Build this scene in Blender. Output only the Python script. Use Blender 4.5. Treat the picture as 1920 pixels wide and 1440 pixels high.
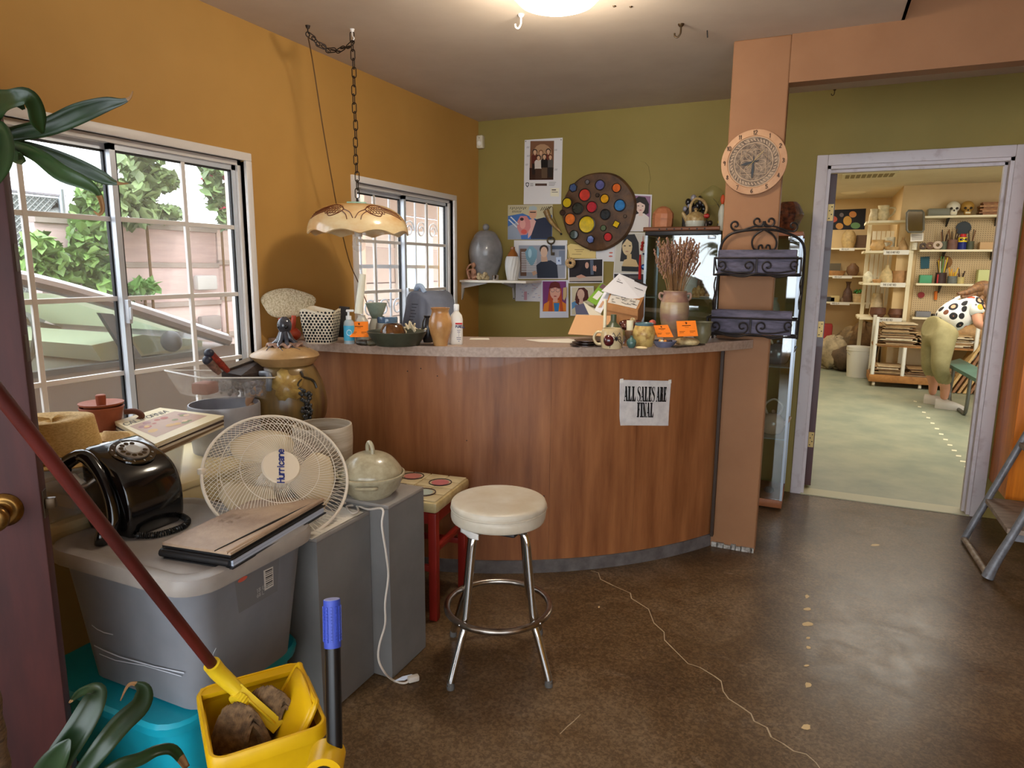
import bpy, bmesh, math, random
from mathutils import Vector, Matrix, Quaternion
for o in list(bpy.data.objects): bpy.data.objects.remove(o)
SC = bpy.context.scene; COL = SC.collection
rad = math.radians
# ---------------------------------------------------------------- camera
FPX = 1264.18; CAMH = 1.42
_y, _p, _r = rad(24.264), rad(9.795), rad(.469)
_F = Vector((-math.sin(_y)*math.cos(_p), math.cos(_y)*math.cos(_p), -math.sin(_p)))
_R = Vector((math.cos(_y), math.sin(_y), 0)); _U = _R.cross(_F)
_R, _U = math.cos(_r)*_R+math.sin(_r)*_U, -math.sin(_r)*_R+math.cos(_r)*_U
CP = Vector((0, 0, CAMH))
cd = bpy.data.cameras.new('camera'); cam = bpy.data.objects.new('camera', cd); COL.objects.link(cam)
cd.sensor_fit = 'HORIZONTAL'; cd.sensor_width = 36; cd.lens = FPX/1920*36; cd.clip_start = .05
cam.matrix_world = Matrix(((_R.x, _U.x, -_F.x, CP.x), (_R.y, _U.y, -_F.y, CP.y), (_R.z, _U.z, -_F.z, CP.z), (0, 0, 0, 1)))
SC.camera = cam
# ---------------------------------------------------------------- view, world, lights
SC.view_settings.view_transform = 'Standard'; SC.view_settings.look = 'None'
SC.view_settings.gamma = 1; SC.view_settings.use_curve_mapping = False
SC.view_settings.exposure = 0.52
W = bpy.data.worlds.new('world'); SC.world = W; W.use_nodes = True
bg = W.node_tree.nodes['Background']; bg.inputs[0].default_value = (.86, .93, 1, 1); bg.inputs[1].default_value = 4.2
def lamp(name, kind, loc, energy, color=(1, 1, 1), size=.1, target=None, sy=None, spread=None):
    l = bpy.data.lights.new(name, kind); l.energy = energy; l.color = color
    if kind == 'AREA':
        l.size = size
        if sy: l.shape = 'RECTANGLE'; l.size_y = sy
    elif kind == 'POINT': l.shadow_soft_size = size
    elif kind == 'SUN': l.angle = size
    o = bpy.data.objects.new(name, l); COL.objects.link(o); o.location = loc
    if target is not None: o.rotation_euler = (Vector(target)-Vector(loc)).to_track_quat('-Z', 'Y').to_euler()
    return o
lamp('sun', 'SUN', (0, 0, 8), 1.2, (1, .95, .86), rad(2), (-1.6, .5, 5.2))
lamp('ceiling_lamp_light', 'POINT', (-.97, 2.53, 2.33), 20, (1, .90, .76), .11)
lamp('workshop_area_light', 'AREA', (1.4, 7.4, 2.44), 72, (1, .94, .82), 2.4, (1.4, 7.4, 0), 1.4)  # unseen area lamp added under the workshop ceiling to light the room, no fixture
lamp('workshop_area_light', 'AREA', (-.2, 10.3, 2.44), 14, (1, .94, .82), .9, (-.2, 10.3, 0), .9)  # second unseen area lamp, added to brighten the far left part past the pier
# ---------------------------------------------------------------- helpers
def ray(x, y): return (x-960)/FPX*_R-(y-720)/FPX*_U+_F
def PX(px, py, x): d = ray(px, py); return CP+d*(x/d.x)
def PY(px, py, y): d = ray(px, py); return CP+d*(y/d.y)
def PZ(px, py, z): d = ray(px, py); return CP+d*((z-CAMH)/d.z)
def PD(px, py, t): return CP+ray(px, py)*t
def depth(p): return (Vector(p)-CP).dot(_F)
def zrow(x, y, py):
    # height at which the vertical line over (x,y) passes image row py
    k = (720-py)/FPX; p = Vector((x, y, 0))-CP
    return (k*p.dot(_F)-p.dot(_U))/(_U.z-k*_F.z)
_MC = {}
def lin(c):
    return tuple((v/12.92 if v <= .04045 else ((v+.055)/1.055)**2.4) for v in (x/255 for x in c))
def m(name, c=None, rough=.5, metal=0, c2=None, vs=6, bump=0, bs=40, spec=.5, trans=0, ior=1.45, alpha=1, emit=0, st=(1, 1, 1), coat=0, kind='noise', det=4, lo=.35, hi=.65, sheen=0):
    if name in _MC: return _MC[name]
    mt = bpy.data.materials.new(name); mt.use_nodes = True; nt = mt.node_tree; N = nt.nodes; L = nt.links
    b = N['Principled BSDF']; I = b.inputs
    col = lin(c)+(1,)
    I['Base Color'].default_value = col; I['Roughness'].default_value = rough; I['Metallic'].default_value = metal
    I['Specular IOR Level'].default_value = spec; I['Transmission Weight'].default_value = trans; I['IOR'].default_value = ior
    I['Alpha'].default_value = alpha; I['Coat Weight'].default_value = coat
    if emit: I['Emission Color'].default_value = col; I['Emission Strength'].default_value = emit
    if c2 or bump:
        tc = N.new('ShaderNodeTexCoord'); mp = N.new('ShaderNodeMapping'); mp.inputs['Scale'].default_value = st
        L.new(tc.outputs['Object'], mp.inputs['Vector'])
    def tex(scale):
        if kind == 'voronoi':
            t = N.new('ShaderNodeTexVoronoi'); t.inputs['Scale'].default_value = scale; t.inputs['Randomness'].default_value = .8; L.new(mp.outputs[0], t.inputs['Vector']); return t.outputs['Distance']
        if kind == 'wave':
            t = N.new('ShaderNodeTexWave'); t.inputs['Scale'].default_value = scale; t.inputs['Distortion'].default_value = 3; t.inputs['Detail'].default_value = 3
            L.new(mp.outputs[0], t.inputs['Vector']); return t.outputs['Fac']
        t = N.new('ShaderNodeTexNoise'); t.inputs['Scale'].default_value = scale; t.inputs['Detail'].default_value = det; t.inputs['Roughness'].default_value = .6
        L.new(mp.outputs[0], t.inputs['Vector']); return t.outputs['Fac']
    if c2:
        rp = N.new('ShaderNodeValToRGB'); rp.color_ramp.elements[0].position = lo; rp.color_ramp.elements[1].position = hi
        rp.color_ramp.elements[0].color = lin(c2)+(1,); rp.color_ramp.elements[1].color = col
        L.new(tex(vs), rp.inputs[0]); L.new(rp.outputs[0], I['Base Color'])
    if bump:
        bp = N.new('ShaderNodeBump'); bp.inputs['Strength'].default_value = min(1, bump); bp.inputs['Distance'].default_value = .002*max(1, bump)
        L.new(tex(bs), bp.inputs['Height']); L.new(bp.outputs[0], I['Normal'])
    _MC[name] = mt
    return mt
def flat(c, rough=.6, spec=.3): return m('flat_%d_%d_%d_%d' % (c[0], c[1], c[2], rough*100), c, rough, spec=spec)
def glassm(name, tint=(1, 1, 1), alpha=.1, rough=.02):
    if name in _MC: return _MC[name]
    mt = bpy.data.materials.new(name); mt.use_nodes = True; nt = mt.node_tree; N = nt.nodes; L = nt.links
    N.remove(N['Principled BSDF']); o = N['Material Output']
    tr = N.new('ShaderNodeBsdfTransparent'); tr.inputs[0].default_value = tint+(1,)
    gl = N.new('ShaderNodeBsdfGlossy'); gl.inputs['Roughness'].default_value = rough
    fr = N.new('ShaderNodeFresnel'); fr.inputs[0].default_value = 1.5
    ad = N.new('ShaderNodeMath'); ad.operation = 'ADD'; ad.inputs[1].default_value = alpha; ad.use_clamp = True
    mx = N.new('ShaderNodeMixShader')
    L.new(fr.outputs[0], ad.inputs[0]); L.new(ad.outputs[0], mx.inputs[0]); L.new(tr.outputs[0], mx.inputs[1]); L.new(gl.outputs[0], mx.inputs[2]); L.new(mx.outputs[0], o.inputs[0])
    _MC[name] = mt; return mt
def hazem(name, c, fac=.35, rough=.4):
    # translucent plastic or dusty glass: part see-through, part pale diffuse
    if name in _MC: return _MC[name]
    mt = bpy.data.materials.new(name); mt.use_nodes = True; nt = mt.node_tree; N = nt.nodes; L = nt.links
    b = N['Principled BSDF']; b.inputs['Base Color'].default_value = lin(c)+(1,); b.inputs['Roughness'].default_value = rough
    tr = N.new('ShaderNodeBsdfTransparent'); mx = N.new('ShaderNodeMixShader'); mx.inputs[0].default_value = fac
    L.new(tr.outputs[0], mx.inputs[1]); L.new(b.outputs[0], mx.inputs[2]); L.new(mx.outputs[0], N['Material Output'].inputs[0])
    _MC[name] = mt; return mt
def frame_of(n, up=(0, 0, 1)):
    n = Vector(n).normalized(); u = Vector(up)
    if abs(n.dot(u)) > .99: u = Vector((0, 1, 0))
    x = u.cross(n).normalized(); y = n.cross(x)
    return Matrix(((x.x, y.x, n.x), (x.y, y.y, n.y), (x.z, y.z, n.z)))
class B:
    def __init__(s): s.v = []; s.f = []; s.mi = []; s.m = 0; s.x = None
    def add(s, vs, fs, xf=None):
        o = len(s.v)
        for p in vs:
            p = Vector(p)
            if xf is not None: p = xf @ p
            if s.x is not None: p = s.x @ p
            s.v.append(p)
        for f in fs: s.f.append([i+o for i in f]); s.mi.append(s.m)
        return s
    def box(s, a, b, bev=0, xf=None):
        a, b = Vector(a), Vector(b)
        lo = Vector((min(a.x, b.x), min(a.y, b.y), min(a.z, b.z))); hi = Vector((max(a.x, b.x), max(a.y, b.y), max(a.z, b.z)))
        if bev:
            bm = bmesh.new(); bmesh.ops.create_cube(bm, size=1)
            for v in bm.verts: v.co = Vector([(lo[i]+hi[i])/2+v.co[i]*(hi[i]-lo[i]) for i in range(3)])
            bmesh.ops.bevel(bm, geom=bm.edges[:], offset=min(bev, min(hi-lo)*.49), segments=2, affect='EDGES', profile=.5)
            bm.verts.index_update()
            s.add([v.co.copy() for v in bm.verts], [[v.index for v in f.verts] for f in bm.faces], xf); bm.free(); return s
        vs = [(x, y, z) for x in (lo.x, hi.x) for y in (lo.y, hi.y) for z in (lo.z, hi.z)]
        return s.add(vs, [(0, 1, 3, 2), (4, 6, 7, 5), (0, 4, 5, 1), (2, 3, 7, 6), (0, 2, 6, 4), (1, 5, 7, 3)], xf)
    def cbox(s, c, d, bev=0, rz=0, xf=None):
        c = Vector(c); d = Vector(d)/2
        M_ = Matrix.Translation(c) @ Matrix.Rotation(rz, 4, 'Z')
        if xf is not None: M_ = Matrix.Translation(c) @ xf
        return s.box(-d, d, bev, M_)
    def lathe(s, prof, n=32, xf=None, wob=None, closed=False, a0=0, a1=2*math.pi, sx=1, sy=1):
        full = abs(a1-a0-2*math.pi) < 1e-6; k = n if full else n+1; vs = []; fs = []; P = len(prof)
        for i in range(k):
            a = a0+(a1-a0)*i/n
            for j, (r, z) in enumerate(prof):
                rr = r*(1+(wob(a, j) if wob else 0))
                vs.append((rr*math.cos(a)*sx, rr*math.sin(a)*sy, z))
        for i in range(n):
            i2 = (i+1) % k
            for j in range(P-1):
                if prof[j][0] < 1e-6 and prof[j+1][0] < 1e-6: continue
                fs.append((i*P+j, i2*P+j, i2*P+j+1, i*P+j+1))
        return s.add(vs, fs, xf)
    def cyl(s, p, q, r, r2=None, n=16, cap=True):
        p, q = Vector(p), Vector(q); r2 = r if r2 is None else r2
        F3 = frame_of(q-p); vs = []; fs = []
        for i in range(n):
            a = 2*math.pi*i/n; d = F3 @ Vector((math.cos(a), math.sin(a), 0)); vs += [p+d*r, q+d*r2]
        for i in range(n): j = (i+1) % n; fs.append((2*i, 2*j, 2*j+1, 2*i+1))
        if cap: fs.append([2*i for i in range(n)][::-1]); fs.append([2*i+1 for i in range(n)])
        return s.add(vs, fs)
    def tube(s, pts, r, n=8, closed=False, cap=True):
        pts = [Vector(p) for p in pts]; k = len(pts); rr = r if isinstance(r, (list, tuple)) else [r]*k
        T = []
        for i in range(k):
            a = pts[(i-1) % k] if (closed or i > 0) else pts[i]; b = pts[(i+1) % k] if (closed or i < k-1) else pts[i]
            t = (b-a); T.append(t.normalized() if t.length > 1e-9 else Vector((0, 0, 1)))
        nrm = frame_of(T[0]) @ Vector((1, 0, 0)); vs = []; fs = []
        for i in range(k):
            nrm = (nrm-T[i]*nrm.dot(T[i]))
            nrm = nrm.normalized() if nrm.length > 1e-6 else frame_of(T[i]) @ Vector((1, 0, 0))
            bn = T[i].cross(nrm)
            for j in range(n):
                a = 2*math.pi*j/n; vs.append(pts[i]+(nrm*math.cos(a)+bn*math.sin(a))*rr[i])
        for i in range(k if closed else k-1):
            i2 = (i+1) % k
            for j in range(n): j2 = (j+1) % n; fs.append((i*n+j, i*n+j2, i2*n+j2, i2*n+j))
        if cap and not closed: fs.append(list(range(n))[::-1]); fs.append([(k-1)*n+j for j in range(n)])
        return s.add(vs, fs)
    def sph(s, c, r, n=16, h=10, xf=None, wob=None):
        r = (r, r, r) if not isinstance(r, (list, tuple)) else r
        vs = []; fs = []; c = Vector(c)
        for j in range(h+1):
            th = math.pi*j/h
            for i in range(n):
                a = 2*math.pi*i/n; w = 1+(wob(a, th) if wob else 0)
                p = Vector((r[0]*math.sin(th)*math.cos(a), r[1]*math.sin(th)*math.sin(a), r[2]*math.cos(th)))*w
                if xf is not None: p = xf @ p
                vs.append(c+p)
        for j in range(h):
            for i in range(n):
                i2 = (i+1) % n
                if j == 0: fs.append((i, n+i, n+i2))
                elif j == h-1: fs.append((j*n+i, (j+1)*n+i, j*n+i2))
                else: fs.append((j*n+i, (j+1)*n+i, (j+1)*n+i2, j*n+i2))
        return s.add(vs, fs)
    def poly(s, pts): return s.add(pts, [list(range(len(pts)))])
    def prism(s, pts, d):
        # pts: 3D polygon, d: extrusion vector
        d = Vector(d); n = len(pts); vs = [Vector(p) for p in pts]+[Vector(p)+d for p in pts]
        return s.add(vs, [list(range(n))[::-1], list(range(n, 2*n))]+[(i, (i+1) % n, n+(i+1) % n, n+i) for i in range(n)])
    def grid(s, fn, nu, nv, cu=False):
        vs = [fn(i/nu, j/nv) for i in range(nu+(0 if cu else 1)) for j in range(nv+1)]; k = nv+1; fs = []
        for i in range(nu):
            i2 = (i+1) % nu if cu else i+1
            for j in range(nv): fs.append((i*k+j, i2*k+j, i2*k+j+1, i*k+j+1))
        return s.add(vs, fs)
def wmat(o):
    M_ = Matrix.Identity(4);
    while o is not None: M_ = o.matrix_basis @ M_; o = o.parent
    return M_
def basis(o, loc, rot=None):
    o.matrix_basis = Matrix.Translation(Vector(loc)) @ (rot.to_4x4() if rot is not None else Matrix.Identity(4))
def tag(o, label=None, cat=None, group=None, kind=None):
    if label: o['label'] = label
    if cat: o['category'] = cat
    if group: o['group'] = group
    if kind: o['kind'] = kind
    return o
def T(name, label, cat, loc=(0, 0, 0), rz=0, group=None, rot=None):
    o = bpy.data.objects.new(name, None); COL.objects.link(o); o.empty_display_size = .05
    basis(o, loc, rot if rot is not None else Matrix.Rotation(rz, 3, 'Z'))
    return tag(o, label, cat, group)
def O(name, b, mat, par=None, world=False, smooth=True, ang=40, label=None, kind=None, sol=0, sub=0):
    """one mesh object out of builder b; world=True: b holds world coordinates"""
    vs = b.v
    if par is not None and world: Mi = wmat(par).inverted(); vs = [Mi @ p for p in vs]
    loc = None
    if par is None:
        lo = [min(p[i] for p in vs) for i in range(3)]; hi = [max(p[i] for p in vs) for i in range(3)]
        loc = Vector(((lo[0]+hi[0])/2, (lo[1]+hi[1])/2, lo[2])); vs = [p-loc for p in vs]
    me = bpy.data.meshes.new(name); me.from_pydata([tuple(p) for p in vs], [], b.f)
    ms = mat if isinstance(mat, (list, tuple)) else [mat]
    for q in ms: me.materials.append(q)
    if len(ms) > 1: me.polygons.foreach_set('material_index', b.mi)
    bm = bmesh.new(); bm.from_mesh(me); bmesh.ops.recalc_face_normals(bm, faces=bm.faces[:]); bm.to_mesh(me); bm.free()
    if smooth:
        me.polygons.foreach_set('use_smooth', [True]*len(me.polygons)); me.set_sharp_from_angle(angle=rad(ang))
    me.update()
    o = bpy.data.objects.new(name, me); COL.objects.link(o)
    if loc is not None: o.matrix_basis = Matrix.Translation(loc)
    if par is not None: o.parent = par
    if sol: md = o.modifiers.new('solid', 'SOLIDIFY'); md.thickness = sol; md.offset = 0
    if sub: md = o.modifiers.new('sub', 'SUBSURF'); md.levels = sub; md.render_levels = sub
    if label: o['label'] = label
    if kind: o['kind'] = kind
    return o
def S(name, b, mat, **k):
    o = O(name, b, mat, **k); o['kind'] = 'structure'; return o
def copy_tree(o, par=None):
    c = o.copy(); COL.objects.link(c); c.parent = par
    for ch in list(o.children): copy_tree(ch, c)
    return c
def arc(c, r, a0, a1, n=12, z=None, ax=(1, 0, 0), ay=(0, 1, 0)):
    c = Vector(c); ax = Vector(ax); ay = Vector(ay)
    return [c+ax*(r*math.cos(a0+(a1-a0)*i/n))+ay*(r*math.sin(a0+(a1-a0)*i/n)) for i in range(n+1)]
def smoothpts(pts, k=6, closed=False):
    P = [Vector(p) for p in pts]; n = len(P); out = []
    for i in range(n if closed else n-1):
        if closed: a, b, c, d = P[(i-1) % n], P[i], P[(i+1) % n], P[(i+2) % n]
        else: a, b, c, d = P[max(i-1, 0)], P[i], P[i+1], P[min(i+2, n-1)]
        for j in range(k):
            t = j/k; out.append(.5*((2*b)+(c-a)*t+(2*a-5*b+4*c-d)*t*t+(3*b-a-3*c+d)*t**3))
    if not closed: out.append(P[-1])
    return out
def spline2(prof, k=5):
    return [(max(0, p.x), p.y) for p in smoothpts([(a, b, 0) for a, b in prof], k)]
# letters drawn from strokes on a flat frame: text(b, origin, ux, uy, h, string)
_FONT = {'A': [[(0, 0), (.5, 1), (1, 0)], [(.2, .35), (.8, .35)]], 'B': [[(0, 0), (0, 1), (.7, 1), (.9, .78), (.7, .54), (0, .54)], [(.7, .54), (1, .27), (.7, 0), (0, 0)]],
 'C': [[(1, .8), (.7, 1), (.3, 1), (0, .7), (0, .3), (.3, 0), (.7, 0), (1, .2)]], 'D': [[(0, 0), (0, 1), (.6, 1), (1, .65), (1, .35), (.6, 0), (0, 0)]], 'E': [[(1, 1), (0, 1), (0, 0), (1, 0)], [(0, .52), (.8, .52)]],
 'F': [[(1, 1), (0, 1), (0, 0)], [(0, .52), (.8, .52)]], 'G': [[(1, .8), (.7, 1), (.3, 1), (0, .7), (0, .3), (.3, 0), (.7, 0), (1, .3), (1, .48), (.6, .48)]], 'H': [[(0, 0), (0, 1)], [(1, 0), (1, 1)], [(0, .52), (1, .52)]],
 'I': [[(.5, 0), (.5, 1)]], 'L': [[(0, 1), (0, 0), (1, 0)]], 'M': [[(0, 0), (0, 1), (.5, .4), (1, 1), (1, 0)]], 'N': [[(0, 0), (0, 1), (1, 0), (1, 1)]], 'O': [[(.3, 0), (0, .3), (0, .7), (.3, 1), (.7, 1), (1, .7), (1, .3), (.7, 0), (.3, 0)]],
 'P': [[(0, 0), (0, 1), (.7, 1), (1, .76), (.7, .5), (0, .5)]], 'R': [[(0, 0), (0, 1), (.7, 1), (1, .76), (.7, .5), (0, .5)], [(.5, .5), (1, 0)]], 'S': [[(1, .82), (.7, 1), (.3, 1), (0, .78), (.2, .55), (.8, .45), (1, .22), (.7, 0), (.3, 0), (0, .18)]],
 'T': [[(0, 1), (1, 1)], [(.5, 1), (.5, 0)]], 'U': [[(0, 1), (0, .3), (.3, 0), (.7, 0), (1, .3), (1, 1)]], 'V': [[(0, 1), (.5, 0), (1, 1)]], 'W': [[(0, 1), (.25, 0), (.5, .7), (.75, 0), (1, 1)]], 'Y': [[(0, 1), (.5, .5), (1, 1)], [(.5, .5), (.5, 0)]], 'K': [[(0, 0), (0, 1)], [(1, 1), (0, .4)], [(.3, .55), (1, 0)]],
 '0': [[(.3, 0), (0, .3), (0, .7), (.3, 1), (.7, 1), (1, .7), (1, .3), (.7, 0), (.3, 0)]], '1': [[(.2, .75), (.55, 1), (.55, 0)]], '2': [[(0, .8), (.3, 1), (.7, 1), (1, .75), (0, 0), (1, 0)]], '3': [[(0, .9), (.5, 1), (.95, .78), (.4, .54), (1, .28), (.5, 0), (0, .12)]], '4': [[(.75, 0), (.75, 1), (0, .3), (1, .3)]],
 '5': [[(.9, 1), (.1, 1), (.05, .55), (.6, .62), (1, .32), (.6, 0), (0, .1)]], '6': [[(.9, .95), (.4, .85), (0, .35), (.3, 0), (.75, 0), (1, .28), (.7, .5), (.05, .35)]], '7': [[(0, 1), (1, 1), (.35, 0)]], '8': [[(.5, .54), (.1, .78), (.5, 1), (.9, .78), (.5, .54), (0, .27), (.5, 0), (1, .27), (.5, .54)]], '9': [[(.95, .65), (.3, .5), (0, .75), (.4, 1), (.9, .85), (.95, .5), (.7, 0)]],
 '-': [[(.1, .5), (.9, .5)]], '.': [[(.45, 0), (.55, .05)]],
 'u': [[(0, .68), (0, .2), (.3, 0), (.7, 0), (1, .25)], [(1, .68), (1, 0)]], 'r': [[(0, 0), (0, .68)], [(0, .45), (.4, .68), (.9, .65)]], 'i': [[(.5, 0), (.5, .68)], [(.5, .86), (.5, .95)]], 'c': [[(1, .55), (.6, .7), (.1, .55), (0, .3), (.2, .05), (.6, 0), (1, .12)]],
 'a': [[(.1, .6), (.5, .7), (.95, .6), (.95, 0)], [(.95, .4), (.3, .38), (0, .2), (.3, 0), (.95, .15)]], 'n': [[(0, 0), (0, .68)], [(0, .5), (.4, .68), (.8, .62), (1, .45), (1, 0)]], 'e': [[(0, .36), (1, .36), (.8, .62), (.4, .7), (.05, .5), (.05, .2), (.4, 0), (.95, .1)]]}
_NARROW = {'I': .35, 'i': .3, '1': .6, '.': .3, 'r': .7, 'M': 1.25, 'W': 1.35}
def text(b, o, ux, uy, h, s, w=.6, th=.13, gap=.28, serif=False):
    o = Vector(o); ux = Vector(ux).normalized(); uy = Vector(uy).normalized(); x = 0; t = th*h/2
    for ch in s:
        if ch == ' ': x += w*h*.7; continue
        cw = w*h*_NARROW.get(ch, 1)
        for st in _FONT.get(ch, []):
            for (ax, ay), (bx, by) in zip(st, st[1:]):
                p = Vector((x+ax*cw, ay*h)); q = Vector((x+bx*cw, by*h)); d = q-p
                if d.length < 1e-9: continue
                d.normalize(); nn = Vector((-d.y, d.x))*t; e = d*t*.8
                pts = [p-e+nn, p-e-nn, q+e-nn, q+e+nn]
                b.poly([o+ux*c.x+uy*c.y for c in pts])
        x += cw+gap*w*h
    return x
def textw(s, h, w=.6, gap=.28):
    return sum(w*h*.7 if c == ' ' else w*h*_NARROW.get(c, 1)+gap*w*h for c in s)-gap*w*h
def pot(name, label, cat, cx, t, z, prof, mat, par=None, n=32, inner=None, group=None, wob=None, xy=None, lip=.9, sol=None, cat2=None):
    """lathed vessel standing at image column cx, distance t, on height z; prof = [(half width px, row px)] bottom to top"""
    if xy is None:
        p = PD(cx, prof[0][1], t)
    else: p = Vector((xy[0], xy[1], z)); t = depth((xy[0], xy[1], z+.05))
    k = t/FPX; zb = zrow(p.x, p.y, prof[0][1])
    pr = [(r*k, zrow(p.x, p.y, py)-zb) for r, py in prof]
    b = B(); full = [(0, 0)]+pr
    if inner:   # open vessel: go back down inside with given wall thickness
        full += [(max(r-inner, .002), zz) for r, zz in pr[::-1] if zz > inner*1.5]
        full += [(0, max(inner, full[-1][1]*.6 if False else inner))]
    else: full += [(0, pr[-1][1])]
    b.lathe(full, n, wob=wob)
    if par is not None:
        b.x = None; mi = Matrix.Translation((p.x, p.y, z)); b.v = [mi @ v for v in b.v]
        return O(name, b, mat, par, **WT)
    b.v = [v+Vector((p.x, p.y, z)) for v in b.v]
    return tag(O(name, b, mat), label, cat, group)
WF = dict(world=True, smooth=False); WT = dict(world=True)
WX = -2.344; GY = 4.571; CY = 3.462; CZ = 2.46; TOP = 1.085
def onwall(pts, off=0): return [PY(x, y, GY-off) for x, y in pts]
# ================================================================ setting
RR = random.Random(7)
m_yel = m('yellow_paint', (190, 144, 76), .62, c2=(181, 136, 70), vs=1.5, bump=.15, bs=90, spec=.3)
m_grn = m('olive_paint', (150, 132, 72), .6, c2=(142, 125, 66), vs=1.5, bump=.15, bs=90, spec=.3)
m_ceil = m('ceiling_paint', (206, 190, 172), .75, c2=(197, 180, 162), vs=2.5, bump=.2, bs=60, spec=.2)
m_tan = m('tan_paint', (152, 108, 74), .6, c2=(144, 101, 68), vs=3, bump=.12, bs=80, spec=.3)
m_wht = m('white_trim_paint', (214, 206, 208), .45, c2=(196, 184, 186), vs=14, lo=.3, hi=.45)
m_vinyl = m('white_vinyl', (226, 220, 214), .4)
m_alu = m('window_aluminium', (205, 210, 218), .35, .2)
m_blk = m('black_rubber', (24, 24, 26), .6)
# --- floor (polished brown concrete) and workshop floor
def floor_mat():
    mt = bpy.data.materials.new('stained_concrete'); mt.use_nodes = True; N = mt.node_tree.nodes; L = mt.node_tree.links; b = N['Principled BSDF']
    tc = N.new('ShaderNodeTexCoord')
    def noise(sc, det, st=(1, 1, 1), rough=.65):
        mp = N.new('ShaderNodeMapping'); mp.inputs['Scale'].default_value = st; L.new(tc.outputs['Object'], mp.inputs[0])
        t = N.new('ShaderNodeTexNoise'); t.inputs['Scale'].default_value = sc; t.inputs['Detail'].default_value = det; t.inputs['Roughness'].default_value = rough; t.inputs['Distortion'].default_value = .6
        L.new(mp.outputs[0], t.inputs['Vector']); return t.outputs['Fac']
    r1 = N.new('ShaderNodeValToRGB'); e = r1.color_ramp.elements
    e[0].position = .28; e[0].color = lin((82, 62, 40))+(1,); e[1].position = .72; e[1].color = lin((140, 118, 92))+(1,)
    x = e.new(.5); x.color = lin((112, 88, 60))+(1,)
    L.new(noise(2.2, 8), r1.inputs[0])
    r2 = N.new('ShaderNodeValToRGB'); r2.color_ramp.elements[0].position = .56; r2.color_ramp.elements[1].position = .78
    r2.color_ramp.elements[0].color = (0, 0, 0, 1); r2.color_ramp.elements[1].color = (.55, .55, .55, 1)
    L.new(noise(5, 10, (1, 2.2, 1), .75), r2.inputs[0])
    mx = N.new('ShaderNodeMix'); mx.data_type = 'RGBA'; L.new(r2.outputs[0], mx.inputs['Factor']); L.new(r1.outputs[0], mx.inputs['A']); mx.inputs['B'].default_value = lin((166, 148, 128))+(1,)
    r3 = N.new('ShaderNodeValToRGB'); r3.color_ramp.elements[0].position = .42; r3.color_ramp.elements[1].position = .6
    r3.color_ramp.elements[0].color = lin((150, 140, 130))+(1,); r3.color_ramp.elements[1].color = (1, 1, 1, 1)
    L.new(noise(90, 6), r3.inputs[0])
    m2 = N.new('ShaderNodeMix'); m2.data_type = 'RGBA'; m2.blend_type = 'MULTIPLY'; m2.inputs['Factor'].default_value = .7; L.new(mx.outputs['Result'], m2.inputs['A']); L.new(r3.outputs[0], m2.inputs['B'])
    L.new(m2.outputs['Result'], b.inputs['Base Color'])
    rr = N.new('ShaderNodeMapRange'); rr.inputs['To Min'].default_value = .2; rr.inputs['To Max'].default_value = .48; b.inputs['Specular IOR Level'].default_value = .34; L.new(noise(7, 6), rr.inputs[0]); L.new(rr.outputs[0], b.inputs['Roughness'])
    bp = N.new('ShaderNodeBump'); bp.inputs['Strength'].default_value = .08; bp.inputs['Distance'].default_value = .002; L.new(noise(60, 5), bp.inputs['Height']); L.new(bp.outputs[0], b.inputs['Normal'])
    return mt
fl = S('floor', B().box((WX-.12, -1.6, -.06), (2.7, GY, 0)), floor_mat(), smooth=False)
m_wfl = m('workshop_concrete', (158, 160, 136), .42, c2=(132, 140, 122), vs=3, bump=.1, bs=50)
S('floor_workshop', B().box((-1.2, GY+.001, -.06), (4.2, 12.0, -.001)), m_wfl, smooth=False)
# crack and paint chips on the floor
def px_strip(b, pts, w, z):
    P = [PZ(x, y, z) for x, y in pts]
    for i in range(len(P)-1):
        d = (P[i+1]-P[i]); d.z = 0; d.normalize(); n = Vector((-d.y, d.x, 0))
        ww = w*(.7+.6*RR.random())
        b.poly([P[i]-n*ww-d*w*.4, P[i+1]-n*ww+d*w*.4, P[i+1]+n*ww+d*w*.4, P[i]+n*ww-d*w*.4])
cr = B()
px_strip(cr, [(1108, 1070), (1122, 1074), (1126, 1086), (1150, 1098), (1182, 1112), (1184, 1122), (1216, 1142), (1226, 1168), (1245, 1185), (1246, 1200), (1262, 1216), (1290, 1244), (1312, 1251), (1340, 1268), (1352, 1277), (1356, 1296), (1366, 1310), (1388, 1324), (1408, 1338), (1414, 1352), (1438, 1364), (1446, 1382), (1468, 1394), (1488, 1408), (1512, 1414), (1530, 1430), (1540, 1444)], .0022, .0006)
px_strip(cr, [(1050, 1376), (1064, 1362), (1076, 1352), (1088, 1340)], .0015, .0006)
O('crack_line', cr, m('pale_crack', (186, 168, 140), .7), fl, world=True, smooth=False, label='pale jagged crack across the brown concrete')
for i, (x, y, w, h) in enumerate([(1513, 1170, 12, 4), (1514, 1142, 7, 3), (1515, 1284, 6, 5), (1512, 1363, 9, 5), (1515, 1196, 4, 2), (1513, 1118, 4, 4), (1512, 1248, 5, 2), (1516, 1214, 4, 3), (1123, 1138, 2, 2), (1640, 1022, 8, 2)]):
    c = PZ(x, y, .0008); pts = []
    for k in range(9):
        a = k*2*math.pi/9; f = .75+.5*RR.random(); pts.append(PZ(x+w*f*math.cos(a), y+h*f*math.sin(a), .0008))
    O('paint_chip', B().poly(pts), m('cream_paint_chip', (214, 188, 140), .6), fl, **WF)
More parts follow.
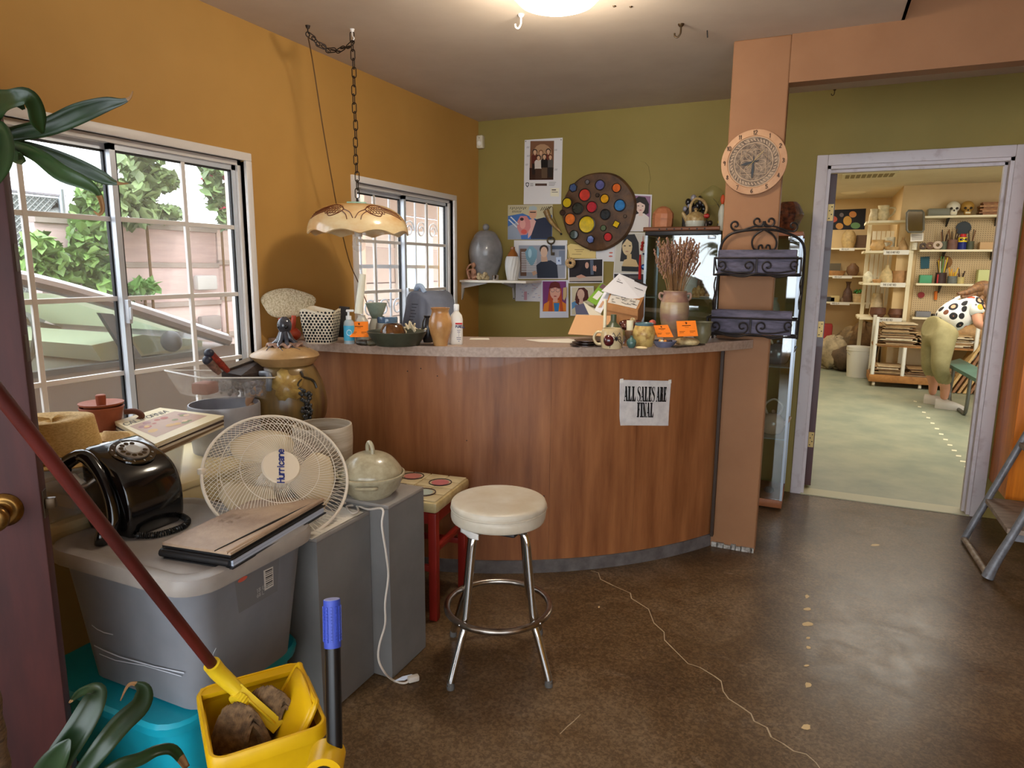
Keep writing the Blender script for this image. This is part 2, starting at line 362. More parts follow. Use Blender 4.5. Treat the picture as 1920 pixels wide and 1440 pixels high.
# --- ceilings
ce = B().box((WX-.12, -1.6, CZ), (.238, CY, CZ+.06)).box((WX-.12, CY, CZ), (-.2, GY+.12, CZ+.06)).box((-.2, CY+.095, CZ), (2.7, GY+.12, CZ+.06))
S('ceiling', ce, m_ceil, smooth=False)
S('ceiling_upper', B().box((.12, -1.6, 3.05), (2.7, CY+.08, 3.11)), m('upper_ceiling_paint', (150, 120, 98), .8, c2=(140, 110, 90), vs=3), smooth=False)
S('wall_ceiling_step', B().box((.238, -1.6, CZ), (.225, CY-.001, 3.05)), m_ceil, smooth=False)
S('ceiling_workshop', B().box((-1.2, GY+.12, 2.47), (4.2, 12.0, 2.53)), m('workshop_ceiling', (212, 200, 168), .75, c2=(202, 188, 156), vs=2), smooth=False)
# --- left wall with two window openings
W1 = (1.15, 2.318, .72, 1.872); W2 = (3.10, 4.185, .98, 1.872)   # y0,y1,z0,z1
wl = B(); t = .12
def wallseg(y0, y1, z0, z1): wl.box((WX-t, y0, z0), (WX, y1, z1))
for (a, b_) in ((-1.6, W1[0]), (W1[1], W2[0]), (W2[1], GY+.12)): wallseg(a, b_, 0, CZ)
for w in (W1, W2): wallseg(w[0], w[1], 0, w[2]); wallseg(w[0], w[1], w[3], CZ)
S('wall_left', wl, m_yel, smooth=False)
# --- back wall with doorway
DX0, DX1, DZ = -.012, .905, 2.03
wb = B().box((WX, GY, 0), (DX0, GY+.12, CZ)).box((DX1, GY, 0), (2.7, GY+.12, CZ)).box((DX0, GY, DZ), (DX1, GY+.12, CZ))
S('wall_back', wb, m_grn, smooth=False)
S('wall_right', B().box((2.7, -1.6, 0), (2.82, GY+.12, 3.1)), m_yel, smooth=False)
# shop front behind the camera: open door and a wide mullioned window
wf = B().box((WX-.12, -1.72, 0), (-2.2, -1.6, 3.1)).box((-1.1, -1.72, 0), (-.95, -1.6, 3.1)).box((2.6, -1.72, 0), (2.82, -1.6, 3.1)).box((-2.2, -1.72, 2.4), (2.6, -1.6, 3.1)).box((-.95, -1.72, 0), (2.6, -1.6, .25))
S('wall_front', wf, m_yel, smooth=False)
wf = B()
for x in (-.95, -.05, .8, 1.7, 2.55): wf.box((x, -1.69, .25), (x+.05, -1.63, 2.4))
for z in (.25, 1.0, 1.7, 2.355): wf.box((-.95, -1.68, z), (2.6, -1.64, z+.045))
S('window_3', wf, m_vinyl, smooth=False)
# --- column and beam
S('wall_column', B().box((-.450, CY, 0), (-.200, CY+.09, CZ), .006), m_tan, smooth=False)
S('wall_beam', B().box((-.200, CY, 2.254), (2.7, CY+.09, 3.05)), m_tan, smooth=False)
pl = B()
RR.seed(3)
x = -.412
while x < -.205:
    w = .02+.03*RR.random(); h = .018+.012*RR.random(); pl.box((x, CY-.012, 0), (min(x+w+.004, -.203), CY+.0005, h)); x += w
S('baseboard_column', pl, m('chipped_plaster', (188, 184, 176), .8, c2=(120, 112, 104), vs=60, bump=.6, bs=120), smooth=False)
# --- door trim, jamb, open dark red door in the workshop
tr = B(); w = .062
tr.box((DX0-w, GY-.018, 0), (DX0, GY+.001, DZ+w), .004).box((DX1, GY-.018, 0), (DX1+w, GY+.001, DZ+w), .004).box((DX0, GY-.018, DZ), (DX1, GY+.001, DZ+w), .004)
S('trim_1', tr, m_wht)
tr = B().box((DX0, GY-.004, 0), (DX0+.018, GY+.14, DZ)).box((DX1-.018, GY-.004, 0), (DX1, GY+.14, DZ)).box((DX0, GY-.004, DZ-.018), (DX1, GY+.14, DZ))
tr.box((DX1-.032, GY+.05, 0), (DX1-.017, GY+.09, DZ)).box((DX0, GY+.05, DZ-.034), (DX1, GY+.09, DZ-.017))
S('trim_2', tr, m_wht, smooth=False)
S('trim_3', B().box((DX0, GY-.02, -.001), (DX1, GY+.12, .006)), m('threshold_paint', (186, 182, 150), .5), smooth=False)
m_red = m('oxblood_paint', (74, 28, 26), .35, c2=(58, 20, 20), vs=9, st=(1, 1, .15), coat=.2)
wd = B().box((DX0+.012, GY+.135, .02), (DX0+.057, GY+.98, 2.0))
wdo = S('door_2', wd, m_red, smooth=False)
for z in (1.72, .28, 1.0):
    hb = B().box((DX0+.02, GY+.128, z), (DX0+.052, GY+.1345, z+.1)); hb.m = 1
    for k in range(4): hb.cyl((DX0+.030+.012*(k % 2), GY+.1285, z+.015+k*.023), (DX0+.030+.012*(k % 2), GY+.1265, z+.015+k*.023), .004, n=8)
    O('hinge', hb, [m('brass_plate', (176, 150, 96), .4, .6), m_blk], wdo, **WF)
# --- windows
def slider(nm, W_, ymid, rows, cols, fixed_first, gl):
    y0, y1, z0, z1 = W_; o = S(nm, B().box((WX-.055, y0, z0), (WX-.03, y1, z0+.03)).box((WX-.10, y0, z1-.02), (WX-.02, y1, z1)).box((WX-.10, y0, z0), (WX-.02, y1, z0+.022)).box((WX-.10, y0, z0), (WX-.02, y0+.018, z1)).box((WX-.10, y1-.018, z0), (WX-.02, y1, z1)), m_vinyl, smooth=False)
    cs = B(); w = .034; d = .014     # casing proud of the wall and the reveal
    cs.box((WX-.03, y0-w, z1), (WX+d, y1+w, z1+w), .003).box((WX-.03, y0-w, z0-.005), (WX+d, y0, z1)).box((WX-.03, y1, z0-.005), (WX+d, y1+w, z1), .003)
    cs.box((WX-.03, y0-w-.01, z0-.03), (WX+d+.012, y1+w+.01, z0), .003)
    O('casing', cs, m_vinyl, o, **WT)
    for si, (a, b_) in enumerate(((y0+.018, ymid+.012), (ymid-.012, y1-.018))):
        xx = WX-.082 if si == 0 else WX-.055
        sf = .022; s_ = B()
        s_.box((xx, a, z0+.022), (xx+.022, a+(sf if si else .02), z1-.02)).box((xx, b_-sf, z0+.022), (xx+.022, b_, z1-.02)).box((xx, a, z1-.042), (xx+.022, b_, z1-.02)).box((xx, a, z0+.022), (xx+.022, b_, z0+.05))
        sh = O('sash', s_, m_alu, o, **WF)
        g = B(); q = .007
        g.box((xx+.004, a+sf, z1-.042-q), (xx+.018, b_-sf, z1-.042)).box((xx+.004, b_-sf-q, z0+.05), (xx+.018, b_-sf, z1-.042)).box((xx+.004, a+sf, z0+.05), (xx+.018, a+sf+q, z1-.042))
        O('gasket', g, m_blk, sh, **WF)
        for z in rows: O('muntin', B().box((xx+.006, a+sf, z-.009), (xx+.020, b_-sf, z+.009), .002), m_vinyl, sh, **WF)
        for c in cols[si]: O('muntin', B().box((xx+.007, c-.009, z0+.05), (xx+.021, c+.009, z1-.042), .002), m_vinyl, sh, **WF)
        O('pane', B().box((xx+.009, a+sf, z0+.05), (xx+.012, b_-sf, z1-.042)), gl, sh, **WF)
    lk = B().box((WX-.034, ymid-.006, 1.20), (WX-.012, ymid+.008, 1.29), .003).box((WX-.014, ymid-.004, 1.215), (WX-.004, ymid+.004, 1.262), .002)
    O('latch', lk, m_alu, o, **WT)
m_gl = hazem('dusty_window_glass', (225, 228, 226), .11, .3)
slider('window_1', W1, 1.728, (1.585, 1.293, 1.010), ((1.42,), (2.03,)), 0, m_gl)
slider('window_2', W2, 3.64, (1.565, 1.272), ((3.36,), (3.90,)), 0, m_gl)
# ceiling light fixture
t_ = T('ceiling_light', 'round frosted glass ceiling light at the top edge above the counter', 'light', (-.97, 2.53, CZ))
O('base_ring', B().lathe([(0, 0), (.175, 0), (.18, -.012), (.17, -.025), (0, -.025)], 40), m_vinyl, t_)
O('diffuser', B().lathe([(.172, -.02), (.165, -.045), (.14, -.07), (.09, -.088), (.04, -.096), (0, -.098)], 40), m('lit_diffuser', (255, 244, 220), .4, emit=9), t_)
# hooks in the ceiling
def hook(x, y, mat, label, flip=1):
    b = B().lathe([(0, 0), (.014, 0), (.012, -.006), (.006, -.012), (0, -.012)], 14)
    b.tube(smoothpts([(0, 0, -.01), (0, 0, -.028), (.002*flip, 0, -.04), (.012*flip, 0, -.052), (.024*flip, 0, -.046), (.026*flip, 0, -.034)], 5), .004, 8)
    p = PZ(x, y, CZ); b.v = [v+p for v in b.v]; return tag(O('ceiling_hook', b, mat), label, 'hook', 'hooks in the ceiling')
hook(977, 27, m_vinyl, 'small white screw hook in the ceiling beside the round light', -1)
hook(1277, 45, m('dark_bronze', (70, 52, 30), .4, .5), 'small dark bronze screw hook in the ceiling near the tan column', -1)
hook(1567, 160, m('dark_bronze'), 'tiny brass hook under the ceiling strip behind the beam', -1).scale = (.6, .6, .6)
tag(O('ceiling_nail', B().cyl(PZ(1326, 57, CZ), PZ(1326, 57, CZ)+Vector((.003, 0, -.03)), .0025, n=6), m_blk), 'thin dark nail in the ceiling right of the bronze hook', 'nail')
for k, (x, y) in enumerate(((1152, 11), (1183, 12))): tag(O('ceiling_screw', B().lathe([(0, 0), (.007, 0), (.005, -.004), (0, -.005)], 10, Matrix.Translation(PZ(x, y, CZ))), m('dark_bronze')), ('left', 'right')[k]+' one of two screw heads in the ceiling right of the round light', 'screw', 'screw heads in the ceiling')
# --- workshop shell
m_ww = m('workshop_wall_paint', (214, 186, 136), .7, c2=(206, 176, 126), vs=2)
S('wall_workshop_far', B().box((-1.2, 11.5, 0), (4.2, 11.62, 2.5)), m_ww, smooth=False)
S('wall_workshop_pier', B().box((.86, 9.98, 0), (4.2, 10.1, 2.47)).box((.86, 10.1, 0), (.98, 11.5, 2.47)), m_ww, smooth=False)
S('wall_workshop_left', B().box((-1.32, GY+.121, 0), (-1.2, 11.62, 2.5)), m_ww, smooth=False)
S('wall_workshop_right', B().box((4.2, GY+.121, 0), (4.32, 11.62, 2.5)), m_ww, smooth=False)
# ================================================================ counter
CC = Vector((-2.08, 4.45)); CR = 1.93; TR = 2.06
def cyl_hit(px, py, r):
    d = ray(px, py); a = d.x*d.x+d.y*d.y; ox, oy = -CC.x, -CC.y
    b_ = ox*d.x+oy*d.y; c = ox*ox+oy*oy-r*r; k = (-b_-math.sqrt(b_*b_-a*c))/a
    return CP+d*k
def cpt(ang, r, z): return Vector((CC.x+r*math.cos(ang), CC.y+r*math.sin(ang), z))
A0 = -math.acos((WX-CC.x)/CR); A1 = -math.asin((CC.y-CY)/CR)
m_ply = m('varnished_plywood', (170, 110, 66), .42, c2=(118, 68, 36), vs=3.2, st=(4, 4, .4), det=8, lo=.3, hi=.68, coat=.15, bump=.05, bs=60)
t_ = T('reception_counter', 'curved reception counter faced in reddish brown plywood', 'counter', cpt(-1.2, CR, 0))
seam = [A0, -1.42, -1.02, -.80, A1]
for k in range(4):
    a, b_ = seam[k]+(.0002 if k else 0), seam[k+1]-.0002
    g = B(); n = 14
    pts = [cpt(a+(b_-a)*i/n, CR, 0) for i in range(n+1)]+[cpt(b_+(a-b_)*i/n, CR-.025, 0) for i in range(n+1)]
    pts = [Vector((max(p.x, WX+.001), p.y, 0)) for p in pts]
    g.prism([p+Vector((0, 0, .062)) for p in pts], (0, 0, 1.042-.062))
    O('front_panel', g, m_ply, t_, **WT)
g = B(); n = 40
pts = [cpt(A0+(A1-A0)*i/n, CR+.006, 0) for i in range(n+1)]+[cpt(A1+(A0-A1)*i/n, CR-.025, 0) for i in range(n+1)]
pts = [Vector((max(p.x, WX+.001), min(p.y, CY-.001), 0)) for p in pts]
g.prism(pts, (0, 0, .064))
O('base_strip', g, m('grey_vinyl_base', (112, 106, 104), .5, c2=(84, 78, 76), vs=12), t_, **WT)
O('edge_post', B().box((-.418, CY-.035, .062), (-.404, CY-.002, 1.042)), m('dark_edge', (52, 34, 20), .6), t_, **WF)
for x, y in ((764, 696), (789, 691), (875, 826), (1020, 930), (820, 705)):
    p = cyl_hit(x, y, CR+.0005); O('nail_hole', B().sph(p, .003, 6, 4), m_blk, t_, **WT)
# laminate top
B0 = -math.acos((WX+.002-CC.x)/TR); B1 = -math.asin((CC.y-CY+.004)/TR)
pts = [cpt(B0+(B1-B0)*i/48, TR, 0) for i in range(49)]
pts += [Vector((-.456, CY-.004, 0)), Vector((-.456, CY+.09, 0))]+[cpt(B1-.10+(B0+.0-B1+.10)*i/30, 1.62, 0) for i in range(31)]
pts[-1].x = WX+.002
g = B().prism([Vector((p.x, p.y, 1.043)) for p in pts], (0, 0, TOP-1.043))
ct = tag(O('countertop', g, m('speckled_laminate', (178, 154, 136), .38, c2=(148, 124, 108), vs=70, det=8, lo=.3, hi=.7)), 'speckled beige laminate countertop curving from yellow wall to column', 'countertop')
# ---------------------------------------------------------------- ALL SALES ARE FINAL notice
def arcpt(u, z, off=0):
    return cpt(u, CR+off, z)
def px_on_panel(px, py, off=.004):
    p = cyl_hit(px, py, CR+off); return math.atan2(p.y-CC.y, p.x-CC.x), p.z
c4 = [px_on_panel(*q) for q in ((1161, 797), (1253, 798), (1258, 714), (1162, 712))]
def sign_uv(u, v, off=.004):
    lo = [c4[0][k]+(c4[1][k]-c4[0][k])*u for k in (0, 1)]; hi = [c4[3][k]+(c4[2][k]-c4[3][k])*u for k in (0, 1)]
    return cpt(lo[0]+(hi[0]-lo[0])*v, CR+off, lo[1]+(hi[1]-lo[1])*v)
def sheet(u, v):
    curl = .012*max(0, (.16-u-v*.9))/.16 if u+v < .2 else 0
    return sign_uv(u, v, .004+.0012*math.sin(9*u+5*v)+curl)
sg = T('paper_notice', 'white paper notice ALL SALES ARE FINAL taped to the counter front', 'sign', sign_uv(.5, 0))
O('paper', B().grid(sheet, 16, 14), m('notice_paper', (222, 216, 210), .6, c2=(204, 198, 194), vs=25), sg, **WT)
def didone(b, s, u0, v0, h, ar, f):
    """heavy high-contrast serif capitals; ar = width per height in u units; f(u,v) -> point"""
    x = u0
    def q(pts): b.poly([f(x+px_*ar*h, v0+py_*h) for px_, py_ in pts])
    def stem(x0, w_, y0=0, y1=1, dx=0): q([(x0, y0), (x0+w_, y0), (x0+w_+dx, y1), (x0+dx, y1)])
    def bar(x0, x1, y, w_=.085): q([(x0, y), (x1, y), (x1, y+w_), (x0, y+w_)])
    TK, TN = .27, .07
    for ch in s:
        if ch == ' ': x += .22*ar*h; continue
        if ch == 'A': stem(.04, .06, 0, 1, .20); stem(.32, .24, 0, 1, -.16); bar(.12, .42, .28); bar(-.02, .18, 0); bar(.30, .58, 0); wd = .60
        elif ch == 'L': stem(.07, TK); bar(0, .38, .915); bar(0, .58, 0); q([(.36, .06), (.58, 0), (.58, .40)]); wd = .63
        elif ch in 'EF':
            stem(.07, TK); bar(0, .50, .915); q([(.38, .95), (.50, 1), (.50, .68)]); bar(.25, .40, .49); q([(.34, .52), (.42, .36), (.42, .68)])
            if ch == 'E': bar(0, .52, 0); q([(.40, .05), (.52, 0), (.52, .34)])
            else: bar(0, .34, 0)
            wd = .56 if ch == 'E' else .53
        elif ch == 'I': stem(.08, TK); bar(0, .36, 0); bar(0, .36, .915); wd = .38
        elif ch == 'N': stem(.10, TN); stem(.50, TN); stem(.34, .24, 0, 1, -.30); bar(0, .26, 0); bar(0, .2, .915); bar(.42, .64, .915); wd = .66
        elif ch == 'R':
            stem(.07, TK); bar(0, .36, 0); bar(0, .36, .915); bar(.27, .36, .49)
            P1 = [(.33, 1), (.46, .97), (.54, .86), (.54, .67), (.46, .54), (.33, .49), (.33, .53), (.37, .58), (.38, .76), (.37, .92), (.33, .95)]
            for i in range(5): q([P1[i], P1[i+1], P1[9-i], P1[10-i]])
            stem(.40, .19, .02, .53, -.07); bar(.42, .64, 0); wd = .62
        elif ch == 'S':
            L_ = [(.46, .70), (.45, .88), (.34, .97), (.22, 1.0), (.08, .94), (.01, .80), (.04, .64), (.18, .50), (.32, .40), (.40, .28), (.37, .12), (.24, .0), (.10, .04), (.04, .14), (.02, .30)]
            R_ = [(.48, 1.0), (.40, .93), (.32, .95), (.26, .95), (.18, .90), (.15, .82), (.22, .70), (.40, .57), (.50, .44), (.54, .28), (.50, .10), (.30, -.01), (.16, -.01), (.08, .06), (.02, .0)]
            L2 = [(.48, .70), (.46, .84), (.36, .95), (.26, .955), (.19, .90), (.17, .80), (.25, .70), (.42, .57), (.52, .42), (.54, .24), (.46, .06), (.28, -.015), (.14, .0), (.06, .10), (.03, .32)]
            L1 = [(.48, .99), (.44, .96), (.36, 1.0), (.22, 1.0), (.06, .93), (0, .78), (.04, .62), (.18, .49), (.32, .38), (.38, .26), (.34, .10), (.26, .035), (.16, .05), (.08, .16), (.03, .32)]
            for i in range(2, 14): q([L1[i], L1[i+1], L2[i+1], L2[i]])
            q([(.38, .97), (.48, 1), (.48, .68), (.45, .68)]); q([(.03, 0), (.1, .06), (.05, .34), (.02, .34)]); wd = .56
        x += (wd-.015)*ar*h
    return x-u0
ar = abs((c4[3][1]-c4[0][1])/((c4[1][0]-c4[0][0])*CR))*.94
fs_ = lambda u, v: sign_uv(u, v, .0062)
for txt, vb, h in (('ALL SALES ARE', .535, .33), ('FINAL', .185, .33)):
    w_ = didone(B(), txt, 0, 0, h, ar, fs_)
    g = B(); sc_ = (.84/didone(B(), 'ALL SALES ARE', 0, 0, .33, ar, fs_))
    didone(g, txt, .5-w_*sc_/2, vb, h, ar*sc_, fs_); O('lettering', g, m('black_ink', (16, 15, 16), .6), sg, **WF)
for u in (.03, .97): O('tape_tab', B().poly([sign_uv(u-.035, .93, .0066), sign_uv(u+.035, .95, .0066), sign_uv(u+.03, 1.03, .0066), sign_uv(u-.03, 1.02, .0066)]), m('clear_tape', (236, 232, 222), .2), sg, **WF)
# ================================================================ hanging lamp
LX, LY = -1.985, 2.642
lt = T('pendant_lamp', 'scalloped ceramic pendant lamp on a long chain before the yellow wall', 'lamp', (LX, LY, 1.56))
m_chain = m('dark_chain', (48, 38, 32), .4, .7)
zs = lambda py: zrow(LX, LY, py)
RIM, ZR, ZT = .232, zs(437), zs(383)
def shade(off):
    def f(a, s):
        an = 2*math.pi*a
        # s: 0 at crown, 1 at rim; dome profile then short skirt with scallops
        r = RIM*(.22+.78*math.sin(min(s, 1)*math.pi/2)**.82)-off
        z = ZT+(ZR-ZT)*(1-math.cos(min(s, 1)*math.pi/2))**.95
        if s > .72: z += (.018*abs(math.sin(an*4.5+.9))-.010)*((s-.72)/.28)**1.5*1.0
        return Vector((LX+r*math.cos(an), LY+r*math.sin(an), z-off*.6))
    return f
g = B().grid(lambda a, s: shade(0)(a, s), 108, 16, True); g.grid(lambda a, s: shade(.006)(a, s), 108, 16, True)
o_, i_, k_ = shade(0), shade(.006), 108
for i in range(k_): g.poly([o_(i/k_, 1), o_((i+1)/k_, 1), i_((i+1)/k_, 1), i_(i/k_, 1)])
sh = O('shade', g, m('glazed_lampshade', (226, 204, 160), .22, c2=(206, 150, 84), vs=5, lo=.3, hi=.62, st=(1, 1, 2), coat=.5), lt, world=True, ang=60)
def on_shade(a, s): return shade(-.0012)(a, s)
# painted bird drawings: curves over the glaze, seen side faces the camera
ac = (math.atan2(-LY, -LX)) / (2*math.pi)
def deco(ctr, flip=1):
    b = B()
    def crv(pts, r=.0011): r *= 1.7; b.tube(smoothpts([on_shade(ac+ctr+flip*x*.012, .42+y*.06) for x, y in pts], 4), r, 5)
    crv([(-4, 1), (-2, -1.5), (1, -2), (3, -1.2), (5, .4)], .0016); crv([(-4, 1), (-2.5, 3), (0, 4), (1.5, 2)], .0014)
    for k in range(4): crv([(2, -1+k*.9), (5, -.2+k*1.0), (8.5, 2+k*.9)], .0013)
    for i in range(5):
        for j in range(4):
            x0 = -3+i*.95+.4*(j % 2); y0 = -.9+j*1.05; crv([(x0, y0), (x0+.45, y0+.75), (x0+.95, y0)], .0009)
    crv([(-4, 1), (-6, 2.5), (-7, 5)], .0012); crv([(-3.5, 1.8), (-5, 3.5), (-5.5, 5.5)], .0012)
    return b
for c_, fl_ in ((.075, 1), (-.10, -1), (.42, 1), (-.37, 1)):
    O('painted_bird', deco(c_, fl_), m('rust_glaze_line', (96, 44, 20), .3), sh, **WT)
p = Vector((LX, LY, ZT+.004))
O('cap_plate', B().cbox(p, (.085, .085, .008), .002, .5), m('mint_glaze', (150, 196, 176), .3), lt, **WT)
O('cap_stem', B().cyl(p, p+Vector((0, 0, .02)), .006), m_chain, lt, **WT)
bz = zs(452)
O('socket', B().cyl((LX, LY, bz+.02), (LX, LY, ZT-.005), .018), m('white_socket', (220, 214, 204), .5), lt, **WT)
O('bulb', B().lathe(spline2([(.012, .03), (.014, .02), (.026, .0), (.031, -.018), (.026, -.036), (.012, -.047), (0, -.049)]), 24, Matrix.Translation((LX, LY, bz))), hazem('bulb_glass', (226, 222, 214), .22, .08), lt, **WT)
O('filament', B().tube(smoothpts([(LX-.008, LY, bz+.02), (LX-.012, LY, bz-.015), (LX, LY, bz-.02), (LX+.012, LY, bz-.015), (LX+.008, LY, bz+.02)], 4), .0012, 5), m('filament_wire', (210, 170, 110), .4, .6), lt, **WT)
# chain links
def link_mesh(L, w, r):
    b = B(); h = L/2-w/2
    pts = arc((0, 0, h), w/2, 0, math.pi, 6, ax=(1, 0, 0), ay=(0, 0, 1))+arc((0, 0, -h), w/2, math.pi, 2*math.pi, 6, ax=(1, 0, 0), ay=(0, 0, 1))
    return b.tube(pts, r, 6, closed=True)
link0 = None
def put_link(p, d, roll, par):
    global link0
    M_ = wmat(par).inverted() @ (Matrix.Translation(p) @ frame_of(d, (0, 1, 0.01)).to_4x4() @ Matrix.Rotation(roll, 4, 'Z'))
    if link0 is None: link0 = O('chain_link', link_mesh(.046, .019, .0023), m_chain, par)
    o = link0 if link0.get('placed') is None else link0.copy()
    if o is not link0: COL.objects.link(o)
    else: o['placed'] = 1
    o.parent = par; o.matrix_basis = M_
z = ZT+.03; k = 0; zt = CZ-.03
while z < zt-.02: put_link(Vector((LX+.003*math.sin(k), LY, z+.019)), (0, 0, 1), (k % 2)*math.pi/2+.25, lt); z += .0375; k += 1
h2 = PZ(577, 48, CZ)
A_, B_ = Vector((LX, LY, CZ-.055)), Vector((h2.x, h2.y, CZ-.03)); n = 9
sw = [A_.lerp(B_, i/n)+Vector((0, 0, -.05*math.sin(math.pi*i/n)-.006*(i % 2))) for i in range(n+1)]
for i in range(n): put_link((sw[i]+sw[i+1])/2, sw[i+1]-sw[i], (i % 2)*1.3, lt)
if 'placed' in link0: del link0['placed']
for p in (Vector((LX, LY, CZ)), Vector((h2.x, h2.y, CZ))):
    b = B().cyl(p, p-Vector((0, 0, .012)), .011, .007); b.tube(smoothpts([p-Vector((0, 0, .01)), p-Vector((.0, 0, .028)), p-Vector((-.009, 0, .038)), p-Vector((-.004, 0, .046))], 4), .0028, 6)
    O('ceiling_anchor', b, m_vinyl if p.x > -2.05 else m_chain, lt, **WT)
cd_ = [Vector((h2.x, h2.y, CZ-.05)), PX(587, 120, -2.18), PX(604, 230, -2.2), PX(622, 335, -2.22), PX(638, 420, -2.25), PX(655, 490, -2.28), PX(672, 530, -2.30), PX(695, 585, -2.32), PX(705, 615, -2.33)]
O('cord', B().tube(smoothpts(cd_, 5), .0028, 6), m('brown_cord', (92, 62, 28), .6), lt, **WT)
# ================================================================ bar stool
st = Vector((-.972, 2.052, 0)); t_ = T('bar_stool', 'chrome bar stool with round padded white vinyl seat', 'stool', st)
m_chr = m('chrome', (200, 198, 196), .12, 1)
g = B().lathe(spline2([(0, .54), (.12, .542), (.155, .545), (.166, .553), (.168, .575), (.164, .588), (.168, .594), (.167, .608), (.155, .617), (.10, .620), (0, .616)], 4), 48, wob=lambda a, j: .012*math.sin(3*a+j*.3)*(1 if 3 < j < 30 else 0))
seat = O('seat', g, m('cream_vinyl', (208, 200, 184), .38, c2=(190, 176, 152), vs=7, bump=.3, bs=14), t_)
O('seat_welt', B().tube(arc((0, 0, .591), .168, 0, 2*math.pi*35/36, 35), .003, 6, closed=True), m('cream_vinyl'), seat)
O('loose_cover_flap', B().grid(lambda u, v: Vector((-.085+.09*u, -.125-.045*u+.004*math.sin(7*u), .548-.028*v*(1-.5*abs(u-.4)))), 8, 4), m('white_cloth_lining', (216, 212, 206), .7), seat, sol=.002)
O('seat_plate', B().box((-.11, -.11, .528), (.11, .11, .545), .01), m('dark_steel', (50, 48, 48), .5, .5), t_)
for (dx, dy) in ((-.071, -.227), (.227, -.071), (.071, .227), (-.227, .071)):
    d = Vector((dx, dy, 0)).normalized()
    pts = smoothpts([d*.06+Vector((0, 0, .527)), d*.108+Vector((0, 0, .524)), d*.128+Vector((0, 0, .50)), d*.140+Vector((0, 0, .42)), d*.166+Vector((0, 0, .22)), d*.185+Vector((0, 0, .165)), d*.228+Vector((0, 0, .05)), d*.238+Vector((0, 0, .02)), d*.238+Vector((0, 0, .012))], 5)
    lg = O('leg', B().tube(pts, .0132, 12), m_chr, t_)
    O('foot_cap', B().lathe([(0, 0), (.0135, 0), (.0145, .006), (.013, .026), (0, .026)], 14, Matrix.Translation(d*.238)), m('grey_foot_rubber', (96, 94, 92), .6), lg)
    O('screw', B().sph(d*.196+Vector((0, 0, .218)), .005, 8, 6), m_chr, lg)
O('foot_ring', B().tube(arc((0, 0, .216), .186, 0, 2*math.pi*63/64, 63), .0115, 12, closed=True), m('worn_chrome', (176, 168, 160), .28, 1, c2=(140, 130, 120), vs=20), t_)
# ================================================================ red stool with tiled seat
p0 = Vector((-1.50, 2.335, 0)); t_ = T('tiled_stool', 'red wooden stool with cream tiled seat behind the grey plinth', 'stool', p0, rad(6))
m_rw = m('red_wood_paint', (140, 34, 24), .4, c2=(120, 26, 18), vs=8, st=(1, 1, .2))
for sx in (-1, 1):
    for sy in (-1, 1): O('leg', B().cbox((sx*.155, sy*.15, .23), (.035, .035, .46), .004), m_rw, t_)
for s_ in (-1, 1):
    O('apron', B().cbox((0, s_*.15, .435), (.28, .02, .05), .003), m_rw, t_); O('apron', B().cbox((s_*.155, 0, .435), (.02, .27, .05), .003), m_rw, t_)
    O('stretcher', B().cbox((s_*.155, 0, .30), (.022, .27, .028), .003), m_rw, t_); O('stretcher', B().cbox((0, s_*.15, .22), (.28, .02, .026), .003), m_rw, t_)
m_til = m('cream_tile', (214, 198, 158), .3, c2=(196, 178, 136), vs=14)
seat = O('seat', B().cbox((0, 0, .483), (.36, .35, .046), .014), m('cream_glazed_edge', (206, 188, 140), .3, c2=(176, 152, 104), vs=20), t_)
for i in range(4):
    for j in range(4): O('tile', B().cbox((-.128+i*.0855, -.124+j*.083, .507), (.08, .078, .006), .002), m_til, seat)
for k, (x, y, c) in enumerate(((.09, .06, (190, 110, 110)), (.08, -.08, (170, 180, 170)), (-.06, .1, (190, 120, 110)), (-.05, -.06, (200, 180, 110)))):
    b = B().lathe([(0, .5115), (.038, .5115), (.038, .5118), (0, .5118)], 20, Matrix.Translation((x, y, 0))); O('painted_medallion', b, flat(c), seat)
    O('painted_ring', B().tube(arc((x, y, .512), .048, 0, 2*math.pi*19/20, 19), .002, 5, closed=True), flat((60, 40, 46)), seat)
# ================================================================ step ladder, orange cabinet
fa, fb = PZ(1808, 1010, .02), PZ(1852, 1078, .02)
ua, ub = PY(1920, 822, fa.y), PY(1921, 985, fb.y)
da = (ua-fa).normalized(); db = Vector((da.x, 0, da.z)).normalized()
lt_ = T('step_ladder', 'grey metal folding step ladder with wooden treads at right edge', 'ladder', (fa.x+.3, (fa.y+fb.y)/2, 0))
m_lg = m('grey_ladder_paint', (140, 142, 148), .35, .3, c2=(112, 112, 116), vs=25)
O('front_rail', B().tube([fa, fa+da*.05, fa+da*1.15], .017, 10), m_lg, lt_, **WT)
O('front_rail', B().tube([fb+Vector((0, 0, -.012)), fb+db*.05, fb+db*.2, fb+db*1.15], [.026, .022, .018, .017], 10), m_lg, lt_, **WT)
O('floor_bar', B().tube([fa, fa.lerp(fb, .5), fb], .0155, 10), m('worn_ladder_paint', (164, 150, 132), .5, .1, c2=(120, 100, 84), vs=30), lt_, **WT)
O('foot_gusset', B().prism([fa+Vector((-.012, .03, -.018)), fa+Vector((.03, .03, -.018)), fa+da*.2+Vector((-.005, .03, 0))], (0, -.008, 0)), m('worn_ladder_paint'), lt_, **WT)
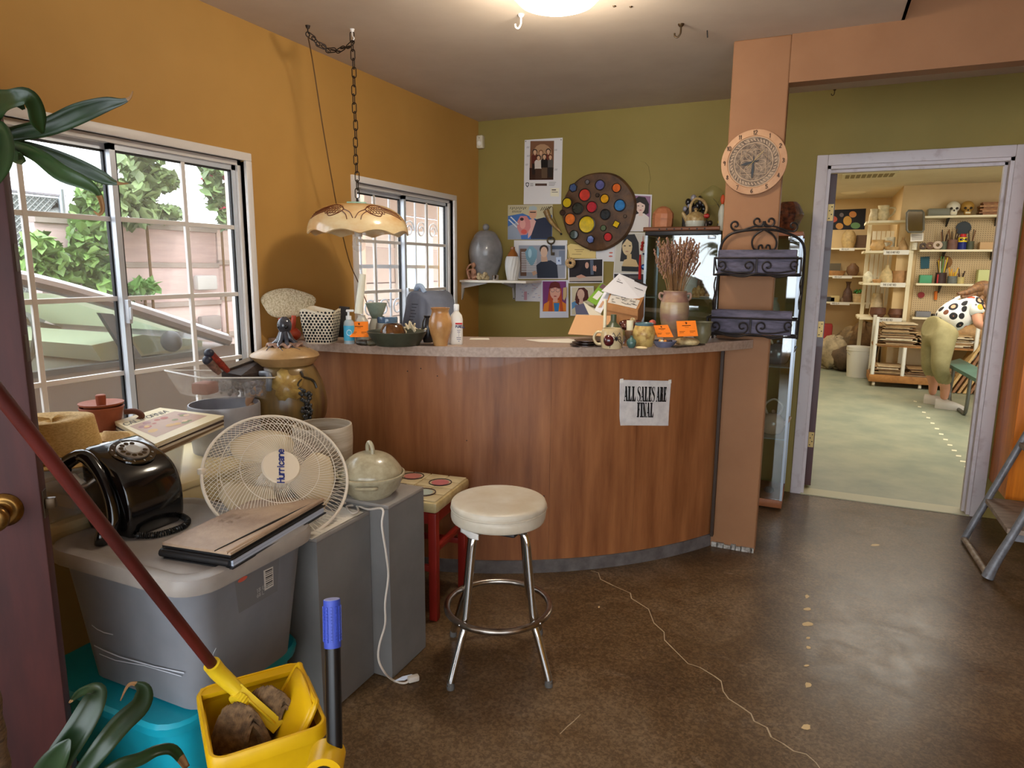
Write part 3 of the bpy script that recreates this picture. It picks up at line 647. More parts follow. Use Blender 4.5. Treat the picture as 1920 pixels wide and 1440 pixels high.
for zz in (.245, .56):
    ka = fa+da*((zz-.02)/da.z); kb = fb+db*((zz-.02)/db.z)
    g = B().box((ka.x-.01, kb.y-.0, zz-.012), (ka.x+.24, ka.y+.02, zz+.012), .003); O('tread', g, m('worn_wood_tread', (150, 132, 116), .6, c2=(116, 98, 84), vs=14, st=(1, 6, 1)), lt_, **WT)
    O('tread_bracket', B().box((ka.x-.002, kb.y+.005, zz-.045), (ka.x+.22, kb.y+.012, zz-.012)), m_lg, lt_, **WF)
ra, rb = Vector((fa.x+.86, fa.y, .0)), Vector((fb.x+.86, fb.y, .0))
O('rear_rail', B().tube([ra, fa+da*1.12], .014, 10), m_lg, lt_, **WT); O('rear_rail', B().tube([rb, fb+db*1.12], .014, 10), m_lg, lt_, **WT)
m_or = m('orange_wood', (226, 130, 26), .45, c2=(196, 104, 16), vs=5, st=(6, 6, .5), coat=.2)
t_ = T('orange_cabinet', 'orange wooden wall cabinet hung beside the white door frame', 'cabinet', (1.3, 4.38, .236))
O('side_panel', B().box((.976, 4.20, .236), (.996, GY-.003, 2.05), .004), m_or, t_, **WT)
O('side_panel', B().box((1.60, 4.20, .236), (1.62, GY-.003, 2.05), .004), m_or, t_, **WT)
O('back_panel', B().box((.996, GY-.02, .236), (1.60, GY-.003, 2.05)), m_or, t_, **WT)
O('cabinet_door', B().box((.976, 4.178, .236), (1.62, 4.199, 2.05), .004), m_or, t_, **WT)
for z in (.25, 1.1, 2.03): O('shelf', B().box((.997, 4.202, z-.01), (1.599, GY-.021, z+.01)), m_or, t_, **WF)
# ================================================================ foreground left
def rr(a, b_, r, n=5):
    pts = []
    for (cx, cy, a0) in ((a-r, b_-r, 0), (-(a-r), b_-r, 90), (-(a-r), -(b_-r), 180), (a-r, -(b_-r), 270)):
        for i in range(n+1): q = rad(a0+90*i/n); pts.append((cx+r*math.cos(q), cy+r*math.sin(q)))
    return pts
def loft(b, secs, cap0=True, cap1=True, n=5):
    """secs: (half a, half b, corner r, z)"""
    o = 4*(n+1); vs = []; fs = []
    for (a, c, r, z) in secs: vs += [(x, y, z) for x, y in rr(a, c, r, n)]
    for i in range(len(secs)-1):
        for j in range(o): j2 = (j+1) % o; fs.append((i*o+j, i*o+j2, (i+1)*o+j2, (i+1)*o+j))
    if cap0: fs.append(list(range(o))[::-1])
    if cap1: fs.append([(len(secs)-1)*o+j for j in range(o)])
    return b.add(vs, fs)
# --- oxblood front door leaf, standing open
e = Vector((.723, .691, 0)).normalized(); nr = Vector((e.y, -e.x, 0))
L0 = PD(49, 700, 1.40); L0.z = 0; hg = L0-e*.84
db_ = B(); X_ = Matrix(((e.x, -nr.x, 0, hg.x), (e.y, -nr.y, 0, hg.y), (0, 0, 1, 0), (0, 0, 0, 1)))
db_.x = X_; db_.box((0, 0, .012), (.84, .042, 2.03), .003)
m_door = m('front_door_paint', (74, 34, 32), .6, c2=(50, 22, 22), vs=4, st=(3, 3, .6), det=8, bump=.15, bs=25)
dr = S('door_1', db_, m_door)
def dpart(nm, fn, mat):
    b = B(); b.x = X_; fn(b); return O(nm, b, mat, dr, **WT)
kz = PD(8, 965, 1.40).z; kx = .84-.068
m_br = m('aged_brass', (150, 112, 58), .3, .9, c2=(96, 70, 36), vs=30)
def q_(b):
    M_ = Matrix.Translation((kx, 0, kz)) @ Matrix.Rotation(rad(90), 4, 'X')
    b.lathe(spline2([(0, .0), (.034, 0), (.034, .005), (.028, .010), (.018, .012), (.014, .02), (.013, .036), (.022, .044), (.028, .056), (.024, .066), (.010, .07), (0, .07)], 4), 28, M_)
dpart('knob', q_, m_br)
dpart('latch_plate', lambda b: b.box((.8395, .009, kz-.03), (.842, .033, kz+.03)).box((.842, .013, kz-.012), (.862, .03, kz+.012), .004), m('dark_bronze'))
for px_, py_ in ((28, 483), (45, 655)):
    z = zrow(L0.x, L0.y, py_); dpart('edge_plate', lambda b: b.box((.8395, .012, z-.028), (.8415, .030, z+.028)), m('dark_bronze'))
# --- corn plant in the near left corner
m_leaf = m('dracaena_leaf', (36, 62, 26), .35, c2=(18, 36, 20), vs=5, st=(1, 1, 1), spec=.6)
m_brown = m('dry_leaf_tip', (128, 92, 54), .7)
pb = PD(-34, 1350, .92)
pt = T('corn_plant', 'tall potted corn plant with arching strap leaves at left edge', 'plant', (pb.x, pb.y, 0))
O('pot', B().lathe([(0, 0), (.10, 0), (.13, .2), (.14, .21), (.14, .23), (.125, .23), (.118, .19), (0, .19)], 28), m('terracotta', (168, 92, 60), .7, c2=(146, 76, 48), vs=12), pt)
O('soil', B().lathe([(0, .19), (.118, .19)], 20), m('dark_soil', (42, 32, 24), .9), pt)
g = B(); pts = [Vector((pb.x, pb.y, .18+i*.01)) for i in range(1)]
zt_ = Vector((pb.x, pb.y, 1.62))
pts = [Vector((pb.x, pb.y, .18)).lerp(Vector((zt_.x, zt_.y, zt_.z)), i/60) for i in range(61)]
g.tube(pts, [(.030 if i % 2 else .027)*(1-.35*i/60) for i in range(61)], 14)
O('cane', g, m('ringed_bark', (112, 86, 60), .8, c2=(64, 48, 34), vs=60, st=(1, 1, 4), bump=.6, bs=90), pt, **WT)
lb_ = PD(95, 1475, .9)
O('cane', B().tube([Vector((pb.x+.05, pb.y+.01, .18)), Vector((lb_.x-.02, lb_.y, .5)), lb_], [.018, .016, .012], 10), m('ringed_bark'), pt, **WT)
def leaf(pts, hw, tip=0, fold=.35, tw=0):
    """pts: (px, py, t) along the midrib, hw: half widths px"""
    C_ = [p if isinstance(p, Vector) else PD(*p) for p in pts]; n = 5
    P = smoothpts(C_, n); H = [h.x for h in smoothpts([(h, 0, 0) for h in hw], n)]
    b = B(); vs = []; rows = []
    for i, p in enumerate(P):
        tg = (P[min(i+1, len(P)-1)]-P[max(i-1, 0)]).normalized(); vw = (CP-p).normalized()
        sd = tg.cross(vw).normalized(); nn = sd.cross(tg)
        a = tw*i/len(P); sd = sd*math.cos(a)+nn*math.sin(a); nn = sd.cross(tg)
        w = max(H[i], .2)*depth(p)/FPX
        rows.append([p+sd*w*s+nn*abs(s)*w*fold for s in (-1, -.5, 0, .5, 1)])
    for r in rows: vs += r
    fs = [(i*5+j, i*5+j+1, (i+1)*5+j+1, (i+1)*5+j) for i in range(len(rows)-1) for j in range(4)]
    b.add(vs, fs); k = len(rows)-1
    b.mi = [1 if (i > k-tip) else 0 for i in range(k) for j in range(4)]
    o = O('leaf', b, [m_leaf, m_brown], pt, world=True, ang=180, sol=.0006)
leaf([(-150, 285, .93), (-30, 262, .98), (25, 252, .98), (90, 238, .97), (150, 213, .96), (200, 196, .95), (228, 191, .95), (243, 184, .95), (249, 171, .95)], [5, 8, 13, 16, 18, 13, 6, 2.5, 1], 8, tw=.3)
leaf([(-150, 285, .93), (-30, 268, .98), (30, 270, 1.0), (95, 288, 1.02), (150, 312, 1.04), (195, 333, 1.05), (220, 343, 1.05), (241, 344, 1.05)], [5, 7, 9, 11, 14, 12, 4, 1], 6, tw=-.4)
leaf([(-150, 285, .93), (-30, 275, .98), (25, 275, .95), (70, 292, .93), (115, 325, .92), (160, 345, .92), (183, 362, .92), (192, 390, .92), (186, 402, .92), (176, 396, .92)], [5, 8, 10, 13, 16, 12, 6, 4, 3, 1], 15, tw=.35)
leaf([(-150, 285, .93), (-40, 225, .95), (-5, 195, .92), (25, 185, .90), (50, 182, .90), (64, 200, .91), (70, 228, .92), (80, 250, .93)], [5, 18, 22, 16, 16, 15, 14, 3], 0, tw=.5)
leaf([(-150, 285, .93), (-40, 180, 1.0), (0, 183, .99), (30, 190, .99), (45, 205, 1.0)], [5, 14, 16, 10, 3], 0, tw=-.4)
leaf([(-150, 285, .93), (-35, 255, .98), (-8, 240, .93), (5, 270, .9), (3, 310, .88), (-6, 345, .87)], [5, 10, 16, 18, 15, 4], 0)
leaf([(-150, 285, .93), (-30, 280, .98), (15, 288, .95), (40, 300, .92), (35, 285, .9)], [5, 12, 14, 8, 2], 0)
leaf([(85, 1475, .9), (110, 1425, .89), (145, 1372, .89), (172, 1325, .90), (182, 1298, .91), (168, 1292, .92), (148, 1300, .93), (130, 1318, .94)], [16, 24, 24, 22, 16, 9, 7, 1.5], 3, tw=.3)
leaf([(130, 1480, .9), (182, 1412, .90), (225, 1358, .92), (262, 1322, .94), (268, 1295, .95), (255, 1283, .95), (240, 1286, .95), (226, 1314, .95)], [12, 18, 20, 18, 14, 5, 3, 1], 11, tw=-.5)
leaf([(150, 1490, .9), (215, 1440, .92), (262, 1424, .94), (295, 1408, .96), (325, 1408, .98), (350, 1440, 1.0)], [9, 12, 12, 10, 10, 6], 4, tw=.4)
leaf([(60, 1500, .9), (95, 1440, .88), (118, 1405, .87), (132, 1385, .87)], [20, 26, 18, 3], 0, tw=.2)
for i in range(7):
    a = rad(150+i*24); d = Vector((math.cos(a)*_R.x-math.sin(a)*_R.y, math.cos(a)*_R.y+math.sin(a)*_R.x, 0)); c0 = Vector((pb.x, pb.y, 1.60-.02*(i % 3)))
    leaf([c0, c0+d*.10+Vector((0, 0, .09)), c0+d*.22+Vector((0, 0, .10)), c0+d*.34+Vector((0, 0, -.01)), c0+d*.40+Vector((0, 0, -.12))], [8, 22, 30, 24, 3], 2, tw=.3)
# --- turquoise storage bin
t_ = T('storage_bin', 'turquoise plastic storage bin on the floor under the grey tote', 'storage bin', (-1.675, 1.27, 0))
m_tq = m('turquoise_plastic', (24, 168, 190), .35, c2=(18, 152, 176), vs=5)
O('body', loft(B(), [(.24, .19, .05, 0), (.255, .205, .06, .01), (.272, .225, .07, .235), (.272, .225, .07, .24)]), m_tq, t_)
O('lid', loft(B(), [(.272, .225, .07, .236), (.290, .245, .085, .238), (.294, .249, .085, .262), (.288, .241, .08, .2722), (.28, .223, .07, .2722)]), m_tq, t_)
# --- grey tote
t_ = T('grey_tote', 'grey eighteen gallon plastic tote with scuffed sides and lid', 'storage bin', (-1.582, 1.272, .2725))
m_tote = m('grey_tote_plastic', (128, 130, 136), .42, c2=(114, 116, 122), vs=4)
O('body', loft(B(), [(.205, .16, .05, 0), (.22, .175, .06, .01), (.262, .205, .07, .345), (.27, .213, .075, .347), (.27, .213, .075, .366)]), m_tote, t_)
m_lid = m('tote_lid_plastic', (158, 150, 142), .38, c2=(140, 132, 126), vs=6)
O('lid', loft(B(), [(.265, .208, .07, .360), (.290, .234, .09, .360), (.292, .236, .09, .382), (.286, .230, .085, .398), (.256, .203, .07, .402), (.243, .19, .06, .3952), (.24, .185, .06, .395)]), m_lid, t_)
for (pts, w_) in (([(172, 1172), (182, 1180), (195, 1186), (212, 1190)], .0016), ([(176, 1210), (196, 1220), (225, 1232), (290, 1250), (345, 1262)], .0018), ([(186, 1226), (216, 1238), (270, 1248), (340, 1268)], .0012), ([(395, 1245), (400, 1225), (405, 1215)], .001)):
    b = B(); P = []
    for x, y in pts:
        q = PY(x, y, 1.088-.028*(zrow(-1.6, 1.08, y)-.27)/.36); P.append(q)
    for i in range(len(P)-1):
        up_ = Vector((0, 0, w_)); b.poly([P[i]-up_, P[i+1]-up_, P[i+1]+up_, P[i]+up_])
    O('scuff_mark', b, m('scuff', (190, 194, 202), .6), t_, **WF)
def tote_side(px_, py_, off=.001):
    p = PX(px_, py_, -1.33)
    for _ in range(3): p = PX(px_, py_, -1.582+.22+.042*(p.z-.2825)/.335+off)
    return p
lab = O('label_panel', B().poly([tote_side(*q, .0006) for q in ((438, 1078), (524, 1040), (520, 1108), (448, 1150))]), m('label_panel_plastic', (112, 112, 114), .5), t_, **WF)
O('barcode_sticker', B().poly([tote_side(*q, .0014) for q in ((494, 1070), (512, 1062), (513, 1098), (496, 1108))]), flat((206, 200, 190)), lab, **WF)
g = B()
for k in range(9):
    f0 = .08+k*.1;
    def bl(u, v):
        a = Vector((494, 1070, 0)).lerp(Vector((496, 1108, 0)), v); c = Vector((512, 1062, 0)).lerp(Vector((513, 1098, 0)), v); p = a.lerp(c, u); return tote_side(p.x, p.y, .002)
    h = .03+.03*(k % 3 == 0); g.poly([bl(.18, f0), bl(.92, f0), bl(.92, f0+h), bl(.18, f0+h)])
O('barcode', g, flat((30, 28, 28)), lab, **WF)
O('brand_pill', B().poly([tote_side(455+9*math.cos(a)*1.0-0, 1086+4*math.sin(a)-5*math.cos(a), .002) for a in [k*math.pi/8 for k in range(16)]]), flat((206, 96, 76)), lab, **WF)
g = B(); o_ = tote_side(482, 1112, .002); ux = tote_side(492, 1106, .002)-o_; text(g, o_, ux, (0, 0, 1), .012, '18 GAL', th=.16); o_ = tote_side(482, 1121, .002); text(g, o_, ux, (0, 0, 1), .010, '68 L', th=.16)
O('size_print', g, flat((170, 168, 164)), lab, **WF)
# --- yellow mop bucket with wringer
bc = Vector((-1.085, 1.028, 0)); bt = T('mop_bucket', 'yellow plastic mop bucket with wringer on the floor', 'bucket', bc, rad(-36))
m_yb = m('yellow_plastic', (232, 186, 16), .36, c2=(214, 166, 10), vs=4)
def shell(secs, th):
    b = B(); inn = [(a-th, c-th, max(r-th, .01), z) for a, c, r, z in secs]; inn[0] = inn[0][:3]+(secs[0][3]+th,)
    loft(b, secs+inn[::-1], True, True); return b
O('body', shell([(.105, .09, .03, .06), (.11, .095, .03, .07), (.132, .112, .03, .40), (.142, .122, .034, .405), (.142, .122, .034, .43), (.138, .118, .032, .436)], .006), m_yb, bt)
O('rim_panel', loft(B(), [(.016, .112, .006, .424), (.016, .112, .006, .4345)]), m_yb, bt).matrix_basis = Matrix.Translation((-.119, 0, 0))
for sx in (-1, 1):
    for sy in (-1, 1):
        cs = O('caster', B().cyl((sx*.085-.01, sy*.07, .022), (sx*.085+.01, sy*.07, .022), .022, n=16), m_blk, bt); O('caster_fork', B().box((sx*.085-.014, sy*.07-.012, .03), (sx*.085+.014, sy*.07+.012, .068), .003), m('dark_steel'), cs)
# wringer: sloping basket leaning in the far right half
b = B()
b.grid(lambda u, v: Vector((-.088+.180*v, .012+.088*u, .285+.165*u+.026*math.sin(math.pi*v))), 6, 10)
wr = O('wringer_basket', b, m_yb, bt, sol=.007)
b = B(); pts = [Vector((-.092+.19*v, .004+.098*u, .285+.168*u)) for u, v in ((0, 0), (.5, 0), (1, .04), (1.04, .2), (1.04, .8), (1, .96), (.5, 1), (0, 1))]
b.tube(smoothpts(pts, 4), .007, 8); O('wringer_frame', b, m_yb, wr)
O('wringer_hinge', B().cyl((-.05, .112, .437), (.05, .112, .437), .010), m_yb, wr)
ptop = PD(622, 1124, 1.36); pbot = PD(628, 1430, 1.33)
hb = O('press_handle', B().cyl(ptop+(pbot-ptop)*.28, pbot+(pbot-ptop).normalized()*.12, .0155, n=18), m('black_enamel', (18, 18, 20), .3, c2=(30, 30, 32), vs=60, lo=.2, hi=.3), bt, **WT)
d = (pbot-ptop); gl_ = d*.295
O('grip', B().cyl(ptop, ptop+gl_, .0168, n=24), m('blue_grip', (58, 78, 178), .5), hb, **WT)
b = B(); F3 = frame_of(d)
for i in range(11):
    for k in range(12):
        a = k*2*math.pi/12; p = ptop+gl_*(.16+.68*i/10)+F3 @ Vector((math.cos(a), math.sin(a), 0))*.0168
        b.cbox(p, (.0032, .003, .0055), xf=(F3.to_4x4() @ Matrix.Rotation(a, 4, 'Z')))
O('grip_studs', b, m('blue_grip'), hb, world=True, smooth=False, kind='stuff')
O('grip_cap', B().cyl(ptop-d.normalized()*.001, ptop+d.normalized()*.001, .0155, n=20), m('pale_blue_grip_end', (150, 156, 206), .5), hb, **WT)
pv = PD(610, 1428, 1.32)
O('pivot_disc', B().cyl(pv+Vector((.02, -.03, 0)), pv+Vector((-.01, .02, 0)), .035, n=24), m_yb, bt, **WT)
O('pivot_cap', B().cyl(pv+Vector((.022, -.033, 0)), pv+Vector((.0, .0, 0)), .02, n=20), m('dark_steel'), bt, **WT)
# --- mop standing in the bucket
mt_ = T('mop', 'string mop with dark red handle and yellow clamp in bucket', 'mop', bc+Vector((-.04, 0, .08)))
h0 = PD(410, 1262, 1.52); h1 = PD(-30, 702, 1.06); dd = (h1-h0).normalized()
O('handle', B().cyl(h0, h1, .0122, n=18), m('red_brown_handle', (88, 28, 22), .45, c2=(64, 20, 16), vs=12, st=(1, 1, .3)), mt_, **WT)
h2_ = PD(520, 1362, 1.56)
cl = O('clamp', B().tube([h0+dd*.035, h0+dd*.004, h0+(h2_-h0)*.18, h0+(h2_-h0)*.32], [.0185, .0185, .0175, .016], 16), m('mop_yellow', (226, 192, 36), .4), mt_, **WT)
ax = (h2_-h0); sd = ax.cross(CP-h0).normalized(); vv = sd.cross(ax).normalized()
if vv.dot(CP-h0) < 0: vv = -vv
p1, p2 = h0+ax*.28, h0+ax*1.0
O('clamp_arm', B().prism([p1+sd*.014+vv*.012, p2+sd*.016+vv*.012, p2-sd*.016+vv*.012, p1-sd*.014+vv*.012], -vv*.012), m('mop_yellow'), mt_, **WT)
O('clamp_rib', B().cbox((p1+p2)/2+vv*.013, (.006, .006, (p2-p1).length*.8), .001, xf=frame_of(ax).to_4x4()), m('mop_yellow'), cl, **WT)
wc = h0+ax*.42
O('thumb_wheel', B().lathe([(0, -.008), (.022, -.008), (.022, .008), (0, .008)], 40, Matrix.Translation(wc+sd*.012+vv*.0) @ frame_of(vv*.4+sd).to_4x4(), wob=lambda a, j: .05*(1 if int(a*40/(2*math.pi)+.5) % 2 else 0)), m('mop_yellow'), mt_, world=True, ang=20)
m_mop = m('wet_mop_yarn', (134, 106, 74), .9, c2=(84, 64, 44), vs=60)
RR.seed(5)
for (cx_, cy_, tt, hw_, n_) in ((452, 1350, 1.53, 42, 26), (507, 1318, 1.58, 46, 26)):
    b = B(); c0 = PD(cx_, cy_, tt); k = tt/FPX
    for i in range(n_):
        u = (i/(n_-1)-.5)*2; th = -.5+u*.25
        top = c0+_R*(u*hw_*k*.75)+_U*(.045*math.sqrt(max(0, 1-u*u)))-_F*.01
        a = top+_R*(-.02)+_U*(-.06)-_F*.012; e_ = top+_R*.035+_U*(-.075)+_F*.01
        b.tube(smoothpts([a+Vector((0, 0, -.05)), a, top-_F*.008+_R*RR.uniform(-.004, .004), e_, e_+Vector((0, 0, -.05))], 4), .0052, 5)
    b.sph(c0-_U*.045+_F*.02, (.045, .04, .045), 12, 8)
    O('yarn_bundle', b, m_mop, mt_, world=True, kind='stuff')
# --- grey plinths
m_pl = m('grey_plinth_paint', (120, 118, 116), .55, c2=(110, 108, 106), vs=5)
for y0, y1, lb in ((1.516, 1.782, 'grey painted plywood plinth beside the tote under the fan'), (1.785, 2.006, 'grey painted plywood plinth next to the red stool under the casserole')):
    t_ = T('plinth', lb, 'plinth', (-1.5, (y0+y1)/2, 0), group='grey plinths')
    n1 = y0 < 1.7; dx = -.075*n1; zp = .607 if n1 else .635
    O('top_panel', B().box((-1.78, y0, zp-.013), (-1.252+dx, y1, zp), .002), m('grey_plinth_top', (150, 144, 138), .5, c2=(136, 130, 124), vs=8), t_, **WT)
    for xa in (-1.266+dx, -1.78): O('side_panel', B().box((xa, y0, .004), (xa+.013, y1, zp-.013)), m_pl, t_, **WF)
    for ya in (y0, y1-.012): O('end_panel', B().box((-1.767, ya, .004), (-1.266+dx, ya+.012, zp-.013)), m_pl, t_, **WF)
# --- loose papers on the plinth
t_ = T('loose_papers', 'loose printed sheets on the grey plinth under the fan', 'paper', PZ(600, 985, .6085))
for k, q in enumerate(((( 561, 1005), (600, 1015), (690, 962), (640, 950)), ((563, 985), (640, 1000), (672, 965), (600, 955)))):
    P = [PZ(x, y, .6085+.0012*k) for x, y in q]
    P = [Vector((min(p.x, -1.335), p.y, p.z)) for p in P]
    O('sheet', B().prism(P, (0, 0, .0006)), m('paper_white', (226, 218, 204), .7), t_, **WF)
    g = B()
    for r in range(5): f = .2+.14*r; a, c = P[0].lerp(P[3], f).lerp(P[1].lerp(P[2], f), .15), P[0].lerp(P[3], f).lerp(P[1].lerp(P[2], f), .85); n_ = (P[3]-P[0]).normalized()*.0015; up_ = Vector((0, 0, .0009)); g.poly([a+up_, c+up_, c+n_+up_, a+n_+up_])
    O('print_lines', g, flat((120, 110, 104)), t_, **WF)
# --- black rotary telephone
ph = T('rotary_telephone', 'black rotary dial telephone standing on the tote lid', 'telephone', (-1.76, 1.265, .668))
m_ph = m('black_bakelite', (12, 12, 13), .13, spec=.6, coat=.4)
py0, py1 = 1.172, 1.352; zb = .668
pf = smoothpts([(-1.69, 0, zb), (-1.676, 0, zb+.03), (-1.675, 0, zb+.10), (-1.690, 0, zb+.155), (-1.722, 0, zb+.192), (-1.78, 0, zb+.222), (-1.845, 0, zb+.245)], 4)+[Vector((-1.862, 0, zb+.235)), Vector((-1.862, 0, zb+.02)), Vector((-1.85, 0, zb))]
b = B(); n_ = len(pf); ctr = Vector((-1.77, 0, zb+.11)); vs = []
for (yy, sc_) in ((py0, .90), (py0+.006, .965), (py0+.018, 1), (py1-.018, 1), (py1-.006, .965), (py1, .90)):
    vs += [Vector((ctr.x+(p.x-ctr.x)*sc_, yy, max(zb, ctr.z+(p.z-ctr.z)*sc_))) for p in pf]
fs = [(i*n_+j, i*n_+(j+1) % n_, (i+1)*n_+(j+1) % n_, (i+1)*n_+j) for i in range(5) for j in range(n_)]+[list(range(n_))[::-1], [5*n_+j for j in range(n_)]]
body = O('body', b.add(vs, fs), m_ph, ph, world=True, ang=50)
s0_, s1_ = Vector((-1.722, 0, zb+.192)), Vector((-1.845, 0, zb+.245)); nd = Vector((s0_.z-s1_.z, 0, s0_.x-s1_.x)); nd = Vector((s1_.z-s0_.z, 0, s0_.x-s1_.x)).normalized()
dc = s0_.lerp(s1_, .42)+Vector((0, 1.268, 0))+nd*.004; FD = Matrix.Translation(dc) @ frame_of(nd, (0, 0, 1)).to_4x4()
O('dial_plate', B().lathe([(0, 0), (.062, 0), (.06, .004), (0, .004)], 36, FD), m_ph, body, **WT)
g = B(); n_ = 48
wheel = O('dial_wheel', B().lathe([(0, .004), (.043, .004), (.043, .009), (.040, .010), (0, .010)], 40, FD), m('steel_dial', (150, 142, 132), .3, .7), body, **WT)
for k in range(10):
    a = rad(60+k*30); p = FD @ Vector((.031*math.cos(a), .031*math.sin(a), .0102))
    O('finger_hole', B().lathe([(0, 0), (.0066, 0), (.0066, .0008), (0, .0008)], 14, Matrix.Translation(p) @ frame_of(nd).to_4x4()), m_ph, wheel, **WT)
    b = B(); q = FD @ Vector((.052*math.cos(a)-.0025, .052*math.sin(a)-.003, .0046)); text(b, q, FD.to_3x3() @ Vector((1, 0, 0)), FD.to_3x3() @ Vector((0, 1, 0)), .006, '1234567890'[(k) % 10], th=.2)
    O('dial_number', b, flat((200, 198, 190)), body, **WF)
O('dial_centre', B().lathe([(0, .010), (.021, .010), (.02, .0125), (0, .0125)], 28, FD), m('dial_card', (168, 160, 146), .4), wheel, **WT)
# handset along the near side, ear and mouth piece towards -y
hs = [Vector((-1.865, 1.128, zb+.205)), Vector((-1.815, 1.150, zb+.232)), Vector((-1.765, 1.158, zb+.19)), Vector((-1.728, 1.158, zb+.12)), Vector((-1.712, 1.15, zb+.055)), Vector((-1.722, 1.132, zb+.022))]
hd = O('handset', B().tube(smoothpts(hs, 6), [.016+.004*abs(i-15)/15 for i in range(31)], 14), m_ph, ph, **WT)
for p, dn in ((hs[0], Vector((-.3, -.75, -.55))), (hs[-1], Vector((-.55, -.75, .25)))):
    O('ear_cup', B().lathe(spline2([(0, -.014), (.022, -.012), (.029, .002), (.028, .016), (.02, .02), (0, .021)], 3), 24, Matrix.Translation(p+dn.normalized()*.004) @ frame_of(dn).to_4x4()), m_ph, hd, **WT)
O('hook', B().tube(smoothpts([(-1.79, 1.165, zb+.165), (-1.80, 1.14, zb+.15), (-1.805, 1.118, zb+.155), (-1.80, 1.11, zb+.175)], 4), .007, 8), m('steel_dial'), ph, **WT)
O('hook_button', B().cyl((-1.83, 1.125, zb+.178), (-1.80, 1.135, zb+.155), .011, n=14), m('clear_plunger', (206, 206, 200), .25), ph, **WT)
O('foot_plate', B().box((-1.84, 1.19, zb-.0005), (-1.70, 1.34, zb+.004)), m('dark_steel'), ph, **WT)
cpath = smoothpts([PZ(246, 985, zb+.03), PZ(250, 1003, zb+.012), PZ(262, 1004, zb+.009), PZ(290, 1003, zb+.009), PZ(320, 996, zb+.009), PZ(345, 986, zb+.009), PZ(352, 976, zb+.009), PZ(342, 968, zb+.010), PZ(325, 964, zb+.012)], 14)
hel = []
for i, p in enumerate(cpath):
    tg = (cpath[min(i+1, len(cpath)-1)]-cpath[max(0, i-1)]).normalized(); F3 = frame_of(tg); r_ = .0075 if i > 22 else .0
    for s_ in range(2): a = math.pi*(i*1.0+s_*.5)*.9; hel.append(p+F3 @ Vector((math.cos(a)*r_, math.sin(a)*r_, 0)))
O('coiled_cord', B().tube(smoothpts(hel, 3), .0022, 6), m('black_cord', (16, 16, 17), .35), ph, **WT)
# --- leather portfolio and binder on the lid
fo = T('leather_portfolio', 'worn leather portfolio stacked on a black binder on tote lid', 'folder', PZ(420, 1000, .668))
Q = [(302, 1022), (490, 932), (608, 940), (432, 1042)]
def slab(nm, z0, z1, ins, mat, dx=0, dy=0):
    P = [PZ(x+dx, y+dy, .70) for x, y in Q]; c = sum(P, Vector())/4; P = [c+(p-c)*ins for p in P]
    P = [Vector((p.x, p.y, z0)) for p in P]; b = B().prism(P, (0, 0, z1-z0))
    return O(nm, b, mat, fo, **WF)
m_bl = m('black_leatherette', (20, 20, 22), .45)
slab('binder_cover', .6685, .672, 1.0, m_bl, 3, 4); slab('binder_cover', .690, .693, 1.0, m_bl, 2, 3)
slab('paper_block', .672, .690, .965, m('page_edges', (196, 204, 218), .6, c2=(150, 160, 178), vs=1, st=(1, 1, 600)), 3, 3)
P = [PZ(x, y, .70) for x, y in Q]
sp = B().tube([Vector((P[0].x, P[0].y, .681)), Vector((P[3].x, P[3].y, .681))], .0115, 10); O('binder_spine', sp, m_bl, fo, **WT)
m_lth = m('tan_leather', (178, 152, 126), .45, c2=(138, 112, 92), vs=7, bump=.5, bs=120)
slab('leather_base', .6935, .699, .99, m_bl)
fl_ = slab('leather_cover', .699, .706, .985, m_lth)
a0, a1 = P[3].lerp(P[0], .22), P[2].lerp(P[1], .05)
O('flap_seam', B().tube([Vector((a0.x, a0.y, .7065)), Vector((a0.x, a0.y, .7065)).lerp(Vector((a1.x, a1.y, .7065)), .5), Vector((a1.x, a1.y, .7065))], [.0015, .004, .0015], 8), m_bl, fl_, **WT)
O('flap_roll', B().tube([Vector((p.x, p.y, .7055)) for p in (P[3].lerp(P[0], .06), P[3].lerp(P[0], .06).lerp(P[2].lerp(P[1], .03), .5), P[2].lerp(P[1], .03))], [.004, .008, .006], 10), m_lth, fl_, **WT)
b = B(); o_ = P[0].lerp(P[1], .42).lerp(P[3].lerp(P[2], .42), .22); ux = (P[1]-P[0]).normalized(); uy = (P[0]-P[3]).normalized()
for r, tx in enumerate(('SCHOOL', 'OF ARTS')): text(b, Vector((o_.x, o_.y, .7066))-uy*.028*r, ux, uy, .016, tx, th=.1)
O('embossing', b, m('embossed_tan', (150, 122, 98), .5), fl_, **WF)
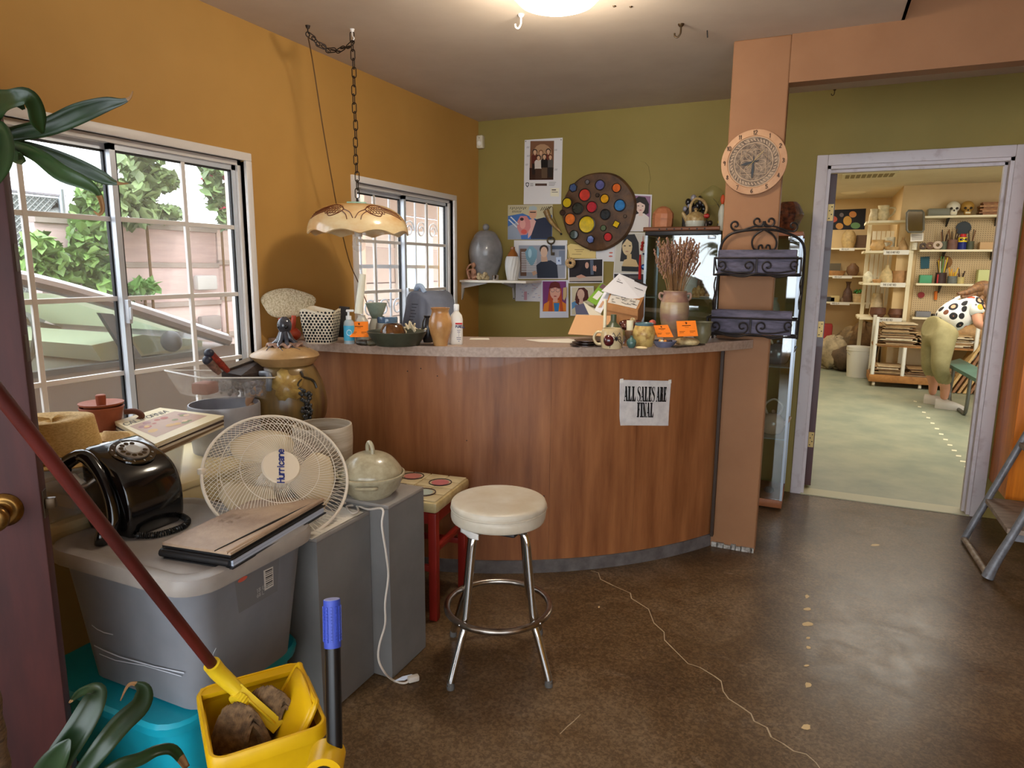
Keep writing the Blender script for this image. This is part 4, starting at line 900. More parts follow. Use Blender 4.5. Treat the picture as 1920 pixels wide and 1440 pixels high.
# --- desk fan head
fc = PD(521, 891, 2.15); nF = (_R*.43+_U*.57-_F*.70).normalized(); FM = Matrix.Translation(fc) @ frame_of(nF, (0, 0, 1)).to_4x4()
fa_ = T('desk_fan', 'white desk fan head lying tilted on the grey plinth', 'fan', PZ(590, 985, .6085))
m_fw = m('fan_wire_white', (214, 202, 184), .4); R0 = .222
O('rim', B().tube([FM @ p for p in arc((0, 0, 0), R0, 0, 2*math.pi*63/64, 63)], .0052, 8, closed=True), m_fw, fa_, **WT)
def cage(sg, nm, twist, n_):
    b = B()
    for k in range(n_):
        a = 2*math.pi*k/n_; pts = []
        for i in range(8):
            s_ = i/7; r_ = .058+(R0-.058)*s_; zz = sg*.052*(1-s_**2.6)
            aa = a+twist*s_; pts.append(FM @ Vector((r_*math.cos(aa), r_*math.sin(aa), zz)))
        b.tube(pts, .00105, 4, cap=False)
    for r_, rr_ in ((.12, .0013), (.175, .0013)):
        s_ = (r_-.058)/(R0-.058); b.tube([FM @ p for p in arc((0, 0, sg*.052*(1-s_**2.6)), r_, 0, 2*math.pi*47/48, 47)], rr_, 5, closed=True)
    O(nm, b, m_fw, fa_, world=True, kind='stuff')
cage(1, 'front_grille', .5, 96); cage(-1, 'rear_grille', -.5, 84)
O('badge', B().lathe([(0, .049), (.058, .049), (.059, .055), (.055, .060), (0, .061)], 36, FM), m('fan_badge', (212, 196, 172), .4), fa_, **WT)
b = B(); ux = (_R*.10+_U*.92).normalized(); ux = (ux-nF*ux.dot(nF)).normalized(); uy = nF.cross(ux); tw_ = textw('Hurricane', .02, .58, .3)
text(b, fc+nF*.0625-ux*tw_/2-uy*.007, ux, uy, .02, 'Hurricane', .58, .2, .3); O('badge_lettering', b, flat((40, 52, 120)), fa_, **WF)
for k in range(3):
    a0 = rad(98+k*120); b = B()
    def bld(u, v, a0=a0):
        r_ = .045+.135*u; wd_ = (.35+.5*math.sin(min(1, u*1.25)*math.pi*.62))*(1-.45*max(0, u-.8)*5*.6); a = a0+(v-.5)*wd_*1.9
        return FM @ Vector((r_*math.cos(a), r_*math.sin(a), -.012+(v-.5)*.035))
    b.grid(bld, 8, 8); O('blade', b, m('fan_blade_beige', (200, 182, 150), .4), fa_, world=True, sol=.002)
O('motor_housing', B().lathe(spline2([(0, -.15), (.03, -.148), (.05, -.13), (.056, -.09), (.05, -.055), (0, -.05)], 4), 28, FM), m_fw, fa_, **WT)
O('hub', B().lathe([(0, -.03), (.04, -.03), (.042, .02), (.03, .035), (0, .036)], 24, FM), m_fw, fa_, **WT)
O('rim_clip', B().cbox(FM @ Vector((-R0*math.cos(.25), R0*math.sin(.25), 0)), (.02, .02, .02), .004), m('fan_badge'), fa_, **WT)
cw = [PZ(640, 945, .62), PZ(662, 942, .613), PZ(672, 957, .613), PZ(660, 962, .613), PZ(650, 950, .615), PZ(668, 948, .613), PZ(690, 955, .618)]
e1 = Vector((-1.24, 1.735, .642)); drp = [e1, PX(716, 985, -1.236), PX(724, 1040, -1.236), PX(728, 1080, -1.236), PX(722, 1130, -1.236), PX(722, 1170, -1.236), PX(711, 1210, -1.238), PX(710, 1238, -1.235), PX(722, 1262, -1.22), PZ(738, 1276, .006), PZ(757, 1281, .006), PZ(768, 1276, .006)]
O('power_cord', B().tube(smoothpts(cw+drp, 5), .0036, 8), m('white_cord', (206, 196, 184), .5), fa_, **WT)
pp = PZ(775, 1272, .012); O('plug', B().cbox(pp, (.022, .04, .02), .005, -.7), m('white_cord'), fa_, **WT)
O('cord_tag', B().poly([PZ(738, 1277, .009), PZ(755, 1268, .022), PZ(772, 1264, .022), PZ(776, 1267, .020), PZ(758, 1276, .010)]), m('pale_cord_tag', (186, 192, 204), .5), fa_, **WF)
# --- casserole and ribbed cylinder pot
ca = T('casserole_dish', 'lidded speckled stoneware casserole on the grey plinth', 'casserole', (-1.375, 1.86, .6355))
m_st = m('speckled_stoneware', (176, 166, 138), .3, c2=(140, 128, 100), vs=28, det=8, lo=.25, hi=.6, coat=.4)
zz = lambda y: zrow(-1.375, 1.86, y)-.6355
O('base', B().lathe([(0, 0), (.072, 0), (.074, .004), (.098, .028), (.110, .062), (.118, .072), (.118, .078), (.112, .08), (.105, .07), (.09, .03), (0, .012)], 40), m_st, ca)
ld = O('lid', B().lathe(spline2([(.104, .068), (.108, .082), (.10, .10), (.075, .130), (.04, .148), (0, .153)], 4), 40), m_st, ca)
O('lid_handle', B().tube(smoothpts([(-.018, .012, .142), (-.02, .012, .165), (-.008, .005, .183), (.008, -.004, .180), (.018, -.01, .162), (.018, -.012, .143)], 5), .0075, 10), m_st, ld)
for s_ in (-1, 1):
    d = Vector((.45, -.85, 0)) if s_ < 0 else Vector((-.45, .85, 0)); sd = Vector((d.y, -d.x, 0))
    O('handle', B().tube(smoothpts([d*.10+sd*.035+Vector((0, 0, .052)), d*.122+sd*.028+Vector((0, 0, .056)), d*.122-sd*.028+Vector((0, 0, .056)), d*.10-sd*.035+Vector((0, 0, .052))], 5), .006, 8), m_st, ca)
pot('stoneware_cylinder', 'open ribbed cream stoneware cylinder behind the casserole', 'pot', 628, 2.4, .6355, [(40, 905), (50, 880), (53, 850), (54.5, 820), (54, 800), (53, 795)], m('ribbed_cream_clay', (190, 178, 160), .45, c2=(160, 144, 122), vs=4, st=(1, 1, 14), bump=.8, bs=8), xy=(-1.60, 1.885), inner=.006)
# --- window bench with everything on it
bn = T('window_bench', 'cream wooden bench under the left window behind the totes', 'bench', (-2.06, 1.66, 0))
m_cr = m('cream_bench_paint', (212, 192, 146), .45)
O('top', B().box((WX+.028, .98, .676), (-1.885, 2.30, .70), .004), m_cr, bn, **WT)
for x in (-2.28, -1.92):
    for y in (1.58, 2.25): O('leg', B().box((x-.02, y-.02, 0), (x+.02, y+.02, .676), .003), m_cr, bn, **WT)
O('apron', B().box((-1.905, 1.05, .60), (-1.89, 2.23, .676)), m_cr, bn, **WF)
# clear plastic box
cb = T('clear_box', 'translucent plastic storage box holding papers under the magazines', 'storage box', (-2.10, 1.30, .7005))
m_cp = hazem('clear_plastic', (222, 214, 204), .28, .2)
O('body', shell([(.185, .24, .03, 0), (.19, .245, .03, .006), (.205, .262, .035, .128)], .003), m_cp, cb)
O('lid', loft(B(), [(.207, .264, .035, .129), (.211, .268, .036, .129), (.211, .268, .036, .140), (.205, .262, .035, .144)]), hazem('frosted_lid', (226, 218, 208), .6, .3), cb)
tag(O('paper_pile', B().cbox((-2.10, 1.36, .727), (.30, .33, .04), .004), flat((190, 160, 112))), 'pile of tan papers inside the clear box', 'papers')
# magazines
mq = [(215, 790), (300, 764), (420, 779), (290, 832)]; MP = [PZ(x, y, .888) for x, y in mq]; mc_ = sum(MP, Vector())/4
RR.seed(11); zb_ = .845
covers = [(206, 190, 160), (120, 96, 70), (196, 182, 160), (70, 56, 50), (210, 196, 170), (214, 196, 152)]
for k in range(6):
    h = .0072; a = RR.uniform(-.05, .05) if k < 5 else 0; sc_ = 1-.02*RR.random()
    M_ = Matrix.Translation(mc_) @ Matrix.Rotation(a, 4, 'Z') @ Matrix.Scale(sc_, 4) @ Matrix.Translation(-mc_)
    P = [M_ @ p for p in MP]; P = [Vector((max(p.x, WX+.05), p.y, zb_+k*h)) for p in P]
    ord_ = ('bottom', 'second', 'third', 'fourth', 'fifth')
    if k < 5: tag(O('magazine', B().prism(P, (0, 0, h-.0006)), flat(covers[k]), smooth=False), '%s magazine from below in the pile on the clear box' % ord_[k] if k else 'lowest magazine of the pile on the clear box', 'magazine', 'magazines piled on the clear box')
    else:
        t_ = T('magazine', 'topmost magazine with a California food cover on the clear box', 'magazine', sum(P, Vector())/4, group='magazines piled on the clear box')
        O('pages', B().prism(P, (0, 0, h-.0006)), m('magazine_cover', (216, 200, 160), .4), t_, **WF)
        zt2 = zb_+k*h+h
        uv = lambda u, v, dz=0: (P[0].lerp(P[1], v)).lerp(P[3].lerp(P[2], v), u)*1+Vector((0, 0, h-.0004+dz))
        g = B(); g.m = 0; g.poly([uv(.30, .06), uv(.86, .10), uv(.82, .92), uv(.30, .92)])
        cols = [(176, 140, 118), (166, 74, 50), (196, 150, 70), (120, 120, 60), (150, 96, 96), (208, 170, 130)]
        for j in range(18):
            g.m = 1+j % 5; cu, cv = RR.uniform(.38, .78), RR.uniform(.16, .84); r_ = RR.uniform(.03, .07)
            g.poly([uv(cu+r_*math.cos(q)*.8, cv+r_*math.sin(q), .0002+j*.00003) for q in [i*math.pi/4 for i in range(8)]])
        O('cover_photo', g, [flat(c, .35) for c in cols], t_, **WF)
        g = B(); o_ = uv(.25, .04, .0003); ux = (P[1]-P[0]).normalized(); uy = (P[0]-P[3]).normalized(); w_ = textw('CALIFORNIA', .045, .5, .25); text(g, o_, ux, uy, .045*((P[1]-P[0]).length*.94/w_), 'CALIFORNIA', .5, .14, .25)
        O('cover_title', g, flat((110, 100, 90)), t_, **WF)
# straw hats
m_sw = m('woven_straw', (216, 184, 122), .8, c2=(190, 154, 92), vs=120, st=(1, 1, 2.5), bump=.6, bs=260, det=2)
def hat(nm, label, c, rz, sc_, crown, mat, tilt=0):
    R_ = (Matrix.Rotation(rz, 3, 'Z') @ Matrix.Rotation(tilt, 3, 'X')); t_ = T(nm, label, 'hat', c, rot=R_, group='straw hats on the clear box')
    b = B()
    def cr(a, s):
        an = 2*math.pi*a; r_ = .085+.01*s; z = .0
        if s < .6: q = s/.6; rr_ = (.098-.014*q); z = .10*q
        else: q = (s-.6)/.4; rr_ = .084*math.cos(q*math.pi/2*.98); z = .10+.02*math.sin(q*math.pi/2)-.03*max(0, q-.35)*abs(math.cos(an))**.3
        z -= .022*q*(abs(math.sin(an))) if s > .6 else 0
        return Vector((rr_*math.cos(an)*1.12, rr_*math.sin(an)*.92, z))*sc_
    if crown: O('crown', b.grid(cr, 40, 20, True), mat, t_); O('hat_band', B().tube([Vector((.099*1.12*math.cos(a), .099*.92*math.sin(a), .012))*sc_ for a in [k*math.pi/24 for k in range(48)]], .004, 6, closed=True), m('brown_braid', (90, 56, 28), .7, c2=(150, 110, 70), vs=200), t_)
    b = B().grid(lambda a, s: Vector(((.10+.075*s)*1.12*math.cos(2*math.pi*a), (.10+.075*s)*.95*math.sin(2*math.pi*a), .012*math.sin(2*math.pi*a*2+.5)*s+.02*s*s+.002))*sc_, 40, 5, True)
    O('brim', b, mat, t_, sol=.0022)
    return t_
hat('straw_hat', 'straw fedora with a thin brown braid on the clear box', (-2.06, 1.225, .8455), rad(35), 1.2, True, m_sw)
hat('straw_hat', 'small pale straw hat with its brim standing up behind the fedora', (-2.02, 1.385, .848), rad(20), .42, True, m('pale_straw', (222, 198, 156), .8, c2=(204, 176, 130), vs=150, bump=.5, bs=260, det=2), rad(-22))
# terracotta lidded pot
m_tc = m('terracotta_red', (160, 88, 58), .65, c2=(140, 72, 46), vs=10)
tp = T('terracotta_casserole', 'unglazed terracotta pot with flanged lid and loop handle by the window', 'pot', (-2.235, 1.50, .8455))
O('body', B().lathe(spline2([(0, 0), (.045, 0), (.050, .01), (.062, .06), (.068, .085), (.070, .088), (.064, .088), (.055, .05), (.0, .02)], 3), 36), m_tc, tp)
lz = .09
lid_ = O('lid', B().lathe([(0, lz-.006), (.052, lz-.006), (.055, lz+.004), (.068, lz+.008), (.070, lz+.014), (.060, lz+.013), (.03, lz+.004), (0, lz+.003)], 36), m_tc, tp)
O('knob', B().lathe([(0, lz), (.014, lz), (.0155, lz+.018), (.016, lz+.038), (.013, lz+.041), (0, lz+.041)], 18), m_tc, lid_)
O('handle', B().tube(smoothpts([(.055, .035, .012), (.085, .060, .030), (.10, .075, .050), (.085, .062, .068), (.06, .040, .068)], 5), .010, 10), m('dark_terracotta', (98, 56, 40), .65), tp)
# aluminium pot, organiser tray, brushes
ap = pot('aluminium_pot', 'dented aluminium cooking pot on the bench below the clear tray', 'pot', 440, 2.75, .7005, [(58, 830), (61, 800), (62.5, 770), (63, 748), (62, 744)], m('dull_aluminium', (176, 176, 180), .42, .35, c2=(156, 154, 158), vs=6), xy=(-2.10, 1.905), inner=.004)
ty = T('organiser_tray', 'clear divided plastic tray of odds and ends on the aluminium pot', 'tray', (-2.09, 1.96, .915))
ty.matrix_basis = Matrix.Translation((-2.10, 1.91, .915)) @ Matrix.Rotation(rad(-8), 4, 'X') @ Matrix.Rotation(rad(4), 4, 'Y')
m_ct = hazem('clear_tray_plastic', (214, 210, 206), .15, .12)
b = shell([(.075, .15, .01, 0), (.10, .205, .012, .085)], .003); O('body', b, m_ct, ty); O('rim', B().tube([Vector((x, y, .085)) for x, y in rr(.10, .205, .012, 2)], .003, 6, closed=True), m('white_plastic', (228, 228, 226), .35), ty)
for y in (-.05, .05): O('divider', B().box((-.08, y-.0015, .004), (.08, y+.0015, .078)), m_ct, ty, smooth=False)
RR.seed(21)
cols = [(140, 74, 50), (60, 50, 50), (150, 140, 130), (150, 40, 60), (90, 80, 74), (190, 180, 160), (70, 74, 60)]
names = ['clay_bit', 'dark_bead_heap', 'pale_shard', 'red_wrapper', 'grey_pebble', 'cream_chip', 'olive_bit']
b = B(); b.x = ty.matrix_basis
o_ = tag(O('clay_block', B().cbox(ty.matrix_basis @ Vector((.02, -.115, .036)), (.07, .07, .045), .008, .2), flat((130, 74, 54))), 'reddish clay block in the left end of the clear tray', 'clay')
b = B(); b.x = ty.matrix_basis
for i in range(60): b.sph((RR.uniform(-.06, .07), RR.uniform(-.04, .04), .012+RR.random()*.045), RR.uniform(.005, .010), 7, 5)
tag(O('bead_heap', b, m('bead_mix', (110, 96, 84), .4, c2=(40, 34, 34), vs=60)), 'heap of small dark beads in the middle of the clear tray', 'beads', kind='stuff')
b = B(); b.x = ty.matrix_basis
for i in range(60): b.sph((RR.uniform(-.06, .075), RR.uniform(.062, .15), .012+RR.random()*.045), RR.uniform(.006, .011), 7, 5)
tag(O('pebble_heap', b, m('pebble_mix', (150, 146, 150), .4, c2=(70, 60, 74), vs=50)), 'heap of grey and plum pebbles in the right end of the clear tray', 'pebbles', kind='stuff')
# wooden box frame leaning on the tray and two fetling brushes
P = [PX(448, 688, -2.07), PX(528, 690, -2.06), PX(505, 665, -2.16), PX(440, 690, -2.15)]
w0 = PX(415, 697, -2.13); w1 = PX(506, 664, -2.13); w2 = PX(528, 690, -2.06); w3 = PX(452, 704, -2.05)
fb_ = T('dark_wood_block', 'dark carved wooden block with pale edge lying on the clear tray', 'block', w3)
O('carved_side', B().prism([w0, w3, w2, w1], (0, 0, -.03)), m('dark_carved_wood', (58, 42, 34), .6, c2=(34, 24, 20), vs=30, bump=.8, bs=60), fb_, **WF)
O('pale_edge', B().tube([w0+Vector((0, 0, .006)), w1+Vector((0, 0, .006))], .012, 4), m('pale_edge_wood', (132, 124, 116), .6), fb_, **WF)
for (x0, y0, x1, y1, c, lb) in ((387, 658, 428, 696, (156, 52, 34), 'red handled tool with dark tip leaning in the clear tray'), (386, 672, 412, 700, (136, 100, 84), 'pinkish wooden handled tool with dark tip in the clear tray')):
    a, c_ = PX(x0, y0, -2.12), PX(x1, y1, -2.10); t_ = T('clay_tool', lb, 'tool', c_, group='tools in the clear tray'); d = a-c_
    O('handle', B().tube([c_, c_+d*.35, c_+d*.8], [.010, .015, .017], 12), m('tool_handle_%d' % c[0], c, .5, c2=tuple(int(v*.6) for v in c), vs=60), t_, **WT)
    O('tip', B().sph(c_+d*.88, .019, 14, 10), m('dark_blue_tip', (40, 42, 56), .4), t_, **WT)
# --- large lidded jar with octopus knob
JX, JY, JZ = -2.05, 2.20, .7005
jt = T('octopus_jar', 'large lidded stoneware jar with octopus knob, leaf and grape reliefs', 'jar', (JX, JY, JZ))
k = depth((JX, JY, .95))/FPX; jz = lambda y: zrow(JX, JY, y)-JZ
def jar_mat():
    mt = bpy.data.materials.new('drip_glaze'); mt.use_nodes = True; N = mt.node_tree.nodes; L = mt.node_tree.links; b = N['Principled BSDF']; b.inputs['Roughness'].default_value = .28
    tc = N.new('ShaderNodeTexCoord'); mp = N.new('ShaderNodeMapping'); mp.inputs['Scale'].default_value = (9, 9, 1.2); L.new(tc.outputs['Object'], mp.inputs[0])
    t = N.new('ShaderNodeTexNoise'); t.inputs['Scale'].default_value = 1.6; t.inputs['Detail'].default_value = 5; L.new(mp.outputs[0], t.inputs[0])
    r = N.new('ShaderNodeValToRGB'); e = r.color_ramp.elements; e[0].position = .3; e[0].color = lin((70, 48, 34))+(1,); e[1].position = .7; e[1].color = lin((128, 102, 60))+(1,)
    for p_, c in ((.42, (92, 62, 40)), (.5, (104, 84, 48)), (.58, (126, 98, 54))): x = e.new(p_); x.color = lin(c)+(1,)
    L.new(t.outputs['Fac'], r.inputs[0]); L.new(r.outputs[0], b.inputs['Base Color']); return mt
prof = [(0, 0), (.10, 0), (46*k, jz(808)), (66*k, jz(785)), (71*k, jz(765)), (71*k, jz(745)), (64*k, jz(715)), (53*k, jz(690)), (47*k, jz(682)), (47*k, jz(674)), (0, jz(674))]
prof = [(0, 0), (.085, 0)]+spline2(prof[2:10], 4)+[(0, jz(674))]
rj = lambda z: next((a[0]+(b_[0]-a[0])*(z-a[1])/(b_[1]-a[1]+1e-9) for a, b_ in zip(prof[1:], prof[2:]) if a[1] <= z <= b_[1]), .1)
O('body', B().lathe(prof, 48), jar_mat(), jt)
m_ld = m('ash_glaze_lid', (186, 148, 98), .35, c2=(146, 112, 70), vs=8)
jl = O('lid', B().lathe([(0, jz(682)), (50*k, jz(682)), (60*k, jz(669)), (62*k, jz(666)), (60*k, jz(662)), (36*k, jz(650)), (14*k, jz(645)), (0, jz(644))], 40, wob=lambda a, j: .02*math.sin(5*a+1)), m_ld, jt)
ruf = O('ruffle', B().grid(lambda a, s: Vector(((.03+.045*s)*math.cos(2*math.pi*a)*(1+.08*math.sin(14*math.pi*a)), (.03+.045*s)*math.sin(2*math.pi*a), jz(647)+.012-.012*s+.008*s*math.sin(22*math.pi*a))), 72, 6, True), m('pink_clay', (176, 138, 116), .5, c2=(66, 50, 46), vs=40), jl, sol=.004)
m_oc = m('octopus_glaze', (84, 86, 96), .15, c2=(46, 48, 56), vs=16, coat=.5)
oc = O('octopus_head', B().sph((0, 0, jz(610)), (.030, .030, .036), 20, 12, wob=lambda a, th: .05*math.sin(3*a)), m_oc, jl)
for s_ in (-1, 1):
    d = Vector((_R.x*s_*.55-_F.x*.8, _R.y*s_*.55-_F.y*.8, 0)).normalized(); O('eye', B().sph(Vector((0, 0, jz(612)))+d*.024, .009, 10, 8), m('eye_glaze', (26, 28, 32), .1), oc)
for q in range(8):
    a = q*math.pi/4+.2; d = Vector((math.cos(a), math.sin(a), 0)); sd = Vector((-d.y, d.x, 0))
    O('tentacle', B().tube(smoothpts([d*.012+Vector((0, 0, jz(622))), d*.03+Vector((0, 0, jz(637))), d*.05+Vector((0, 0, jz(644))), d*.07+sd*.02+Vector((0, 0, jz(650))), d*.085+sd*.04+Vector((0, 0, jz(656)+.006))], 4), [.011-.0005*i for i in range(17)], 8), m_oc, oc)
def on_jar(px, py, off=.004):
    z = jz(py); r_ = rj(z)+off; u = max(-.985, min(.985, (px-563)*k/r_)); a = math.atan2(-JY, -JX); side = Vector((math.sin(-a+math.pi/2)*0+_R.x, _R.y, 0)).normalized(); fr = Vector((-_F.x, -_F.y, 0)).normalized()
    return Vector((JX, JY, JZ+z))+side*(u*r_)+fr*(math.sqrt(1-u*u)*r_)
b = B(); cx_, cy_ = 582, 712; ring = []
for i in range(36):
    a = i*2*math.pi/36; f = 1+.45*(abs(math.sin(a*2.5))-.5)+.08*(i % 2); ring.append(on_jar(cx_+24*f*math.cos(a), cy_+22*f*math.sin(a)+.25*24*math.cos(a), .008))
b.add([on_jar(cx_, cy_, .0082)]+ring, [(0, 1+i, 1+(i+1) % 36) for i in range(36)]); O('leaf_relief', b, m('gold_leaf_glaze', (176, 148, 84), .3, c2=(136, 104, 52), vs=24), jt, world=True, sol=.004)
RR.seed(4); gp = B()
for i in range(44):
    f = i/44; gp.sph(on_jar(612-10*f*0+RR.uniform(-9, 9)*(1-.5*f)+4*f, 725+60*f+RR.uniform(-4, 4), .006), .0085, 8, 6)
O('grape_relief', gp, m('grape_glaze', (36, 34, 36), .15, c2=(60, 66, 70), vs=30, coat=.5), jt, **WT)
O('shoulder_lug', B().tube(smoothpts([on_jar(528, 695, .0), on_jar(536, 692, .02), on_jar(552, 692, .022), on_jar(554, 705, .018), on_jar(552, 720, .0)], 4), .012, 10), m('blue_grey_glaze', (112, 116, 124), .3), jt, **WT)
fg = B().tube(smoothpts([on_jar(522, 756, .0), on_jar(514, 742, .016), on_jar(522, 728, .022), on_jar(530, 716, .014)], 4), [.020-.0008*i for i in range(13)], 12)
for q in ((522, 750), (512, 732), (536, 724), (500, 752)): fg.sph(on_jar(q[0], q[1], .014), .016, 10, 8)
O('figure_relief', fg, m('bisque_clay', (186, 140, 104), .55), jt, **WT)
for pts in (((602, 690), (606, 700), (600, 712), (606, 722)), ((606, 700), (620, 708), (626, 722))): O('vine_relief', B().tube(smoothpts([on_jar(*q, .004) for q in pts], 4), .005, 8), m('dark_vine_glaze', (50, 44, 34), .3), jt, **WT)
# ================================================================ things on the counter
def V3(px, py, t): return PD(px, py, t)
def put(b, p): b.v = [v+Vector(p) for v in b.v]; return b
def base_at(cx, py, t, z=TOP):
    p = PD(cx, py, t); return Vector((p.x, p.y, z))
def orange_card(label, q, ts, par=None):
    P = [PD(x, y, t) for (x, y), t in zip(q, ts)]; n = (P[1]-P[0]).cross(P[3]-P[0]).normalized()
    if n.dot(CP-P[0]) < 0: n = -n
    t_ = T('business_card', label, 'card', (P[2]+P[3])/2, group='orange business cards on the counter')
    O('card', B().prism([p-n*.0006 for p in P], n*.0006), m('orange_card', (232, 122, 24), .6), t_, **WF)
    uv = lambda u, v: (P[3].lerp(P[2], u)).lerp(P[0].lerp(P[1], u), v)+n*.0003
    g = B(); dk = flat((60, 30, 14))
    for (u0, u1, v0, h) in ((.27, .72, .66, .045), (.40, .60, .58, .02), (.10, .38, .30, .025), (.62, .90, .30, .03), (.10, .32, .22, .025), (.62, .80, .22, .02)): g.poly([uv(u0, v0), uv(u1, v0), uv(u1, v0+h), uv(u0, v0+h)])
    g.poly([uv(.46, .78), uv(.54, .78), uv(.52, .92), uv(.48, .92)]); g.poly([uv(.43, .86), uv(.57, .84), uv(.55, .88), uv(.45, .90)])
    O('print', g, dk, t_, **WF); return t_
# coral dish, lump behind, red claw stand
c_ = PD(540, 568, 3.12); FM2 = frame_of((CP-c_)+Vector((0, 0, .9)), (0, 0, 1))
tag(O('coral_dish', B().sph(c_, (.119, .071, .02), 40, 14, xf=FM2, wob=lambda a, th: .05*math.sin(3*a+.8)+.03*math.sin(5*a)), m('brain_coral', (214, 200, 170), .8, c2=(168, 150, 116), vs=150, bump=3, bs=150, det=2, lo=.35, hi=.6)), 'cream oval dish with brain coral texture leaning on yellow wall', 'dish')
c2_ = base_at(602, 620, 3.10); tag(O('coral_lump', put(B().sph((0, 0, .063), (.06, .05, .063), 24, 14, wob=lambda a, th: .08*math.sin(4*a+2*th)), c2_), m('brain_coral')), 'pale rounded coral lump behind the black dotted vessel', 'coral')
cb_ = base_at(543, 628, 3.06); t_ = T('claw_stand', 'glossy red orange claw shaped ceramic stand under the coral dish', 'sculpture', cb_)
m_rg = m('red_orange_glaze', (184, 66, 34), .2, c2=(150, 44, 26), vs=20, coat=.4)
O('foot', B().sph((0, 0, .03), (.05, .04, .032), 20, 12, wob=lambda a, th: .12*math.sin(3*a)), m_rg, t_)
for dx, dz in ((-.052, .10), (.03, .115), (-.005, .075)): O('prong', B().tube(smoothpts([(dx*.2, 0, .035), (dx*.7, 0, .065), (dx, 0, dz)], 5), [.017-.0007*i for i in range(11)], 10), m_rg, t_)
# dotted vessel
vb = base_at(603, 634, 2.98); k = 2.98/FPX; t_ = T('dotted_vessel', 'square cream vessel pierced all over with black dots', 'vase', vb, rad(20))
b = B(); n_ = 4*6
for (s_, flip) in ((1, 0), (.93, 1)):
    rows = []
    for z, w_ in ((0, .054), (.006, .058), (.05, .066), (.11, .073), (.145, .074)):
        pts = rr(w_*s_, w_*s_*.92, .022, 5); rows.append([(x, y, max(z, .004*flip)+(.014*math.sin(3*math.atan2(y, x)+1) if z > .14 else 0)) for x, y in pts])
    o = len(b.v); vs = [p for r in rows for p in r]; fs = [(i*24+j, i*24+(j+1) % 24, (i+1)*24+(j+1) % 24, (i+1)*24+j) for i in range(4) for j in range(24)]; fs.append(list(range(24))); b.add(vs, fs)
O('body', b, m('pierced_clay', (222, 210, 186), .6), t_)
b = B()
for r_ in range(11):
    z = .012+r_*.0125; w_ = .0588+.008*min(1, (z-.006)/.044)+.007*max(0, min(1, (z-.05)/.06)); P = [Vector(q) for q in rr(w_, w_*.92, .022, 5)]; P.append(P[0]); Ls = [(P[i+1]-P[i]).length for i in range(24)]; tot = sum(Ls); n_ = 32
    for j in range(n_):
        d = (j+.5*(r_ % 2))/n_*tot; i = 0
        while i < 23 and d > Ls[i]: d -= Ls[i]; i += 1
        p = P[i].lerp(P[i+1], d/max(Ls[i], 1e-9)); tg = (P[i+1]-P[i]).normalized(); q_ = .0056*(.85+.3*((j*7+r_*3) % 5)/5); b.poly([(p.x+tg.x*q_*math.cos(a), p.y+tg.y*q_*math.cos(a), z+q_*math.sin(a)) for a in [k_*math.pi/4 for k_ in range(8)]])
O('black_dots', b, flat((14, 12, 12)), t_, smooth=False, kind='stuff')
for sx in (-1, 1): O('foot', B().cbox((sx*.035, -.02, -.0005+.004), (.02, .03, .009), .002), m('cream_foot', (214, 202, 178), .6), t_)
# frame, pump bottle, candle
P = [PD(634, 632, 3.08), PD(654, 633, 3.0), PD(654, 576, 3.03), PD(636, 574, 3.11)]
tag(O('photo_frame', B().prism(P, (-.004, .012, 0)), m('frame_black', (26, 26, 30), .4), smooth=False), 'small black framed picture standing behind the pump bottle', 'frame')
pb_ = base_at(655, 634, 2.96); t_ = T('pump_bottle', 'clear pump bottle with a light blue label on the counter', 'bottle', pb_)
O('body', B().lathe(spline2([(.0, 0), (.022, 0), (.023, .01), (.023, .085), (.018, .10), (.010, .106), (0, .106)], 3), 24), hazem('clear_lotion', (196, 216, 222), .55, .15), t_)
O('label', B().lathe([(.0235, .015), (.0235, .08)], 24), m('blue_label', (70, 170, 206), .5), t_);
O('label_mark', B().tube([Vector((.0238*math.cos(a0), .0238*math.sin(a0), .05+.012*math.sin(q))) for q in [i*math.pi/8 for i in range(16)] for a0 in [math.atan2(-pb_.y, -pb_.x)+.45*math.cos(q)]], .001, 5, closed=True), flat((230, 240, 244)), t_)
O('pump', B().cyl((0, 0, .106), (0, 0, .122), .012).cyl((0, 0, .122), (0, 0, .140), .005).cbox((.008, 0, .144), (.034, .014, .010), .003, .6), m('white_plastic', (228, 228, 226), .35), t_)
ch = base_at(679, 634, 3.02); t_ = T('candle_holder', 'small grey stoneware bottle holding a leaning white taper candle', 'candle', ch); k = 3.02/FPX
O('bottle', B().lathe(spline2([(0, 0), (.024, 0), (.03, .03), (.032, .07), (.028, .095), (.018, .112), (.017, .120), (.015, .121), (0, .118)], 3), 28), m('grey_white_glaze', (192, 188, 176), .3, c2=(166, 160, 146), vs=18), t_)
a_, b_ = PD(672, 588, 3.02), PD(680, 514, 3.0); O('taper', B().cyl(a_, b_, .0185, .0145, n=18).cyl(b_, b_+Vector((0, 0, .006)), .0012), m('white_wax', (226, 222, 202), .4), t_, **WT)
orange_card('orange business card leaning on the small candle bottle', ((656, 603), (690, 603), (691, 632), (656, 632)), (2.98, 2.98, 2.93, 2.93))
dk_ = base_at(682, 635, 2.90); t_ = T('dark_seed_pod', 'dark mottled seed pod lying before the orange card', 'pod', dk_)
O('pod', B().sph((0, 0, .011), (.042, .022, .012), 20, 10, wob=lambda a, th: .12*math.sin(5*a)), m('mottled_dark', (70, 64, 52), .4, c2=(28, 26, 24), vs=50), t_); O('wing', B().sph((.035, .004, .012), (.030, .02, .014), 16, 8, wob=lambda a, th: .1*math.sin(3*a)), m('mottled_olive', (96, 88, 66), .4, c2=(50, 46, 36), vs=40), t_)
